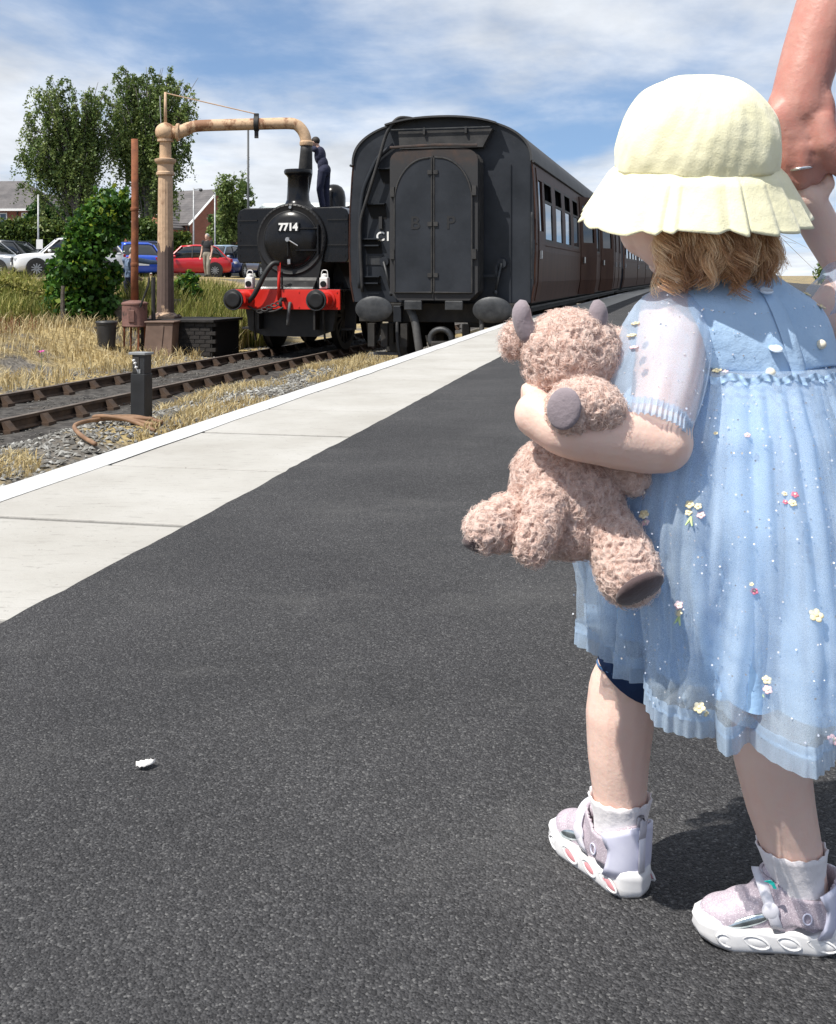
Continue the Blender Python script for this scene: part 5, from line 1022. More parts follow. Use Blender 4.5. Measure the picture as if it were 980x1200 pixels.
# ================================================================ coaches
def coach_section(hw=1.40, n=22):
    """half outline of body: from sole bar up to roof centre"""
    pts = [(hw - .07, 1.15), (hw - .015, 1.45), (hw, 1.9), (hw - .005, 2.4), (hw - .03, 2.9), (hw - .06, 3.20)]
    th = np.linspace(0, 1, n)[1:]; x0, z0 = pts[-1]
    for t_ in th:
        a = t_ * math.pi / 2; pts.append((x0 * math.cos(a) ** .9 if t_ < 1 else 0.0, z0 + (3.86 - z0) * math.sin(a) ** .85))
    return pts
HS = coach_section()
def full(h): return h + [(-a, b) for a, b in h[-2::-1]]
LEN = 19.6
def make_coach(label, loc, rz, detail=True):
    t = thing('railway_coach', label, 'railway coach', loc, rz, 'coaches of the train at the platform')
    body = [p for p in HS if p[1] <= 3.21]; roof = [p for p in HS if p[1] >= 3.19]
    yf = .56
    pf = full(HS)
    G().prism(pf, yf, yf + .05).build('end_panel', 'coach_end', t); G().prism(pf, LEN - .05, LEN).build('end_panel', 'coach_end', t)
    rf = full([(a * 1.008 + .008, b + .012) for a, b in roof]); rin = [(a * .98, b - .022) for a, b in rf[::-1]]
    G().prism(rf + rin, yf - .035, LEN + .03).build('roof', 'coach_roof', t, 'auto')
    for s_ in (-1, 1):
        G().tube([(s_ * 1.375, yf - .03, 3.19), (s_ * 1.375, LEN, 3.19)], .02, 6).build('gutter', 'coach_roof', t)
    # window layout along the side: (kind, y0, y1)
    lay = [('door', .80, 1.42)]; y = 1.62
    for blk in range(3):
        for k in range(4 if blk == 0 else 3): lay.append(('win', y, y + .92)); y += 1.36
        lay.append(('open' if blk < 2 and detail == 1 else 'door', y - .10, y + .54)); y += .78
    while y < LEN - 2.2: lay.append(('win', y, y + .92)); y += 1.36
    lay.append(('door', LEN - 1.2, LEN - .56))
    Z0, Z1 = 2.06, 3.00
    for s_ in (-1, 1):
        def wx(z, d=0): return s_ * (np.interp(z, [p[1] for p in body], [p[0] for p in body]) + d)
        zs = [1.15, 1.45, 1.9, Z0]; V = []
        g = G()
        for (za, zb_) in ((1.15, 1.45), (1.45, 1.9), (1.9, Z0), (Z1, 3.21)): g.add([(wx(za), yf, za), (wx(za), LEN, za), (wx(zb_), LEN, zb_), (wx(zb_), yf, zb_)], [(0, 1, 2, 3)])
        ed = [yf] + [v for k_, a, b in lay for v in ((a, b) if k_ != 'door' and k_ != 'open' else (a + .09, b - .09))] + [LEN]
        for a, b in zip(ed[0::2], ed[1::2]): g.add([(wx(Z0), a, Z0), (wx(Z0), b, Z0), (wx(2.5), b, 2.5), (wx(Z1), b, Z1), (wx(Z1), a, Z1), (wx(2.5), a, 2.5)], [(0, 1, 2, 5), (5, 2, 3, 4)])
        g.build('side_panel', 'coach_side', t, fix=True, solid=.03)
        G().tube([(wx(2.0, .008), yf, 2.0), (wx(2.0, .008), LEN, 2.0)], .014, 5).build('waist_beading', 'coach_side', t)
        G().bx(min(s_ * 1.18, s_ * 1.10), max(s_ * 1.18, s_ * 1.10), yf, LEN, .98, 1.16).build('solebar', 'underframe', t)
        G().bx(min(s_ * 1.20, s_ * 1.33), max(s_ * 1.20, s_ * 1.33), yf + .1, LEN - .1, 1.07, 1.10).build('footboard', 'underframe', t)
        for kind, a, b in lay:
            if kind == 'win':
                w = G(); xo = wx(2.5, .006); fr = .035
                for q in (a, b - fr): w.add([(wx(Z0, .008), q, Z0), (wx(Z0, .008), q + fr, Z0), (wx(2.5, .008), q + fr, 2.5), (wx(Z1, .008), q + fr, Z1), (wx(Z1, .008), q, Z1), (wx(2.5, .008), q, 2.5)], [(0, 1, 2, 5), (5, 2, 3, 4)])
                for z in (Z0, 2.66, Z1 - .04): w.add([(wx(z, .009), a, z), (wx(z, .009), b, z), (wx(z + .04, .009), b, z + .04), (wx(z + .04, .009), a, z + .04)], [(0, 1, 2, 3)])
                w = w.build('window', 'blackmetal', t, solid=.012)
                G().add([(wx(Z0, .004), a, Z0), (wx(Z0, .004), b, Z0), (wx(2.67, .004), b, 2.67), (wx(2.67, .004), a, 2.67)], [(0, 1, 2, 3)]).build('pane', 'coach_glass', w)
                G().add([(wx(2.67, -.30), a, 2.62), (wx(2.67, -.30), b, 2.62), (wx(Z1, -.30), b, Z1 + .05), (wx(Z1, -.30), a, Z1 + .05)], [(0, 1, 2, 3)]).bx(min(wx(2.67, -.30), wx(2.67, -.05)), max(wx(2.67, -.30), wx(2.67, -.05)), a - .01, a, 2.6, Z1).bx(min(wx(2.67, -.30), wx(2.67, -.05)), max(wx(2.67, -.30), wx(2.67, -.05)), b, b + .01, 2.6, Z1).build('vent_opening', 'dark_open', w)
            else:
                M0 = G(); zz_ = [1.17, 1.45, 1.9, 2.2]
                op = kind == 'open' and s_ == 1
                d = thing('door', None, None) if False else None
                dd = .012
                g = G()
                for za, zb_ in zip(zz_, zz_[1:]): g.add([(wx(za, dd), a, za), (wx(za, dd), b, za), (wx(zb_, dd), b, zb_), (wx(zb_, dd), a, zb_)], [(0, 1, 2, 3)])
                for (qa, qb, za, zb_) in ((a, a + .10, 2.2, 2.95), (b - .10, b, 2.2, 2.95), (a, b, 2.95, 3.12)): g.add([(wx(za, dd), qa, za), (wx(za, dd), qb, za), (wx(zb_, dd), qb, zb_), (wx(zb_, dd), qa, zb_)], [(0, 1, 2, 3)])
                pane = G().add([(wx(2.2, .006), a + .1, 2.2), (wx(2.2, .006), b - .1, 2.2), (wx(2.95, .006), b - .1, 2.95), (wx(2.95, .006), a + .1, 2.95)], [(0, 1, 2, 3)])
                hd = G().box((wx(1.85, .035), a + .10, 1.85), (.05, .05, .12))
                if op:          # swung out about its far edge
                    piv = np.array([wx(2.0, dd), a, 0]); Rm = rotz(R(-24))
                    for q in (g, pane, hd): q.V = [(v - piv) @ Rm.T + piv for v in q.V]
                    G().bx(wx(2, -.06) - .30, wx(2, -.06), a, b, 1.18, 3.1).build('doorway', 'dark_open', t)
                dro = g.build('door', 'coach_side', t, solid=.03); pane.build('pane', 'coach_glass', dro); hd.build('handle', 'bright_steel', dro)
        # bogies and underframe boxes
        for y in (3.0, LEN - 2.6):
            bg = G().bx(s_ * .98 - .06, s_ * .98 + .06, y - 1.7, y + 1.7, .50, .80).prism([(y - .6, .30), (y + .6, .30), (y + .4, .55), (y - .4, .55)], s_ * .98 - .05, s_ * .98 + .05, 'x').build('bogie_frame', 'underframe', t)
            for dy in (-1.3, 1.3):
                wz = ring([(.44, -.06), (.455, .05), (.48, .055), (.48, .07), (.001, .07)], (s_ * .755, y + dy, .455), 26, roty(R(90) * -s_)).build('wheel', 'underframe', bg, 'auto'); G().box((s_ * 1.0, y + dy, .47), (.22, .26, .28)).build('axle_box', 'underframe', bg, bevel=.02)
    G().bx(-1.1, 1.1, yf, LEN - .1, .96, 1.14).build('floor_frame', 'underframe', t); G().bx(-1.0, 1.0, 7.5, 10.2, .45, .95).build('battery_box', 'underframe', t)
    G().bx(-1.34, 1.34, yf + .05, LEN - .06, 1.141, 1.15).build('floor', 'dark_open', t)
    G().bx(-.02, .02, yf + .1, LEN - .1, 1.16, 3.6).build('inner_partition', 'dark_open', t)
    return t, yf
c1, yf = make_coach('dark railway coach with grey gangway end facing the open track', (COACH0[0], COACH0[1], RAIL), -TH, 1)
# --- gangway end details of the first coach
G().bx(-1.22, 1.22, yf - .10, yf - .001, .86, 1.14).build('headstock', 'underframe', c1, bevel=.01)
for s_ in (-1, 1):
    ex = np.array([[1.42, 0, 0], [0, 1, 0], [0, 0, .92]])
    bo = G().lathe([(.17, 0), (.185, -.01), (.185, -.04), (.15, -.06), (.08, -.065), (.001, -.067)][::-1], (0, 0, 0), 36, Yax); bo.xf(np.diag([1.5, 1, 1.0]), (s_ * .865, .06, 1.06)); bo = bo.build('buffer', 'buffer_face', c1, 'auto')
    ring([(.075, .05), (.075, .25), (.13, .25), (.14, .47)], (s_ * .865, 0, 1.06), 20).build('stock', 'underframe', bo, 'auto')
# gangway: outer faceplate, bellows, doors
gz0, gz1, gw = 1.22, 3.36, .61
def arch(w, z0, z1, r, n=7):
    pts = [(w, z0 + .12), (w, z1 - r)] + [(w - r + r * math.cos(a), z1 - r + r * .8 * math.sin(a)) for a in np.linspace(0, math.pi / 2, n)]
    pts += [(-x, z) for x, z in pts[::-1]]; return [(-w + .12, z0), (w - .12, z0)] + pts
fpz = arch(gw + .035, gz0 - .03, gz1 + .03, .20)
gwy = G().prism(fpz, .10, .16).build('gangway_faceplate', 'gangway_rust', c1, 'auto')
G().prism(arch(gw + .02, gz0, gz1, .22), .16, yf - .002).build('gangway_bellows', 'underframe', c1)
for i in range(5): G().prism(arch(gw + .045, gz0 - .02, gz1 + .025, .22), .20 + i * .07, .225 + i * .07).build('bellows_fold', 'blackmetal', c1)
for s_ in (-1, 1):
    def dcut(o): 
        pts = [(.018, gz0 + .07 - o), (gw - .03 + o, gz0 + .07 - o)]; top = gz1 - .12 + o; r = .50
        for a in np.linspace(0, math.pi / 2, 12): pts.append((gw - .03 + o - r + r * math.cos(a), top - .62 + .62 * math.sin(a)))
        pts.append((.018, top)); return [(s_ * x, z) for x, z in pts]
    dd = G().prism(dcut(0), .072, .102).build('gangway_door', 'coach_end', c1, bevel=.006)
    q = dcut(-.012); G().tube([(x, .07, z) for x, z in q + [q[0]]], .012, 6).build('door_beading', 'blackmetal', dd)
    for z in (1.55, 2.28, 3.02): G().bx(s_ * .01 if s_ > 0 else -.075, .075 if s_ > 0 else -.01, .05, .071, z - .03, z + .03).build('clasp', 'blackmetal', dd)
    for z in (1.85, 2.75): G().bx(s_ * (gw - .01) - .03, s_ * (gw - .01) + .03, .05, .099, z - .07, z + .07).build('hinge', 'blackmetal', dd)
    MAT['letter_dim'] = M_('letter_dim', (0.012, 0.012, 0.013), 0.5)
    text_mesh('letter', 'B' if s_ < 0 else 'P', .26, 'letter_dim', dd, Mt, (s_ * .26, .069, 2.29), .003, .004)
    G().bx(s_ * .30 - .13, s_ * .30 + .13, .09, .14, gz0 - .17, gz0 - .035).build('buffing_plate', 'buffer_face', c1, bevel=.01)
    # door handles hung on the end panel
G().bx(-.004, .004, .075, .1, gz0, gz1 - .1).build('door_seam', 'blackmetal', c1)
G().tube([(-gw - .03, .09, gz1 + .03), (0, .09, gz1 + .05), (gw + .03, .09, gz1 + .03)], .02, 6).build('faceplate_lip', 'gangway_rust', c1)
# rain hood over the gangway
hp_ = [(x, z) for x, z in full([(a * 1.0, b) for a, b in HS if b > 3.58])]
zr_ = lambda x: float(np.interp(abs(x), [p[0] for p in HS[::-1] if p[1] > 3.3], [p[1] for p in HS[::-1] if p[1] > 3.3]))
hx = np.linspace(-.80, .86, 15); G().prism([(x, zr_(x) + .014) for x in hx] + [(x, zr_(x) - .012) for x in hx[::-1]], .36, yf + .02).build('rain_hood', 'coach_roof', c1, 'auto')
G().prism([(-.58, 3.40), (.66, 3.40), (.80, 3.66), (-.60, 3.66)], .40, yf - .003).build('hood_infill', 'blackmetal', c1)  # dark infill panel between the hood and the gangway top
G().tube([(-.70, .36, 3.68), (.78, .36, 3.68)], .012, 6).build('hood_rail', 'buffer_face', c1)
for x, z in ((-.20, 3.70), (.42, 3.70)): G().bx(x - .015, x + .015, .35, .39, z - .10, z).build('rail_bracket', 'blackmetal', c1)
# climbing steps on the left of the end
for x, z in ((-.80, 3.02), (-.98, 2.50), (-1.05, 1.98), (-1.06, 1.42)):
    sp2 = G().bx(x - .16, x + .15, yf - .10, yf - .001, z + .10, z + .118).build('climbing_step', 'coach_end', c1)
    G().prism([(x - .15, z + .098), (x + .14, z + .098), (x + .16, z - .11), (x - .07, z - .11)], yf - .006, yf - .001).build('step_recess_shade', 'dark_open', sp2)  # flat dark panel, the recess's shade put into its colour
    if z < 2.2: G().bx(x - .12, x + .13, yf - .10, yf - .03, z + .0, z + .02).build('tread_bar', 'coach_end', sp2)
hnd = smooth_path([(-1.16, yf - .12, 1.30), (-1.19, yf - .13, 1.9), (-1.20, yf - .13, 2.35), (-1.08, yf - .14, 2.7), (-.90, yf - .15, 3.25), (-.78, yf - .16, 3.66), (-.62, yf - .14, 3.88), (-.40, yf - .05, 3.86), (-.34, yf + .1, 3.80)], 50, 4)
G().tube(hnd, .027, 8).build('roof_handrail', 'blackmetal', c1, True)
pip = smooth_path([(-1.22, yf - .06, 1.35), (-1.23, yf - .06, 2.2), (-1.18, yf - .06, 2.8), (-.95, yf - .06, 3.3), (-.70, yf - .06, 3.48)], 30, 3); G().tube(pip, .035, 8).build('conduit', 'coach_end', c1, True)
# brackets, handles, lamp irons
for x, z, x2, z2 in ((-.84, 1.75, -.72, 1.30), (.92, 1.72, .84, 1.32)):
    h_ = G().tube([(x, yf - .10, z), (x2, yf - .12, z2)], [.022, .016], 8).build('gangway_handle', 'buffer_face', c1, True); ring([(.07, -.09), (.075, 0)], (x, yf, z), 14).build('handle_boss', 'coach_end', h_, 'auto'); G().ell((x2, yf - .12, z2 - .02), (.03, .03, .04)).build('knob', 'buffer_face', h_, True)
G().bx(.60, .86, yf - .12, yf - .08, 1.52, 1.56).bx(.83, .87, yf - .12, yf - .08, 1.52, 1.70).build('lamp_bracket', 'coach_end', c1)
G().bx(-1.14, -.88, yf - .014, yf - .002, 1.70, 1.84).build('data_plate', 'buffer_face', c1, bevel=.005); G().bx(-.93, -.88, yf - .05, yf - .002, 2.24, 2.42).build('lamp_iron', 'gangway_rust', c1)
text_mesh('end_marking', 'C1', .19, 'letter_white', c1, Mt, (-.87, yf - .004, 2.12), .002, .004)
for k, z in enumerate((1.15 + .18, 1.15 + .12, 1.15 + .07)): G().bx(-1.14, -1.14 + (.09, .20, .15)[k], yf - .004, yf - .001, z, z + .018).build('stencil_mark', 'buffer_face', c1)
G().bx(-1.12, -.92, yf - .004, yf - .001, 1.905, 1.925).build('stencil_mark', 'buffer_face', c1)
G().tube(smooth_path([(1.36, yf - .05, 2.45), (1.36, yf - .08, 2.4), (1.36, yf - .08, 1.75), (1.36, yf - .05, 1.5)], 14, 1), .016, 6).build('end_handrail', 'buffer_face', c1)
for x in (1.05, 1.33):
    G().tube([(x, yf - .01, 1.17), (x, yf - .012, 3.15)], .008, 4).build('panel_beading', 'coach_end', c1)
# couplings and pipes under the headstock
G().tube(smooth_path([(-.42, .44, 1.05), (-.40, .30, 1.05), (-.30, .22, .90), (-.25, .22, .55), (-.22, .26, .35)], 22, 3), .058, 10).build('vacuum_hose', 'hose_grey', c1, True)
G().tube(smooth_path([(-.62, .44, 1.0), (-.60, .34, .8), (-.58, .30, .5), (-.52, .3, .28)], 16, 2), .03, 8).build('steam_heat_hose', 'hose_black', c1, True)
G().tube(smooth_path([(.62, .44, 1.02), (.66, .30, .9), (.68, .28, .6), (.62, .3, .4)], 16, 2), .035, 8).build('heating_hose', 'hose_grey', c1, True)
a = np.linspace(-.2, 1.2 * math.pi, 14); G().tube(np.stack([.08 + .16 * np.cos(a), np.full(14, .24), .62 + .15 * np.sin(a)], 1), .045, 8).build('coupler_head', 'buffer_face', c1, True); G().bx(-.06, .22, .18, .40, .50, .60).build('coupler_body', 'underframe', c1, bevel=.02)
for x in (-1.0, -.8, -.5, .42, 1.0): G().bx(x - .05, x + .05, .34, .45, .50, .84).build('bracket', 'underframe', c1)
G().bx(-.95, -.55, .30, .42, .38, .42).build('step_board', 'buffer_face', c1); G().bx(-.66, -.54, .34, .46, .86, 1.10).build('pipe_bracket', 'coach_end', c1, bevel=.01)
G().bx(.95 + .28, .95 + .36, .34, .44, .9, 1.15).build('jumper_box', 'buffer_face', c1, bevel=.01)
# following coaches round the gentle curve
q = COACH0 + U * (LEN + .5); a2 = TH + R(1.0); lab = ['second dark railway coach coupled behind the gangway ended one', 'last dark railway coach at the far end of the train']
for k in range(2):
    if k == 0: c2, _ = make_coach(lab[0], (q[0], q[1], RAIL), -a2, 2)
    else: c2 = copy_tree(c2); c2.location = (q[0], q[1], RAIL); c2.rotation_euler = (0, 0, -a2); c2['label'] = lab[1]
    q = q + np.array([math.sin(a2), math.cos(a2)]) * (LEN + .5); a2 += R(1.0)
# ================================================================ materials of the child
def mat_skin(name, c1, c2, red, sss=0.25):
    m = M_(name, c1, 0.48, spec=0.4); f = noise(m, 14, 5, 0.6); f2 = noise(m, 60, 4, 0.6)
    c = ramp(m, f, [(0.3, c1), (0.55, c2), (0.75, red)]); basecol(m, c)
    b = nodes(m)[2]; b.inputs['Subsurface Weight'].default_value = sss; b.inputs['Subsurface Radius'].default_value = (0.012, 0.005, 0.003); b.inputs['Subsurface Scale'].default_value = 0.6
    c2 = mixc(m, ramp(m, f2, [(.45, (0, 0, 0)), (.72, (.5, .5, .5))]), c, red); basecol(m, c2); bump(m, noise(m, 260, 4, 0.6), 0.4, 0.0007); bump(m, noise(m, 55, 4, 0.6), 0.5, 0.0022); return m
MAT['child_skin'] = mat_skin('child_skin', (0.73, 0.525, 0.445), (0.75, 0.54, 0.455), (0.74, 0.48, 0.40))
MAT['adult_skin'] = mat_skin('adult_skin', (0.43, 0.195, 0.155), (0.49, 0.25, 0.205), (0.46, 0.155, 0.125))
def mat_terry():
    m = M_('hat_terry', (0.82, 0.76, 0.44), 0.95, spec=0.1); f = noise(m, 35, 5, 0.6); basecol(m, ramp(m, f, [(0.3, (0.81, 0.77, 0.51)), (0.7, (0.86, 0.825, 0.59))]))
    b = nodes(m)[2]; b.inputs['Sheen Weight'].default_value = 0.3; b.inputs['Sheen Roughness'].default_value = .5
    bump(m, noise(m, 30, 3, 0.5), 0.7, 0.0045); bump(m, noise(m, 600, 2, 0.6), 0.5, 0.0007); return m
MAT['hat'] = mat_terry()
def mat_cloth(name, c1, c2, wscale=900, wr=None, sheen=.2):
    m = M_(name, c1, 0.85, spec=0.2); f = noise(m, 18, 5, 0.6); basecol(m, ramp(m, f, [(0.3, c1), (0.7, c2)])); bump(m, noise(m, wscale, 2, 0.5), 0.5, 0.0006); bump(m, noise(m, 26, 4, 0.55), 0.6, 0.007)
    nodes(m)[2].inputs['Sheen Weight'].default_value = sheen; return m
MAT['dress_lining'] = mat_cloth('dress_lining', (0.27, 0.44, 0.67), (0.33, 0.50, 0.72))
MAT['bodice_cloth'] = mat_cloth('bodice_cloth', (0.34, 0.50, 0.71), (0.41, 0.57, 0.77))
def mat_tulle(name, c, alpha):
    m = M_(name, c, 0.7, spec=0.3); ns, ls, b = nodes(m); out = [n for n in ns if n.type == 'OUTPUT_MATERIAL'][0]
    tr = ns.new('ShaderNodeBsdfTranslucent'); tr.inputs[0].default_value = (*c, 1); tp = ns.new('ShaderNodeBsdfTransparent')
    a1 = ns.new('ShaderNodeMixShader'); a1.inputs[0].default_value = .35; ls.new(b.outputs[0], a1.inputs[1]); ls.new(tr.outputs[0], a1.inputs[2])
    f = noise(m, 1400, 2, 0.5); f2 = noise(m, 22, 4, .55); al = vmath(m, 'ADD', vmath(m, 'MULTIPLY', vmath(m, 'SUBTRACT', f, .5), .55), vmath(m, 'ADD', vmath(m, 'MULTIPLY', vmath(m, 'SUBTRACT', f2, .5), .5), alpha), clamp=True)
    a2 = ns.new('ShaderNodeMixShader'); ls.new(al, a2.inputs[0]); ls.new(tp.outputs[0], a2.inputs[1]); ls.new(a1.outputs[0], a2.inputs[2]); ls.new(a2.outputs[0], out.inputs[0]); return m
MAT['tulle'] = mat_tulle('tulle', (0.66, 0.79, 0.92), 0.37)
MAT['tulle_sleeve'] = mat_tulle('tulle_sleeve', (0.56, 0.71, 0.90), 0.46)
MAT['ruffle'] = mat_tulle('ruffle', (0.52, 0.66, 0.82), 0.66)
MAT['navy_short'] = mat_cloth('navy_shorts', (0.010, 0.030, 0.095), (0.016, 0.042, 0.12), sheen=0); MAT['navy_trim'] = M_('navy_trim', (0.045, 0.12, 0.26), .7)
MAT['sequin'] = M_('sequin', (0.95, 0.96, 1.0), 0.12, metal=0.6, spec=1.0); MAT['pearl'] = M_('pearl', (0.78, 0.72, 0.58), 0.2); MAT['button'] = M_('button', (0.62, 0.72, 0.84), 0.15, spec=.8)
MAT['fl_yellow'] = mottled('flower_yellow', (0.72, 0.60, 0.34), (0.78, 0.72, 0.52), 300, .8); MAT['fl_pink'] = mottled('flower_pink', (0.70, 0.44, 0.48), (0.76, 0.58, 0.58), 300, .8); MAT['fl_red'] = M_('flower_red', (0.55, 0.16, 0.24), .8); MAT['fl_green'] = M_('flower_green', (0.50, 0.62, 0.30), .8)
def mat_hair():
    m = M_('child_hair', (0.3, 0.18, 0.08), 0.38, spec=.5); basecol(m, ramp(m, attr_col(m).outputs['Fac'], [(0, (0.20, 0.090, 0.042)), (.4, (0.44, 0.225, 0.105)), (.75, (0.74, 0.47, 0.25)), (1, (0.92, 0.72, 0.47))])); return m
MAT['child_hair'] = mat_hair()
MAT['sock'] = mat_cloth('sock_white', (0.70, 0.66, 0.68), (0.76, 0.73, 0.74)); MAT['teal'] = M_('teal', (0.01, 0.40, 0.36), .7)
def mat_glitter():
    m = M_('shoe_glitter', (0.52, 0.42, 0.45), 0.5); f = voro(m, 1500, out='Color'); ns, ls, b = nodes(m); s = ns.new('ShaderNodeSeparateColor'); ls.new(f, s.inputs[0]); basecol(m, ramp(m, s.outputs[0], [(0, (0.38, 0.32, 0.37)), (.6, (0.47, 0.40, 0.45)), (.93, (0.56, 0.49, 0.54)), (1, (.85, .81, .84))])); bump(m, s.outputs[1], .4, .0006); return m
MAT['glitter'] = mat_glitter()
MAT['shoe_white'] = mottled('shoe_white', (0.66, 0.65, 0.72), (0.74, 0.73, 0.78), 30, .45); MAT['sole_white'] = mottled('sole_white', (0.66, 0.65, 0.65), (0.76, 0.75, 0.75), 40, .5); MAT['shoe_lilac'] = mottled('shoe_lilac', (0.60, 0.60, 0.74), (0.68, 0.68, 0.80), 40, .5)
MAT['sole_pink'] = M_('sole_pink', (0.68, 0.30, 0.32), .45); MAT['shoe_foil'] = mottled('shoe_foil', (0.20, 0.26, 0.28), (0.62, 0.68, 0.70), 60, .2, metal=.9); MAT['strap_grey'] = M_('tab_grey', (0.46, 0.44, 0.48), .6)
MAT['silver'] = M_('silver', (0.8, 0.8, 0.8), .15, metal=1.0)
CB = np.array([0.305, 1.07, 0.0])
ch = thing('person', 'toddler in a yellow sun hat and blue tulle dress hugging a soft toy', 'person', CB)
def Pc(x, y, D): return P(x, y, D) - CB
F_ = n_((-.41, .91, 0)); Rr = np.array([F_[1], -F_[0], 0.0])              # facing and the child's right
def wv(X, D, z): return np.array([X, D, z]) - CB
def limb(g, pts, rad, n=16):
    p = np.array(pts, float); k = len(p); ts = np.linspace(0, k - 1, k * 6); q = np.stack([np.interp(ts, range(k), p[:, i]) for i in range(3)], 1); r = np.interp(ts, range(k), rad)
    for _ in range(2): q[1:-1] = q[1:-1] * .5 + .25 * (q[:-2] + q[2:])
    g.tube(q, r, n); g.ell(p[0], (rad[0],) * 3); g.ell(p[-1], (rad[-1],) * 3); return g
HC = wv(.2625, 1.05, .700); fh = n_((-.24, .97, 0)); rh = np.array([fh[1], -fh[0], 0.0]); Mh = np.stack([rh, fh, [0, 0, 1]], 1)
b = G(); b.ell(HC + np.array([0, 0, .008]), (.0655, .069, .073), Mh, 24, 16); b.ell(HC + fh * .018 + np.array([0, 0, -.030]), (.058, .058, .052), Mh, 20, 14)
for s_ in (-1, 1): b.ell(HC + fh * .035 + rh * s_ * .034 + np.array([0, 0, -.036]), (.026, .028, .028), Mh); b.ell(HC + rh * s_ * .066 + np.array([0, 0, -.012]), (.008, .014, .020), Mh)
b.ell(HC + fh * .080 + np.array([0, 0, -.022]), (.009, .010, .010), Mh); b.ell(HC + fh * .062 + np.array([0, 0, -.068]), (.018, .016, .014), Mh); b.ell(HC + fh * .071 + np.array([0, 0, -.050]), (.016, .010, .006), Mh)
limb(b, [HC + np.array([0, 0, -.05]), wv(.285, 1.055, .625), wv(.305, 1.06, .59)], [.036, .034, .045])
b.ell(wv(.316, 1.066, .54), (.088, .066, .075), rotz(math.atan2(Rr[1], Rr[0]))); b.ell(wv(.312, 1.07, .44), (.082, .072, .09), rotz(math.atan2(Rr[1], Rr[0]))); b.ell(wv(.305, 1.07, .335), (.085, .075, .07), rotz(math.atan2(Rr[1], Rr[0])))
SL, EL, WL, HL = Pc(790, 372, 1.035), Pc(770, 520, .955), Pc(664, 508, .935), Pc(630, 486, .952)
limb(b, [SL, (SL + EL) / 2 + np.array([.002, 0, 0]), EL, EL * .55 + WL * .45 + np.array([0, 0, .002]), WL, HL], [.033, .0315, .0275, .0275, .0215, .0205])
b.ell(EL + np.array([.004, .0, .002]), (.0275, .0275, .0275))
# left hand curls up and over the toy's far side
for k in range(4):
    o = HL + np.array([-.001, .008, -.012 + .008 * k]); b.tube([o, o + np.array([-.004, .020, .006]), o + np.array([.006, .038, .008]), o + np.array([.018, .046, .008])], [.0085, .0082, .0075, .0065], 8)
b.tube([HL + np.array([.004, .008, .010]), HL + np.array([.004, .020, .020]), HL + np.array([.012, .034, .024])], [.009, .0078, .0065], 8)
SR, ER, WR, HR = Pc(982, 375, 1.11), Pc(1012, 322, 1.15), Pc(962, 268, 1.12), Pc(944, 232, 1.10)
limb(b, [SR, ER, (ER + WR) / 2, WR, HR], [.033, .029, .026, .020, .019])
for k in range(4):
    o = HR + np.array([-.012 + .008 * k, 0, .008]); b.tube([o, o + np.array([-.002, .004, .018]), o + np.array([-.001, .014, .026])], [.0075, .0072, .006], 8)
b.tube([HR + np.array([.012, -.006, 0]), HR + np.array([.020, -.008, .014]), HR + np.array([.018, -.004, .026])], [.008, .0075, .006], 8)
KL, AL = wv(.2086, 1.13, .205), wv(.206, 1.130, .07)
limb(b, [wv(.268, 1.09, .30), KL, Pc(727, 838, 1.128), Pc(725, 885, 1.128), AL, wv(.206, 1.13, .045)], [.056, .0338, .0352, .0315, .0252, .026]); b.ell(wv(.190, 1.152, .030), (.036, .017, .012), rotz(math.atan2(.791, -.611)))
KR, AR = wv(.326, 1.035, .20), wv(.352, 1.031, .072)
limb(b, [wv(.340, 1.055, .30), KR, Pc(904, 885, 1.030), Pc(914, 940, 1.032), AR, wv(.355, 1.031, .045)], [.056, .0338, .0352, .0318, .0258, .026]); b.ell(wv(.325, 1.034, .030), (.036, .017, .012))
blob('body', b, 'child_skin', ch, 0.0026, 5)
MAT['eye'] = M_('eye', (0.02, 0.03, 0.05), .1); MAT['lip'] = M_('lip', (0.5, 0.18, 0.16), .5)
for s_ in (-1, 1): G().ell(HC + fh * .070 + rh * s_ * .027 + np.array([0, 0, 0.0]), (.008, .006, .006), Mh).build('eye', 'eye', ch, True)
G().ell(HC + fh * .0765 + np.array([0, 0, -.050]), (.009, .004, .003), Mh).build('lips', 'lip', ch, True)
# ---------------------------------------------------------------- hat
Hc = wv(.2625, 1.046, .7205); Mt2 = rotx(R(13)) @ roty(R(-1))
ht = None
n = 160; a = np.linspace(0, 2 * math.pi, n, endpoint=False); V = []; rh2 = np.random.default_rng(5)
crown = [(.002, .0845), (.018, .084), (.034, .0805), (.048, .0735), (.060, .062), (.0685, .047), (.0735, .031), (.0755, .014), (.0740, 0.0)]
def lump(i): return 1 + .018 * np.sin(a * 3 + i * .5) + .012 * np.sin(a * 7 + i * .9 + 1) + .008 * np.sin(a * 13 - i * 1.4) + .005 * np.sin(a * 29 + 2 * np.sin(a * 4) + i * 2.1)
cv = np.array(crown); ts = np.linspace(0, len(cv) - 1, 34); cr_, cz_ = np.interp(ts, range(len(cv)), cv[:, 0]), np.interp(ts, range(len(cv)), cv[:, 1])
for _ in range(2): cr_[1:-1] = cr_[1:-1] * .5 + .25 * (cr_[:-2] + cr_[2:]); cz_[1:-1] = cz_[1:-1] * .5 + .25 * (cz_[:-2] + cz_[2:])
for i, (r, z) in enumerate(zip(cr_, cz_)): rr = r * lump(i * .25); V.append(np.stack([rr * np.cos(a), rr * np.sin(a), np.full(n, z) + .0015 * np.sin(a * 5 + i * .4)], 1))
g = G(); g.grid(np.concatenate(V), n, len(V), True); g.F.append(tuple(range(n - 1, -1, -1))); g.xf(Mt2, Hc); hat_ = g.build('sun_hat', 'hat', ch, True, solid=.002)
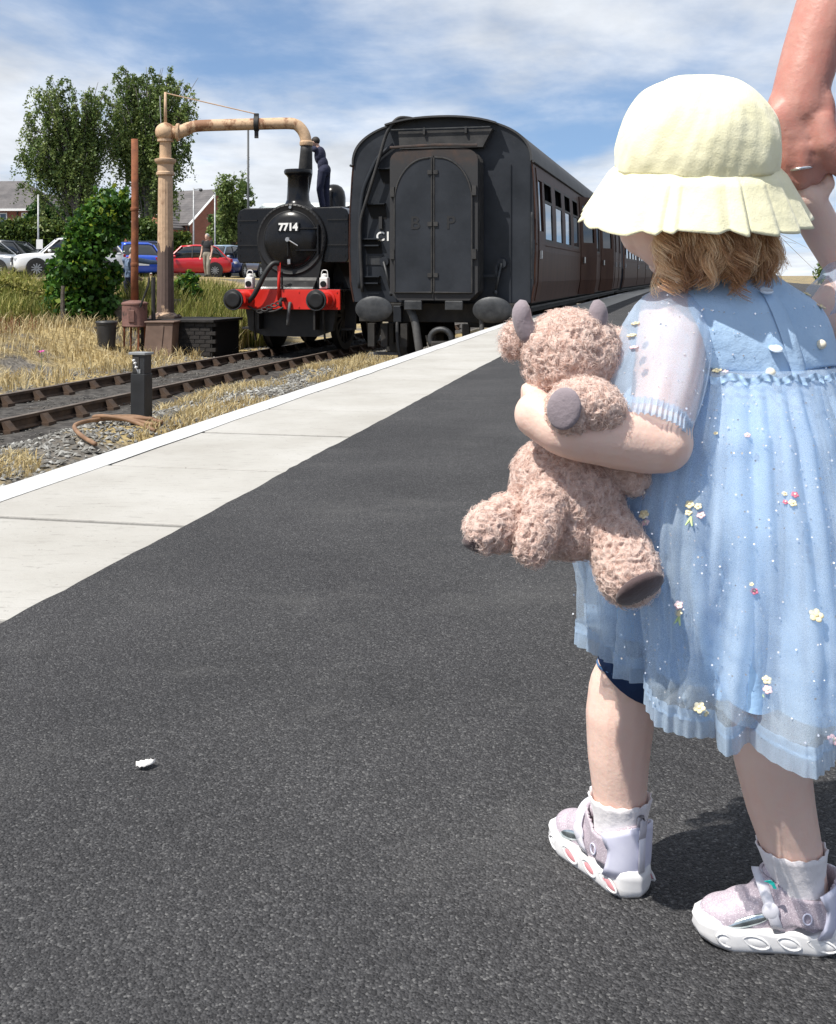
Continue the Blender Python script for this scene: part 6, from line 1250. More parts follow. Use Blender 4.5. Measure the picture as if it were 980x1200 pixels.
knots = np.sort(np.linspace(0, 2 * math.pi, 21, endpoint=False) + rh2.normal(0, .09, 21)) % (2 * math.pi); knots = np.sort(knots); kamp = rh2.uniform(.3, 1.1, 21); 
def pleat(x):                                  # uneven pleats between knots, 0 at a knot and 1 half way
    kk = np.concatenate([knots - 2 * math.pi, knots, knots + 2 * math.pi]); i = np.searchsorted(kk, x) - 1; f = (x - kk[i]) / np.maximum(.05, kk[i + 1] - kk[i]); f = np.clip(f, 0, 1); am = np.concatenate([kamp] * 3)[i]; return am * (f ** .8) * (1 - sstep(.72, 1.0, f)) + .3 * (1 - am)
n2 = 420; a2_ = np.linspace(0, 2 * math.pi, n2, endpoint=False); pl_ = pleat(a2_); V = []
for i, t_ in enumerate(np.linspace(0, 1, 22)):
    r = .0728 + .0045 * min(1, t_ * 5) + .029 * t_ ** 1.1; z = .003 - .050 * t_ ** 1.05; amp = .0030 * min(1, t_ * 4) + .0080 * t_
    rr = r + amp * (pl_ - .6) + .004 * t_ * np.sin(a2_ * 2 + 1); V.append(np.stack([rr * np.cos(a2_), rr * np.sin(a2_), z + t_ * (.006 * (pl_ - .5) * -1 + .004 * np.sin(a2_ * 3 + .5))], 1))
g = G(); g.grid(np.concatenate(V), n2, 22, True); g.xf(Mt2, Hc); g.build('brim', 'hat', hat_, True, solid=.0014)
# ---------------------------------------------------------------- hair
paths, tones = [], []; hr = np.random.default_rng(21); K = 11
ba = math.atan2(-fh[1], -fh[0])                     # direction of the back of the head
for lk in range(520):
    da = hr.uniform(-1.05, 1.75); al = ba + da; zc0 = hr.uniform(-.052, -.012); d = np.array([math.cos(al), math.sin(al), 0]); tang = np.array([-d[1], d[0], 0]); T = np.linspace(0, 1, K)
    ln = hr.uniform(.030, .060) * (1.0 - .25 * sstep(1.0, 1.7, abs(da))); wavea, wk, ph = hr.uniform(.005, .011), hr.uniform(5.0, 8.0), 4.0 * da + 40 * zc0 + hr.normal(0, .5); out = hr.uniform(.001, .017); side = .010 * math.sin(5 * da + 1) + hr.normal(0, .005); curl = .012 * math.sin(6 * da + 2) - .008 + hr.normal(0, .006)
    tn = np.clip(.60 + .26 * math.sin(9 * da + 60 * zc0) + hr.normal(0, .14) + 9 * (out - .009), 0, 1); st = HC + d * .0615 + np.array([0, 0, zc0])
    cpath = st + np.outer(out * np.sin(T * 2.3) - .012 * T + curl * T ** 3 + wavea * .7 * np.cos(ph + wk * T) * T, d) + np.outer(-ln * (T - .16 * T ** 3), [0, 0, 1]) + np.outer(side * T + wavea * np.sin(ph + wk * T) * T ** .7, tang)
    for s_ in range(34):
        j = hr.normal(0, .0019, 3); e_ = hr.uniform(.80, 1.06); paths.append(st + (cpath - st) * e_ + j + hr.normal(0, .0008, 3) * T[:, None] ** 2); tones.append(np.clip(tn + hr.normal(0, .08), 0, 1))
for s_ in range(7):                                # flyaway strands at the right of the nape
    al = ba + hr.uniform(1.15, 1.6); d = np.array([math.cos(al), math.sin(al), 0]); tang = np.array([-d[1], d[0], 0]); T = np.linspace(0, 1, K); ln = hr.uniform(.03, .06)
    st = HC + d * .066 + np.array([0, 0, hr.uniform(-.05, -.028)]); paths.append(st + np.outer(hr.uniform(.02, .05) * T, d) + np.outer(-ln * T * hr.uniform(0, 1), [0, 0, 1]) + np.outer(hr.uniform(-.01, .03) * T ** 2, tang)); tones.append(hr.uniform(.5, 1))
hobj = strands('hair', np.array(paths), np.linspace(.00026, .00015, K), 'child_hair', ch, tones, 2)
# cap of short hair under the strands
g = G(); g.ell(HC + np.array([0, 0, .008]) - fh * .001, (.067, .0705, .073), Mh, 28, 18); cap = g.build('hair_cap', 'child_hair', ch, True)
bm = bmesh.new(); bm.from_mesh(cap.data); bmesh.ops.delete(bm, geom=[v for v in bm.verts if (np.array(v.co) - HC) @ fh > .012 + .5 * max(0, -(np.array(v.co) - HC)[2] - .01) * 0 and (np.array(v.co) - HC)[2] < .05 or (np.array(v.co) - HC)[2] < -.045], context='VERTS'); bm.to_mesh(cap.data); bm.free()
at = cap.data.attributes.new('tone', 'FLOAT', 'POINT'); at.data.foreach_set('value', np.full(len(cap.data.vertices), .15, np.float32))
# ---------------------------------------------------------------- dress
na = 360; ph = np.linspace(0, 2 * math.pi, na, endpoint=False); cph, sph = np.cos(ph), np.sin(ph)
def ringp(cx, cy, ra, rb, z, mod=0.0, dz=0.0):
    rr = 1 + mod; X = cx + Rr[0] * ra * rr * cph + F_[0] * rb * rr * sph; Y = cy + Rr[1] * ra * rr * cph + F_[1] * rb * rr * sph
    return np.stack([X - CB[0], Y - CB[1], np.full(na, z) + dz - CB[2]], 1)
rb_ = np.random.default_rng(31)
def folds(k, seed, sharp=1.0):
    r = np.random.default_rng(seed); kn = np.sort(np.linspace(0, 2 * math.pi, k, endpoint=False) + r.normal(0, .35 * 2 * math.pi / k, k)) % (2 * math.pi); kn = np.sort(kn); am = r.uniform(.45, 1.3, k)
    kk = np.concatenate([kn - 2 * math.pi, kn, kn + 2 * math.pi]); aa = np.concatenate([am] * 3); i = np.searchsorted(kk, ph, 'right') - 1; f = (ph - kk[i]) / np.maximum(.02, kk[i + 1] - kk[i]); return aa[i] * (np.sin(math.pi * f) ** sharp) - .6
FA, FB, FC, FD = folds(40, 1, 1.0), folds(17, 2, 1.1), folds(11, 3, 1.2), folds(32, 4)
bod = [(.628, .036, .034), (.620, .039, .036), (.610, .056, .043), (.600, .076, .054), (.588, .091, .062), (.570, .096, .068), (.550, .094, .072), (.532, .092, .074)]
V = []
for i, (z, ra, rb2) in enumerate(bod):
    cx, cy = np.interp(z, [.53, .63], [.318, .297]), np.interp(z, [.53, .63], [1.068, 1.058]); w_ = max(0, (i - 1)) / 8
    V.append(ringp(cx, cy, ra, rb2, z, .030 * w_ * (FC * .6 + .4 * np.sin(ph * 9 + i * .8)), .003 * np.sin(ph * 4)))
dv = np.concatenate(V); g = G(); g.grid(dv, na, len(V), True); dress = g.build('dress', 'bodice_cloth', ch, True, solid=.002, sub=1)
V = [ringp(.297, 1.058, .037 + .006 * t_, .035 + .006 * t_, .624 + .012 * t_, .05 * t_ * np.sin(ph * 26), .003 * t_ * np.sin(ph * 26 + 1)) for t_ in np.linspace(0, 1, 5)]
g = G(); g.grid(np.concatenate(V), na, 5, True); g.build('collar_frill', 'bodice_cloth', dress, True)
# direction weights round the ring: near = towards the camera, left = towards -X
ringdir = np.stack([Rr[0] * cph + F_[0] * sph, Rr[1] * cph + F_[1] * sph], 1); near = -ringdir[:, 1]; left = -ringdir[:, 0]
def skirt(name, mat, parent, scale, hem, foldset, amp, seed, rows=46):
    V = []
    for t_ in np.linspace(0, 1, rows):
        z0 = .534; zh = hem - .014 * np.maximum(0, near) + .036 * ((left + 1) / 2) ** 2.2; base_r = np.interp(t_, [0, .06, .2, .45, .75, 1], [.088, .098, .120, .142, .153, .158]) * scale
        sh1, sh2 = int(9 * math.sin(2.6 * t_ + seed)), int(14 * math.sin(1.9 * t_ + 2 * seed)); env = .65 + .5 * np.sin(ph * 3 + seed) * np.sin(ph * 1.0 + 2.3 * seed)
        m = amp * (np.roll(foldset[0], sh1 // 3) * (1 - .75 * t_) * .40 * min(1, t_ * 9) + np.roll(foldset[1], sh1) * t_ * .70 * env + np.roll(foldset[2], sh2) * t_ ** 1.3 * .75 * (1.3 - env * .5)) * (.6 + .4 * t_)
        m = m + left * (.22 * np.sin(math.pi * min(1, t_ * 1.25)) * .5 - .22 * t_ ** 2) + .016 * np.sin(ph * 5 + seed + 4 * t_) * t_
        z = z0 + (zh - z0) * t_; r_ = ringp(.318 - .008 * t_, 1.068, base_r, base_r * (.86 + .12 * t_), 0.0, m); r_[:, 2] = z + .004 * t_ * np.sin(ph * 6 + seed); V.append(r_)
    V = np.array(V); g = G(); g.grid(V.reshape(-1, 3), na, rows, True); return V, g.build(name, mat, parent, True)
LV, lining = skirt('skirt_lining', 'dress_lining', dress, .885, .250, (FD, FC, FB), .24, 2.0)
TV, tulle = skirt('tulle_overskirt', 'tulle', dress, 1.05, .236, (FA, FB, FC), .30, 0.3)
TV2, tulle2 = skirt('tulle_underskirt', 'tulle', dress, .985, .242, (FB, FA, FB), .26, 4.3, 30)
def ruffled(name, ringpts, outn, w, mat, parent, freq, amp, rows=5, up=0.35):
    """gathered frill hanging from a closed ring of points"""
    m = len(ringpts); V = []; q = np.arange(m) / m * 2 * math.pi
    for i, t_ in enumerate(np.linspace(-up, 1 - up, rows)):
        wob_ = amp * (.35 + abs(t_)) * (np.sin(q * freq + .8 * np.sin(q * 7)) + .5 * np.sin(q * freq * .53 + 2)); V.append(ringpts + outn * (wob_[:, None] + .0015) + np.array([0, 0, -1.0]) * (t_ * w + .0012 * np.sin(q * freq * .7)[:, None] * 0))
    g = G(); g.grid(np.concatenate(V), m, rows, True); return g.build(name, mat, parent, True)
def dense(ring_, k=4): 
    m = len(ring_); t_ = np.arange(m * k) / k; i = t_.astype(int) % m; f = (t_ - t_.astype(int))[:, None]; return ring_[i] * (1 - f) + ring_[(i + 1) % m] * f
hemr = dense(TV[-1]); outn = dense(np.concatenate([ringdir, np.zeros((na, 1))], 1))
ruffled('hem_ruffle', hemr, outn, .017, 'ruffle', dress, 118, .0013, 6, .2)
ruffled('hem_ruffle_upper', dense(TV[-2]) + np.array([0, 0, -.001]), outn, .010, 'ruffle', dress, 131, .0012, 5, .5)
ruffled('waist_frill', dense(TV[1]) + outn * .001 + np.array([0, 0, 1.0]) * (.0022 * np.sin(np.arange(na * 4) / (na * 4) * 2 * math.pi * 23 + 1.5 * np.sin(np.arange(na * 4) / 90)))[:, None], outn, .0065, 'bodice_cloth', dress, 64, .0019, 5, .5)
# sleeves
def sleeve(pts, rad, name):
    p = np.array(pts); k = 14; ts = np.linspace(0, len(p) - 1, k); q = np.stack([np.interp(ts, range(len(p)), p[:, i]) for i in range(3)], 1); r = np.interp(ts, range(len(p)), rad)
    for _ in range(2): q[1:-1] = q[1:-1] * .5 + .25 * (q[:-2] + q[2:]); r[1:-1] = r[1:-1] * .5 + .25 * (r[:-2] + r[2:])
    T = np.gradient(q, axis=0); T /= np.linalg.norm(T, axis=1)[:, None]; u = np.array([0, -1.0, 0]); m = 120; aa = np.linspace(0, 2 * math.pi, m, endpoint=False); V = []
    for i in range(k):
        u = n_(u - T[i] * (u @ T[i])); w = np.cross(T[i], u); md = 1 + .05 * np.sin(aa * 4 + 1 + i * .12) * np.sin(math.pi * i / k) + .022 * np.sin(aa * 9 + i * .25) + .012 * np.sin(aa * 17 + 2)
        V.append(q[i] + (r[i] * md)[:, None] * (np.cos(aa)[:, None] * u + np.sin(aa)[:, None] * w))
    V = np.array(V); g = G(); g.grid(V.reshape(-1, 3), m, k, True); o = g.build(name, 'tulle_sleeve', dress, True)
    cen = V[-1].mean(0); on = V[-1] - cen; on /= np.linalg.norm(on, axis=1)[:, None]; m2 = dense(V[-1]); o2 = dense(on); ax = T[-1]; q4 = np.arange(len(m2)) / len(m2) * 2 * math.pi; R_ = []
    for t_ in np.linspace(-.4, .6, 6): R_.append(m2 + o2 * (.0018 * (.5 + abs(t_)) * np.sin(q4 * 46 + np.sin(q4 * 5)))[:, None] + ax * t_ * .016)
    g = G(); g.grid(np.concatenate(R_), len(m2), 6, True); g.build('cuff_frill', 'ruffle', o, True); return V
SV = sleeve([Pc(812, 352, 1.045), Pc(788, 380, 1.03), Pc(774, 425, 1.0), Pc(766, 468, .975), Pc(760, 497, .962)], [.022, .040, .046, .043, .036], 'sleeve')
sleeve([Pc(960, 352, 1.10), Pc(985, 356, 1.11), Pc(1008, 345, 1.125), Pc(1024, 330, 1.14)], [.022, .040, .043, .036], 'sleeve')
# placket, buttons, pearls, flowers, sequins
ALLV = np.concatenate([TV[3:].reshape(-1, 3), SV.reshape(-1, 3), dv]); cenax = np.concatenate([np.repeat(np.array([[.314, 1.068]]) - CB[:2], TV[3:].shape[0] * na, 0), np.repeat(SV.mean(1)[:, :2], SV.shape[1], 0), np.repeat(np.array([[.31, 1.066]]) - CB[:2], len(dv), 0)])
AW = ALLV + CB; APX = np.stack([490 + FPX * AW[:, 0] / AW[:, 1], HOR - FPX * (AW[:, 2] - CAMH) / AW[:, 1]], 1); onr = ALLV[:, :2] - cenax
facing = -(onr * AW[:, :2]).sum(1) > 0
def at_px(x, y):
    d = ((APX - np.array([x, y])) ** 2).sum(1) + (~facing) * 1e6; i = int(np.argmin(d)); nrm = n_([onr[i][0], onr[i][1], .15]); return ALLV[i], nrm
def flower(x, y, kind, r=.0042):
    r = r * .82
    p, nr = at_px(x, y); u = n_(np.cross(nr, [0, 0, 1.0])); w = np.cross(u, nr); p = p + nr * .003; g = G()
    B_ = np.stack([u, w, nr], 1)
    for k in range(5): a_ = k * 1.2566 + x; g.ell(p - nr * .0018 + (u * math.cos(a_) + w * math.sin(a_)) * r * .60, (r * .46, r * .46, r * .20), B_, 8, 6)
    f = g.build('flower', kind, dress, True); G().ell(p - nr * .0010, (r * .34, r * .34, r * .22), B_, 8, 6).build('flower_heart', 'pearl' if kind != 'fl_yellow' else 'fl_yellow', f, True); return p, u, w
def spray(x, y, items, stem=True):
    for dx, dy, k, r in items: p, u, w = flower(x + dx, y + dy, k, r)
    if stem:
        p, nr = at_px(x, y + 10); u = n_(np.cross(nr, [0, 0, 1.0])); w = np.cross(u, nr); p = p + nr * .0025
        for s_ in (-.35, .3): G().tube([p + w * .004, p - w * .001 + u * s_ * .004, p - w * .005 + u * s_ * .009], [.0009, .0011, .0005], 6).build('stem', 'fl_green', dress)
Yw, Pk, Rd = 'fl_yellow', 'fl_pink', 'fl_red'
spray(812, 598, [(-2, -6, Yw, .0052), (7, -1, Yw, .004), (8, 8, Pk, .0046), (-6, 6, Yw, .004)]); spray(890, 806, [(-6, -7, Yw, .0042), (5, -6, Yw, .005), (-2, 4, Yw, .0042), (11, 5, Pk, .005), (-11, 5, Rd, .0035)])
spray(757, 606, [(0, -6, Yw, .006), (2, 7, Pk, .0045)], False); spray(794, 714, [(0, -6, Pk, .005), (2, 6, Yw, .0042)]); spray(927, 582, [(-7, -5, Yw, .003), (4, -6, Rd, .004), (3, 8, Yw, .0045), (-6, 8, Rd, .003)], False); spray(957, 724, [(0, 0, Yw, .0075)], False)
spray(820, 832, [(0, 0, Yw, .0065), (6, 4, Yw, .004)], False); spray(882, 692, [(0, 0, Rd, .004), (-3, -8, Yw, .0025)], False); spray(977, 868, [(0, 0, Pk, .0058)], False); spray(842, 436, [(-2, 0, Yw, .0055), (8, 1, Pk, .0034)], False); spray(743, 394, [(-3, -4, Yw, .0055), (4, -8, Yw, .005), (2, 8, Pk, .005)], False)
spray(952, 334, [(0, 0, Yw, .005)], False); spray(972, 350, [(-1, -5, Pk, .0055), (3, 6, Yw, .006)], False); spray(875, 510, [(0, 0, Pk, .0035)], False); spray(838, 505, [(0, 0, Yw, .0025)], False); spray(800, 420, [(0, 0, 'sequin', .0014)], False); spray(790, 474, [(0, 0, 'sequin', .0014)], False)
for x, y in ((897, 353), (906, 410)):
    p, nr = at_px(x, y); G().lathe([(.0058, 0), (.0064, .0012), (.0056, .0024), (.003, .0018), (.001, .0018)], p + nr * .0065, 16, np.array(Vector(nr).to_track_quat('Z', 'Y').to_matrix())).build('button', 'button', dress, 'auto')
for x, y in ((903, 432), (959, 400)): p, nr = at_px(x, y); G().ell(p + nr * .004, (.0046, .0046, .0046)).build('pearl', 'pearl', dress, True)
BV = dv.reshape(len(bod), na, 3); bpx = 490 + FPX * (BV[4, :, 0] + CB[0]) / (BV[4, :, 1] + CB[1]); jj = int(np.argmin(np.abs(bpx - 912) + 1e4 * (near < 0.2)))
nrm2 = np.append(ringdir[jj], 0); q = np.concatenate([BV[1:, (jj + o_) % na] + nrm2 * h_ for o_, h_ in ((-5, .0022), (0, .0034), (4, .0036), (5, .0015))]); g = G(); g.grid(q, len(bod) - 1, 4); g.build('placket', 'bodice_cloth', dress, True)
sq = np.random.default_rng(77); cand = np.where(facing & (APX[:, 0] > 660) & (APX[:, 0] < 1050))[0]; pick = sq.choice(cand, 1100, False); Pq = ALLV[pick]; Nq = np.concatenate([onr[pick], np.full((1100, 1), .02)], 1); Nq /= np.linalg.norm(Nq, axis=1)[:, None]; Nq += sq.normal(0, .5, Nq.shape); Nq /= np.linalg.norm(Nq, axis=1)[:, None]
uq = np.cross(Nq, [0.1, .2, 1.0]); uq /= np.linalg.norm(uq, axis=1)[:, None]; wq = np.cross(Nq, uq); sz = sq.uniform(.0004, .00105, 1100)[:, None]; Pq = Pq + onr[pick].mean() * 0 + np.concatenate([onr[pick], np.zeros((1100, 1))], 1) * .02
big('sequins', np.stack([Pq + sz * (math.cos(t_) * uq + math.sin(t_) * wq) for t_ in np.arange(6) * math.pi / 3], 1).reshape(-1, 3), 6, 'sequin', dress)['kind'] = 'stuff'
# ---------------------------------------------------------------- shorts
for s_, (a_, k_, lowz) in enumerate(((wv(.268, 1.09, .30), KL, .216), (wv(.340, 1.055, .30), KR, .262))):
    t_ = (a_[2] - lowz) / (a_[2] - k_[2]); e = a_ + (k_ - a_) * t_; sh = G().tube([a_ + np.array([0, 0, .03]), a_, (a_ + e) / 2, e], [.062, .060, .048, .0385], 28, caps=False).build('shorts_leg', 'navy_short', ch, True, solid=.002)
    for dz in (.010, .016): c = e + (a_ - e) * (dz / max(.01, a_[2] - e[2])); aa = np.linspace(0, 2 * math.pi, 40); G().tube(np.stack([c[0] + .0398 * np.cos(aa), c[1] + .0398 * np.sin(aa), np.full(40, c[2])], 1), .0014, 5, caps=False).build('trim_line', 'navy_trim', sh, True)
# ---------------------------------------------------------------- socks and shoes
def sock(c, tilt, lean=0.0):
    n = 60; aa = np.linspace(0, 2 * math.pi, n, endpoint=False); V = []
    for z, r, w in ((.030, .0245, 0), (.050, .0255, 0), (.068, .0262, 0), (.078, .0285, .0), (.085, .0298, .0005), (.0905, .0312, .0011)): V.append(np.stack([c[0] + lean * (z - .05) + (r + w * np.sin(aa * 15)) * np.cos(aa), c[1] + (r + w * np.sin(aa * 15)) * np.sin(aa), z + tilt * np.cos(aa) + w * np.sin(aa * 15 + 1)], 1))
    g = G(); g.grid(np.concatenate(V), n, 6, True); return g.build('sock', 'sock', ch, True, solid=.0015)
sock(wv(.206, 1.13, 0), 0); sk = sock(wv(.3535, 1.031, 0), 0, -.16)
p = Pc(903, 1037, 1.0005); G().add([p + np.array(v) * .0011 for v in ((-5, 0, 3), (0, -.5, 4), (3, -.5, 2), (5, -.5, -3), (2, -.5, -2.5), (1, -.5, 0), (-2, 0, 2))], [(0, 1, 2, 5, 6), (2, 3, 4, 5)]).build('emblem', 'teal', sk, solid=.001)
def shoe(org, d, sc=1.0, pink='sole_pink'):
    d = n_([d[0], d[1], 0]); sd = np.array([-d[1], d[0], 0]); M = np.stack([d, sd, [0, 0, 1]], 1) * sc
    def T(v): return np.asarray(v) @ M.T + org
    s = thing('shoe', None, None, org); s.parent = ch; s['label'] = 'glittery pink toddler trainer with thick white sole'
    # sole outline
    k = 72; t_ = np.linspace(0, 2 * math.pi, k, endpoint=False); xo = .0675 - .0725 * np.cos(t_); wd = np.interp(xo, [-.005, .004, .02, .05, .08, .105, .125, .136, .140], [.006, .019, .0255, .0245, .0265, .0285, .024, .014, .003]); yo = np.sign(np.sin(t_)) * wd * np.minimum(1, np.abs(np.sin(t_)) * 3.0)
    top = .0225 + .0065 * (xo < .03) * np.cos(np.clip(xo, 0, .03) / .03 * 1.57) + .004 * sstep(.115, .14, xo) + .0022 * np.sin(xo * 170 + .5); lv = [(.0015, .90), (.0, .94), (.004, 1.0), (.010, 1.05), (.015, 1.02), (.019, 1.05)]
    V = []
    toe = .006 * sstep(.10, .14, xo)
    for z, q in lv: V.append(np.stack([.0675 + (xo - .0675) * (1 + (q - 1) * .5), yo * q, z + toe * (1 if z < .012 else 1) + (.0015 * np.sin(xo * 170) if .005 < z else 0)], 1))
    V.append(np.stack([.0675 + (xo - .0675) * 1.005, yo * 1.0, top], 1)); V.append(np.stack([.0675 + (xo - .0675) * .94, yo * .88, top - .001], 1))
    g = G(); g.grid(np.concatenate(V), k, len(V), True); g.F += [tuple(range(k - 1, -1, -1)), tuple(range((len(V) - 1) * k, len(V) * k))]; g.V = [v @ M.T for v in g.V]; sole = g.build('sole', 'sole_white', s, True)
    for s_ in (-1, 1):
        for x, w_, kind in ((.018, .020, pink), (.050, .016, pink), (.082, .018, pink), (.112, .012, 'sole_white')):
            yy = np.interp(x, [0, .02, .05, .08, .105, .125], [.017, .0262, .0256, .0275, .0292, .0245]) * s_; g = G(); 
            aa = np.linspace(0, 2 * math.pi, 17); g.tube(np.stack([x + w_ * .72 * np.cos(aa), np.full(17, yy), .0125 + .0058 * np.sign(np.sin(aa)) * np.abs(np.sin(aa)) ** 1.4 + .003 * np.cos(aa)], 1), .0012, 6, caps=False); g.V = [v @ M.T for v in g.V]; g.build('sole_ridge', 'sole_white', s, True)
            g = G().ell((x, yy * .972, .0125), (w_ * .62, .0018, .0046), roty(-.18)); g.V = [v @ M.T for v in g.V]; g.build('sole_insert', kind, s, True)
    u = G(); u.ell((.104, 0, .0265), (.031, .0238, .0170)); u.ell((.083, 0, .031), (.034, .0238, .0215)); u.ell((.056, 0, .038), (.034, .0258, .031)); u.ell((.026, 0, .044), (.0275, .0262, .038)); u.tube([(.029, 0, .030), (.029, 0, .086)], [.0315, .0325], 20, ell=(1, 1)); u.tube([(.052, 0, .04), (.050, 0, .082)], [.025, .024], 16); u.V = [v @ M.T for v in u.V]
    up = blob('upper', u, 'glitter', s, .0022, 4)
    bm = bmesh.new(); bm.from_mesh(up.data); Mi = np.linalg.inv(M)       # open the collar along a dipping line
    dl = []
    for v in bm.verts:
        l = Mi @ np.array(v.co); rim = .060 + .016 * sstep(.022, -.004, l[0]) + .012 * sstep(.04, .07, l[0]) 
        if l[2] > rim or l[2] < .012: dl.append(v)
    bmesh.ops.delete(bm, geom=dl, context='VERTS'); bm.to_mesh(up.data); bm.free(); md = up.modifiers.new('solid', 'SOLIDIFY'); md.thickness = .003; md.offset = -1
    def part(name, g, mat, **kw): g.V = [v @ M.T for v in g.V]; return g.build(name, mat, s, True, **kw)
    V = []
    for z, r, w_ in ((.020, .0292, .44), (.030, .0307, .39), (.040, .0314, .36), (.050, .0318, .35), (.060, .0322, .36), (.068, .0326, .40), (.074, .0326, .43)): aa = np.linspace(math.pi * (1 - w_), math.pi * (1 + w_), 18); V.append(np.stack([.029 + r * np.cos(aa) * 1.02, r * np.sin(aa), np.full(18, z) - .010 * np.abs(np.linspace(-1, 1, 18)) ** 2 * (z > .05)], 1))
    g = G(); g.grid(np.concatenate(V), 18, 7); part('heel_counter', g, 'shoe_lilac', solid=.002)
    part('heel_stripe', G().tube([(-.0050, 0, .028), (-.0062, 0, .050), (-.0068, 0, .072)], [.0042, .0045, .0045], 8, ell=(.5, 1)), 'shoe_white')
    part('pull_tab', G().tube([(-.0060, 0, .060), (-.0085, 0, .072), (-.0090, 0, .082), (-.0050, 0, .085), (-.0025, 0, .074)], .0032, 8, ell=(.6, 1.4)), 'strap_grey')
    for x0 in (.066,):
        g = G(); an = np.linspace(-.15 * math.pi, 1.15 * math.pi, 22); zc_ = .040 if x0 < .07 else .034; ry, rz_ = (.0272, .0372)
        c = np.stack([x0 + .010 * np.sin(an), ry * np.cos(an), zc_ + rz_ * np.sin(an) * (.80 if x0 < .07 else .88)], 1); V = np.concatenate([c - np.array([.0055, 0, 0]), c + np.array([.0055, 0, 0])]); g.grid(V, 22, 2); part('strap', g, 'shoe_white', solid=.0022)
    part('tongue', G().ell((.064, 0, .064), (.010, .014, .016), roty(-.5)), 'glitter')
    for s_ in (-1, 1):
        part('strap_end', G().ell((.068, s_ * .0262, .044), (.0085, .0030, .0095), roty(.4)), 'shoe_white'); part('foil_panel', G().ell((.088, s_ * .0215, .030), (.024, .0035, .0055), roty(.35)), 'shoe_foil'); aa = np.linspace(0, 2 * math.pi, 14); part('emblem_ring', G().tube(np.stack([.034 + .0042 * np.cos(aa), np.full(14, s_ * .0325), .042 + .0055 * np.sin(aa)], 1), .0009, 5, caps=False), 'shoe_lilac')
    part('toe_cap', G().ell((.1165, 0, .0240), (.0205, .0225, .0105)), 'shoe_lilac')
    return s
shoe(wv(.2195, 1.1060, 0.0), (-.47, .88), .96); shoe(wv(.3860, 1.0260, 0.0), (-1, .13), .915, 'sole_white')
# ================================================================ soft toy
def mat_fur():
    return leafmat('toy_fur', [(0, (0.68, 0.50, 0.43)), (.5, (0.80, 0.64, 0.57)), (1, (0.90, 0.79, 0.73))], .9, .45)
def mat_fur_old():
    m = M_('toy_fur', (0.5, 0.3, 0.25), .9, spec=.1); basecol(m, ramp(m, attr_col(m).outputs['Fac'], [(0, (0.52, 0.34, 0.28)), (.5, (0.68, 0.49, 0.42)), (1, (0.80, 0.65, 0.58))])); nodes(m)[2].inputs['Sheen Weight'].default_value = .3; return m
MAT['toy_fur'] = mat_fur(); MAT['toy_skin'] = mottled('toy_backing', (0.62, 0.42, 0.35), (0.70, 0.50, 0.43), 60, .95); MAT['toy_grey'] = mat_cloth('toy_grey_felt', (0.20, 0.165, 0.185), (0.27, 0.23, 0.25), 700); MAT['toy_brown'] = mat_cloth('toy_brown_felt', (0.075, 0.052, 0.055), (0.11, 0.08, 0.08), 700)
TB = Pc(663, 588, .985) + CB; toy = thing('plush_toy', 'fluffy pink plush cow with grey horns held under the toddler arm', 'soft toy', TB)
def Pt(x, y, D): return P(x, y, D) - TB
fr = np.random.default_rng(91)
from mathutils import noise as mnoise
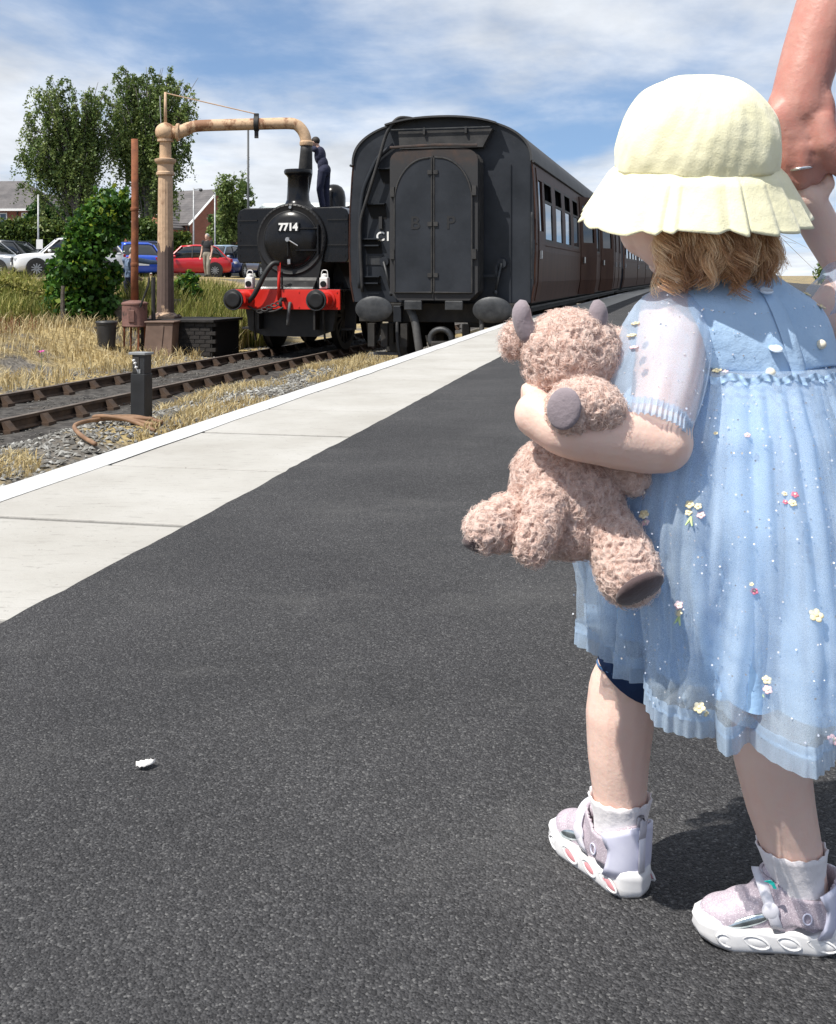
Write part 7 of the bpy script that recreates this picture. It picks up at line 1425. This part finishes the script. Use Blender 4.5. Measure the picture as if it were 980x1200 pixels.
def furry(name, g, n, ln=.0065, voxel=.0014):
    """plush piece: a pile surface raised into small curled locks, with loose fibres standing out of it"""
    o = blob(name, g, 'toy_skin', toy, voxel, 4); me = o.data; V = vcoords(o); nv_ = len(V); NN = np.zeros(nv_ * 3, np.float32); me.vertices.foreach_get('normal', NN); NN = NN.reshape(-1, 3)
    h = np.zeros(nv_); tn_ = np.zeros(nv_, np.float32)
    for k in range(nv_):
        q = Vector(V[k] * 150.0); w = mnoise.noise_vector(q * .8) * .9; r1 = 1 - abs(mnoise.noise(q + w)) * 2.2; r2 = 1 - abs(mnoise.noise((q + w) * 2.1 + Vector((7, 3, 1)))) * 2.0
        h[k] = .0026 * r1 + .0013 * r2; tn_[k] = min(1, max(0, .18 + .38 * r1 + .28 * r2))
    me.vertices.foreach_set('co', (V + NN * (h - .0022)[:, None]).ravel().astype(np.float32)); at = me.attributes.new('tone', 'FLOAT', 'POINT'); at.data.foreach_set('value', tn_); me.update(); V = vcoords(o)
    me.calc_loop_triangles(); nt = len(me.loop_triangles); ti = np.zeros(nt * 3, np.int32); me.loop_triangles.foreach_get('vertices', ti); A, B, C = V[ti[0::3]], V[ti[1::3]], V[ti[2::3]]; nr = np.cross(B - A, C - A); ar = np.linalg.norm(nr, axis=1); pk = fr.choice(nt, n, p=ar / ar.sum()); u = fr.uniform(size=(n, 2)); u = np.where(u.sum(1, keepdims=True) > 1, 1 - u, u)
    p = A[pk] + (B - A)[pk] * u[:, :1] + (C - A)[pk] * u[:, 1:]; N = NN[ti[0::3]][pk]
    w = p * 420; fld = np.stack([np.sin(w[:, 0] * .9 + 1.7 * np.sin(w[:, 1] * .8) + 1), np.sin(w[:, 1] * 1.0 + 1.6 * np.sin(w[:, 2] * .9) + 2), np.sin(w[:, 2] * .95 + 1.5 * np.sin(w[:, 0] * .85) + 3)], 1)
    dirn = fld + fr.normal(0, .40, p.shape) + np.array([0, 0, -.35]); dirn = dirn - N * (dirn * N).sum(1, keepdims=True); L = ln * fr.uniform(.5, 1.2, n)[:, None]; K = 5; pth_ = []; bi = np.cross(N, dirn); cs_ = fr.uniform(2.5, 5.5, n)[:, None]
    for t_ in np.linspace(0, 1, K): pth_.append(p - N * .0006 + N * L * (.80 * t_ - .40 * t_ ** 2) + dirn * L * .60 * t_ ** 1.2 + bi * L * .28 * np.sin(t_ * cs_))
    f = strands('fur', np.stack(pth_, 1), np.array([.00022, .00022, .0002, .00016, .0001]), 'toy_fur', o, fr.uniform(.3, 1, n), 2); f['kind'] = 'stuff'; return o
MAT['toy_skin'] = M_('toy_pile', (0.7, 0.48, 0.4), .95, spec=.08); basecol(MAT['toy_skin'], ramp(MAT['toy_skin'], attr_col(MAT['toy_skin']).outputs['Fac'], [(0, (0.44, 0.285, 0.235)), (.5, (0.60, 0.435, 0.375)), (1, (0.73, 0.59, 0.525))]))
nodes(MAT['toy_skin'])[2].inputs['Sheen Weight'].default_value = .35; bump(MAT['toy_skin'], noise(MAT['toy_skin'], 650, 4, .7), .8, .0016)
hd = G().ell(Pt(664, 418, .985), (.041, .044, .041)).ell(Pt(668, 394, .985), (.034, .038, .024)).ell(Pt(642, 412, .98), (.024, .028, .028)).ell(Pt(692, 412, .98), (.026, .028, .030)); furry('head', hd, 9000)
mz_ = G().ell(Pt(690, 476, .937), (.032, .030, .024), roty(.25)).ell(Pt(668, 480, .925), (.020, .022, .023)); furry('muzzle', mz_, 4200, .0065)
G().ell(Pt(661, 479, .9055), (.0150, .0042, .0180), rotz(-.55) @ roty(.35)).build('nose', 'toy_grey', toy, True)
for x0, y0, x1, y1, k in ((622, 396, 613, 352, 0), (692, 394, 699, 352, 1)):
    a0, a1 = Pt(x0, y0, .975), Pt(x1, y1, .970); ts = np.linspace(0, 1, 9)[:, None]; pp2 = a0 * (1 - ts) + a1 * ts + np.array([(-.004 if k == 0 else .004), 0, 0]) * np.sin(ts * 3.14); G().tube(pp2, [.0090, .0092, .0092, .0090, .0088, .0086, .0080, .0064, .0030], 14).build('horn', 'toy_grey', toy, True)
furry('ear', G().ell(Pt(603, 398, .985), (.012, .010, .017), roty(.25)).ell(Pt(612, 398, .985), (.012, .010, .012)), 1700, .0075); furry('ear', G().ell(Pt(722, 402, 1.0), (.010, .010, .014)), 900, .007)
furry('body', G().ell(Pt(664, 586, .99), (.052, .046, .049)).ell(Pt(655, 560, .99), (.043, .040, .038)).ell(Pt(668, 612, .985), (.047, .040, .032)), 12500)
furry('arm', limb(G(), [Pt(642, 588, .955), Pt(632, 620, .945), Pt(624, 640, .943)], [.019, .018, .0165]), 3600); furry('leg', limb(G(), [Pt(610, 606, .985), Pt(588, 614, .965), Pt(572, 620, .955)], [.024, .0235, .021]), 3600)
furry('leg', limb(G(), [Pt(708, 612, .975), Pt(728, 648, .955), Pt(737, 672, .945)], [.024, .0265, .0275]), 4600); furry('arm', limb(G(), [Pt(716, 548, .985), Pt(742, 560, .98)], [.018, .016]), 1200)
for (x, y, D, nx) in ((750, 690, .921, (.38, -.62, -.68)), (562, 638, .955, (-.2, -.3, -.9))):
    Mq = np.array(Vector(nx).to_track_quat('Z', 'Y').to_matrix()); G().ell(Pt(x, y, D), (.023 if x > 700 else .016, .022 if x > 700 else .015, .007), Mq).build('foot_pad', 'toy_brown', toy, True)
# ================================================================ adult holding the child's hand
AB = np.array([.80, 1.16, 0.0]); ad = thing('person', 'adult whose bare arm reaches down to hold the toddler hand', 'person', AB)
def Pa(x, y, D): return P(x, y, D) - AB
def wa(X, D, z): return np.array([X, D, z]) - AB
b = G(); b.ell(wa(.80, 1.18, 1.66), (.078, .096, .115)); b.ell(wa(.80, 1.275, 1.64), (.016, .02, .024)); b.ell(wa(.80, 1.24, 1.59), (.042, .035, .032))
for s_ in (-1, 1): b.ell(wa(.80 + s_ * .078, 1.18, 1.65), (.013, .022, .032))
limb(b, [wa(.80, 1.18, 1.6), wa(.80, 1.16, 1.47)], [.058, .062]); b.ell(wa(.80, 1.15, 1.28), (.17, .11, .21)); b.ell(wa(.80, 1.15, 1.05), (.145, .10, .17)); b.ell(wa(.80, 1.15, .93), (.165, .12, .12))
for s_ in (-1, 1): limb(b, [wa(.80 + s_ * .10, 1.15, .90), wa(.80 + s_ * .11, 1.17, .50), wa(.80 + s_ * .11, 1.13, .08)], [.090, .060, .042]); b.ell(wa(.80 + s_ * .115, 1.20, .04), (.045, .12, .035))
SHa, ELa = wa(.62, 1.14, 1.40), Pa(1062, -235, 1.13); limb(b, [SHa, (SHa + ELa) / 2, ELa], [.060, .052, .042])
limb(b, [wa(1.0, 1.14, 1.40), wa(1.06, 1.13, 1.10), wa(1.04, 1.22, .86)], [.058, .044, .030]); 
for k in range(4): o = wa(1.04, 1.23, .82) + np.array([0, (k - 1.5) * .019, 0]); b.tube([o + np.array([0, 0, .03]), o + np.array([0, .005, -.03]), o + np.array([-.01, .01, -.075])], [.012, .011, .009], 8)
b.ell(wa(1.04, 1.225, .83), (.020, .042, .045)); b.tube([wa(1.03, 1.26, .84), wa(1.01, 1.29, .80), wa(1.0, 1.29, .76)], [.013, .012, .010], 8)
# forearm and holding hand
W0 = Pa(941, 96, 1.095)
limb(b, [ELa, Pa(1008, -80, 1.12), Pa(971, 10, 1.105), Pa(952, 58, 1.10), W0, Pa(936, 128, 1.095)], [.042, .039, .0325, .0285, .0272, .029], 20)
b.ell(Pa(928, 142, 1.082), (.026, .012, .026)); b.ell(Pa(945, 135, 1.082), (.020, .012, .028)); b.ell(Pa(936, 128, 1.094), (.032, .020, .030)); b.ell(Pa(934, 150, 1.09), (.0315, .019, .026)); b.ell(Pa(962, 128, 1.085), (.014, .016, .030), roty(-.15)); b.ell(Pa(930, 160, 1.088), (.031, .018, .018))
kn = [Pa(906, 166, 1.090), Pa(922, 172, 1.083), Pa(938, 174, 1.080), Pa(953, 170, 1.082)]
for k, q in enumerate(kn):
    b.ell(q, (.0112, .0115, .0108)); ln = (.026, .032, .034, .030)[k]; m1 = q + np.array([.002, .006, -.020 - ln * .3]); m2 = m1 + np.array([.004, .024, -.008]); m3 = m2 + np.array([.002, .014, .010])
    b.tube([q, (q + m1) / 2 + np.array([0, -.002, 0]), m1, m2, m3], [.0112, .0105, .0102, .0095, .008], 12); b.ell(m1, (.0104,) * 3)
b.tube([Pa(960, 140, 1.08), Pa(968, 170, 1.075), Pa(978, 188, 1.078), Pa(990, 196, 1.088), Pa(996, 206, 1.10)], [.015, .0145, .0135, .0125, .010], 12)
ab = blob('body', b, 'adult_skin', ad, .0034, 3)
rg = kn[2] + np.array([.001, .003, -.0195]); aa = np.linspace(0, 2 * math.pi, 30); G().tube(np.stack([rg[0] + .0118 * np.cos(aa), rg[1] + .0118 * np.sin(aa), np.full(30, rg[2]) + .002 * np.cos(aa)], 1), .0016, 8, caps=False, ell=(1, 1)).build('ring', 'silver', ad, True)
g = G(); g.ell(wa(.80, 1.15, 1.28), (.19, .13, .22)); g.ell(wa(.80, 1.15, 1.06), (.165, .125, .20)); g.tube([wa(.80, 1.16, 1.46), wa(.80, 1.15, 1.36)], [.085, .15], 16)
for a_, e_ in ((SHa, SHa + (ELa - SHa) * .55), (wa(1.0, 1.14, 1.40), wa(1.035, 1.135, 1.24))): g.ell(a_, (.075, .075, .075)); g.tube([a_, e_], [.074, .068], 16)
MAT['grey_shirt'] = mat_cloth('grey_shirt', (0.10, 0.11, 0.13), (0.15, 0.16, 0.18)); blob('shirt', g, 'grey_shirt', ad, .009, 3)
g = G(); g.ell(wa(.80, 1.15, .93), (.185, .14, .15))
for s_ in (-1, 1): limb(g, [wa(.80 + s_ * .10, 1.15, .90), wa(.80 + s_ * .11, 1.17, .50), wa(.80 + s_ * .11, 1.13, .10)], [.105, .078, .066])
blob('jeans', g, 'denim', ad, .010, 3)
for s_ in (-1, 1): blob('shoe', G().ell(wa(.80 + s_ * .115, 1.20, .05), (.052, .135, .045)).ell(wa(.80 + s_ * .115, 1.12, .07), (.05, .055, .06)).bx(.8 + s_ * .115 - .05 - AB[0], .8 + s_ * .115 + .05 - AB[0], -.09, .16, .0, .03), 'leather', ad, .007, 3)
G().ell(wa(.80, 1.165, 1.70), (.088, .100, .095)).build('hair', 'hair_dark', ad, True)
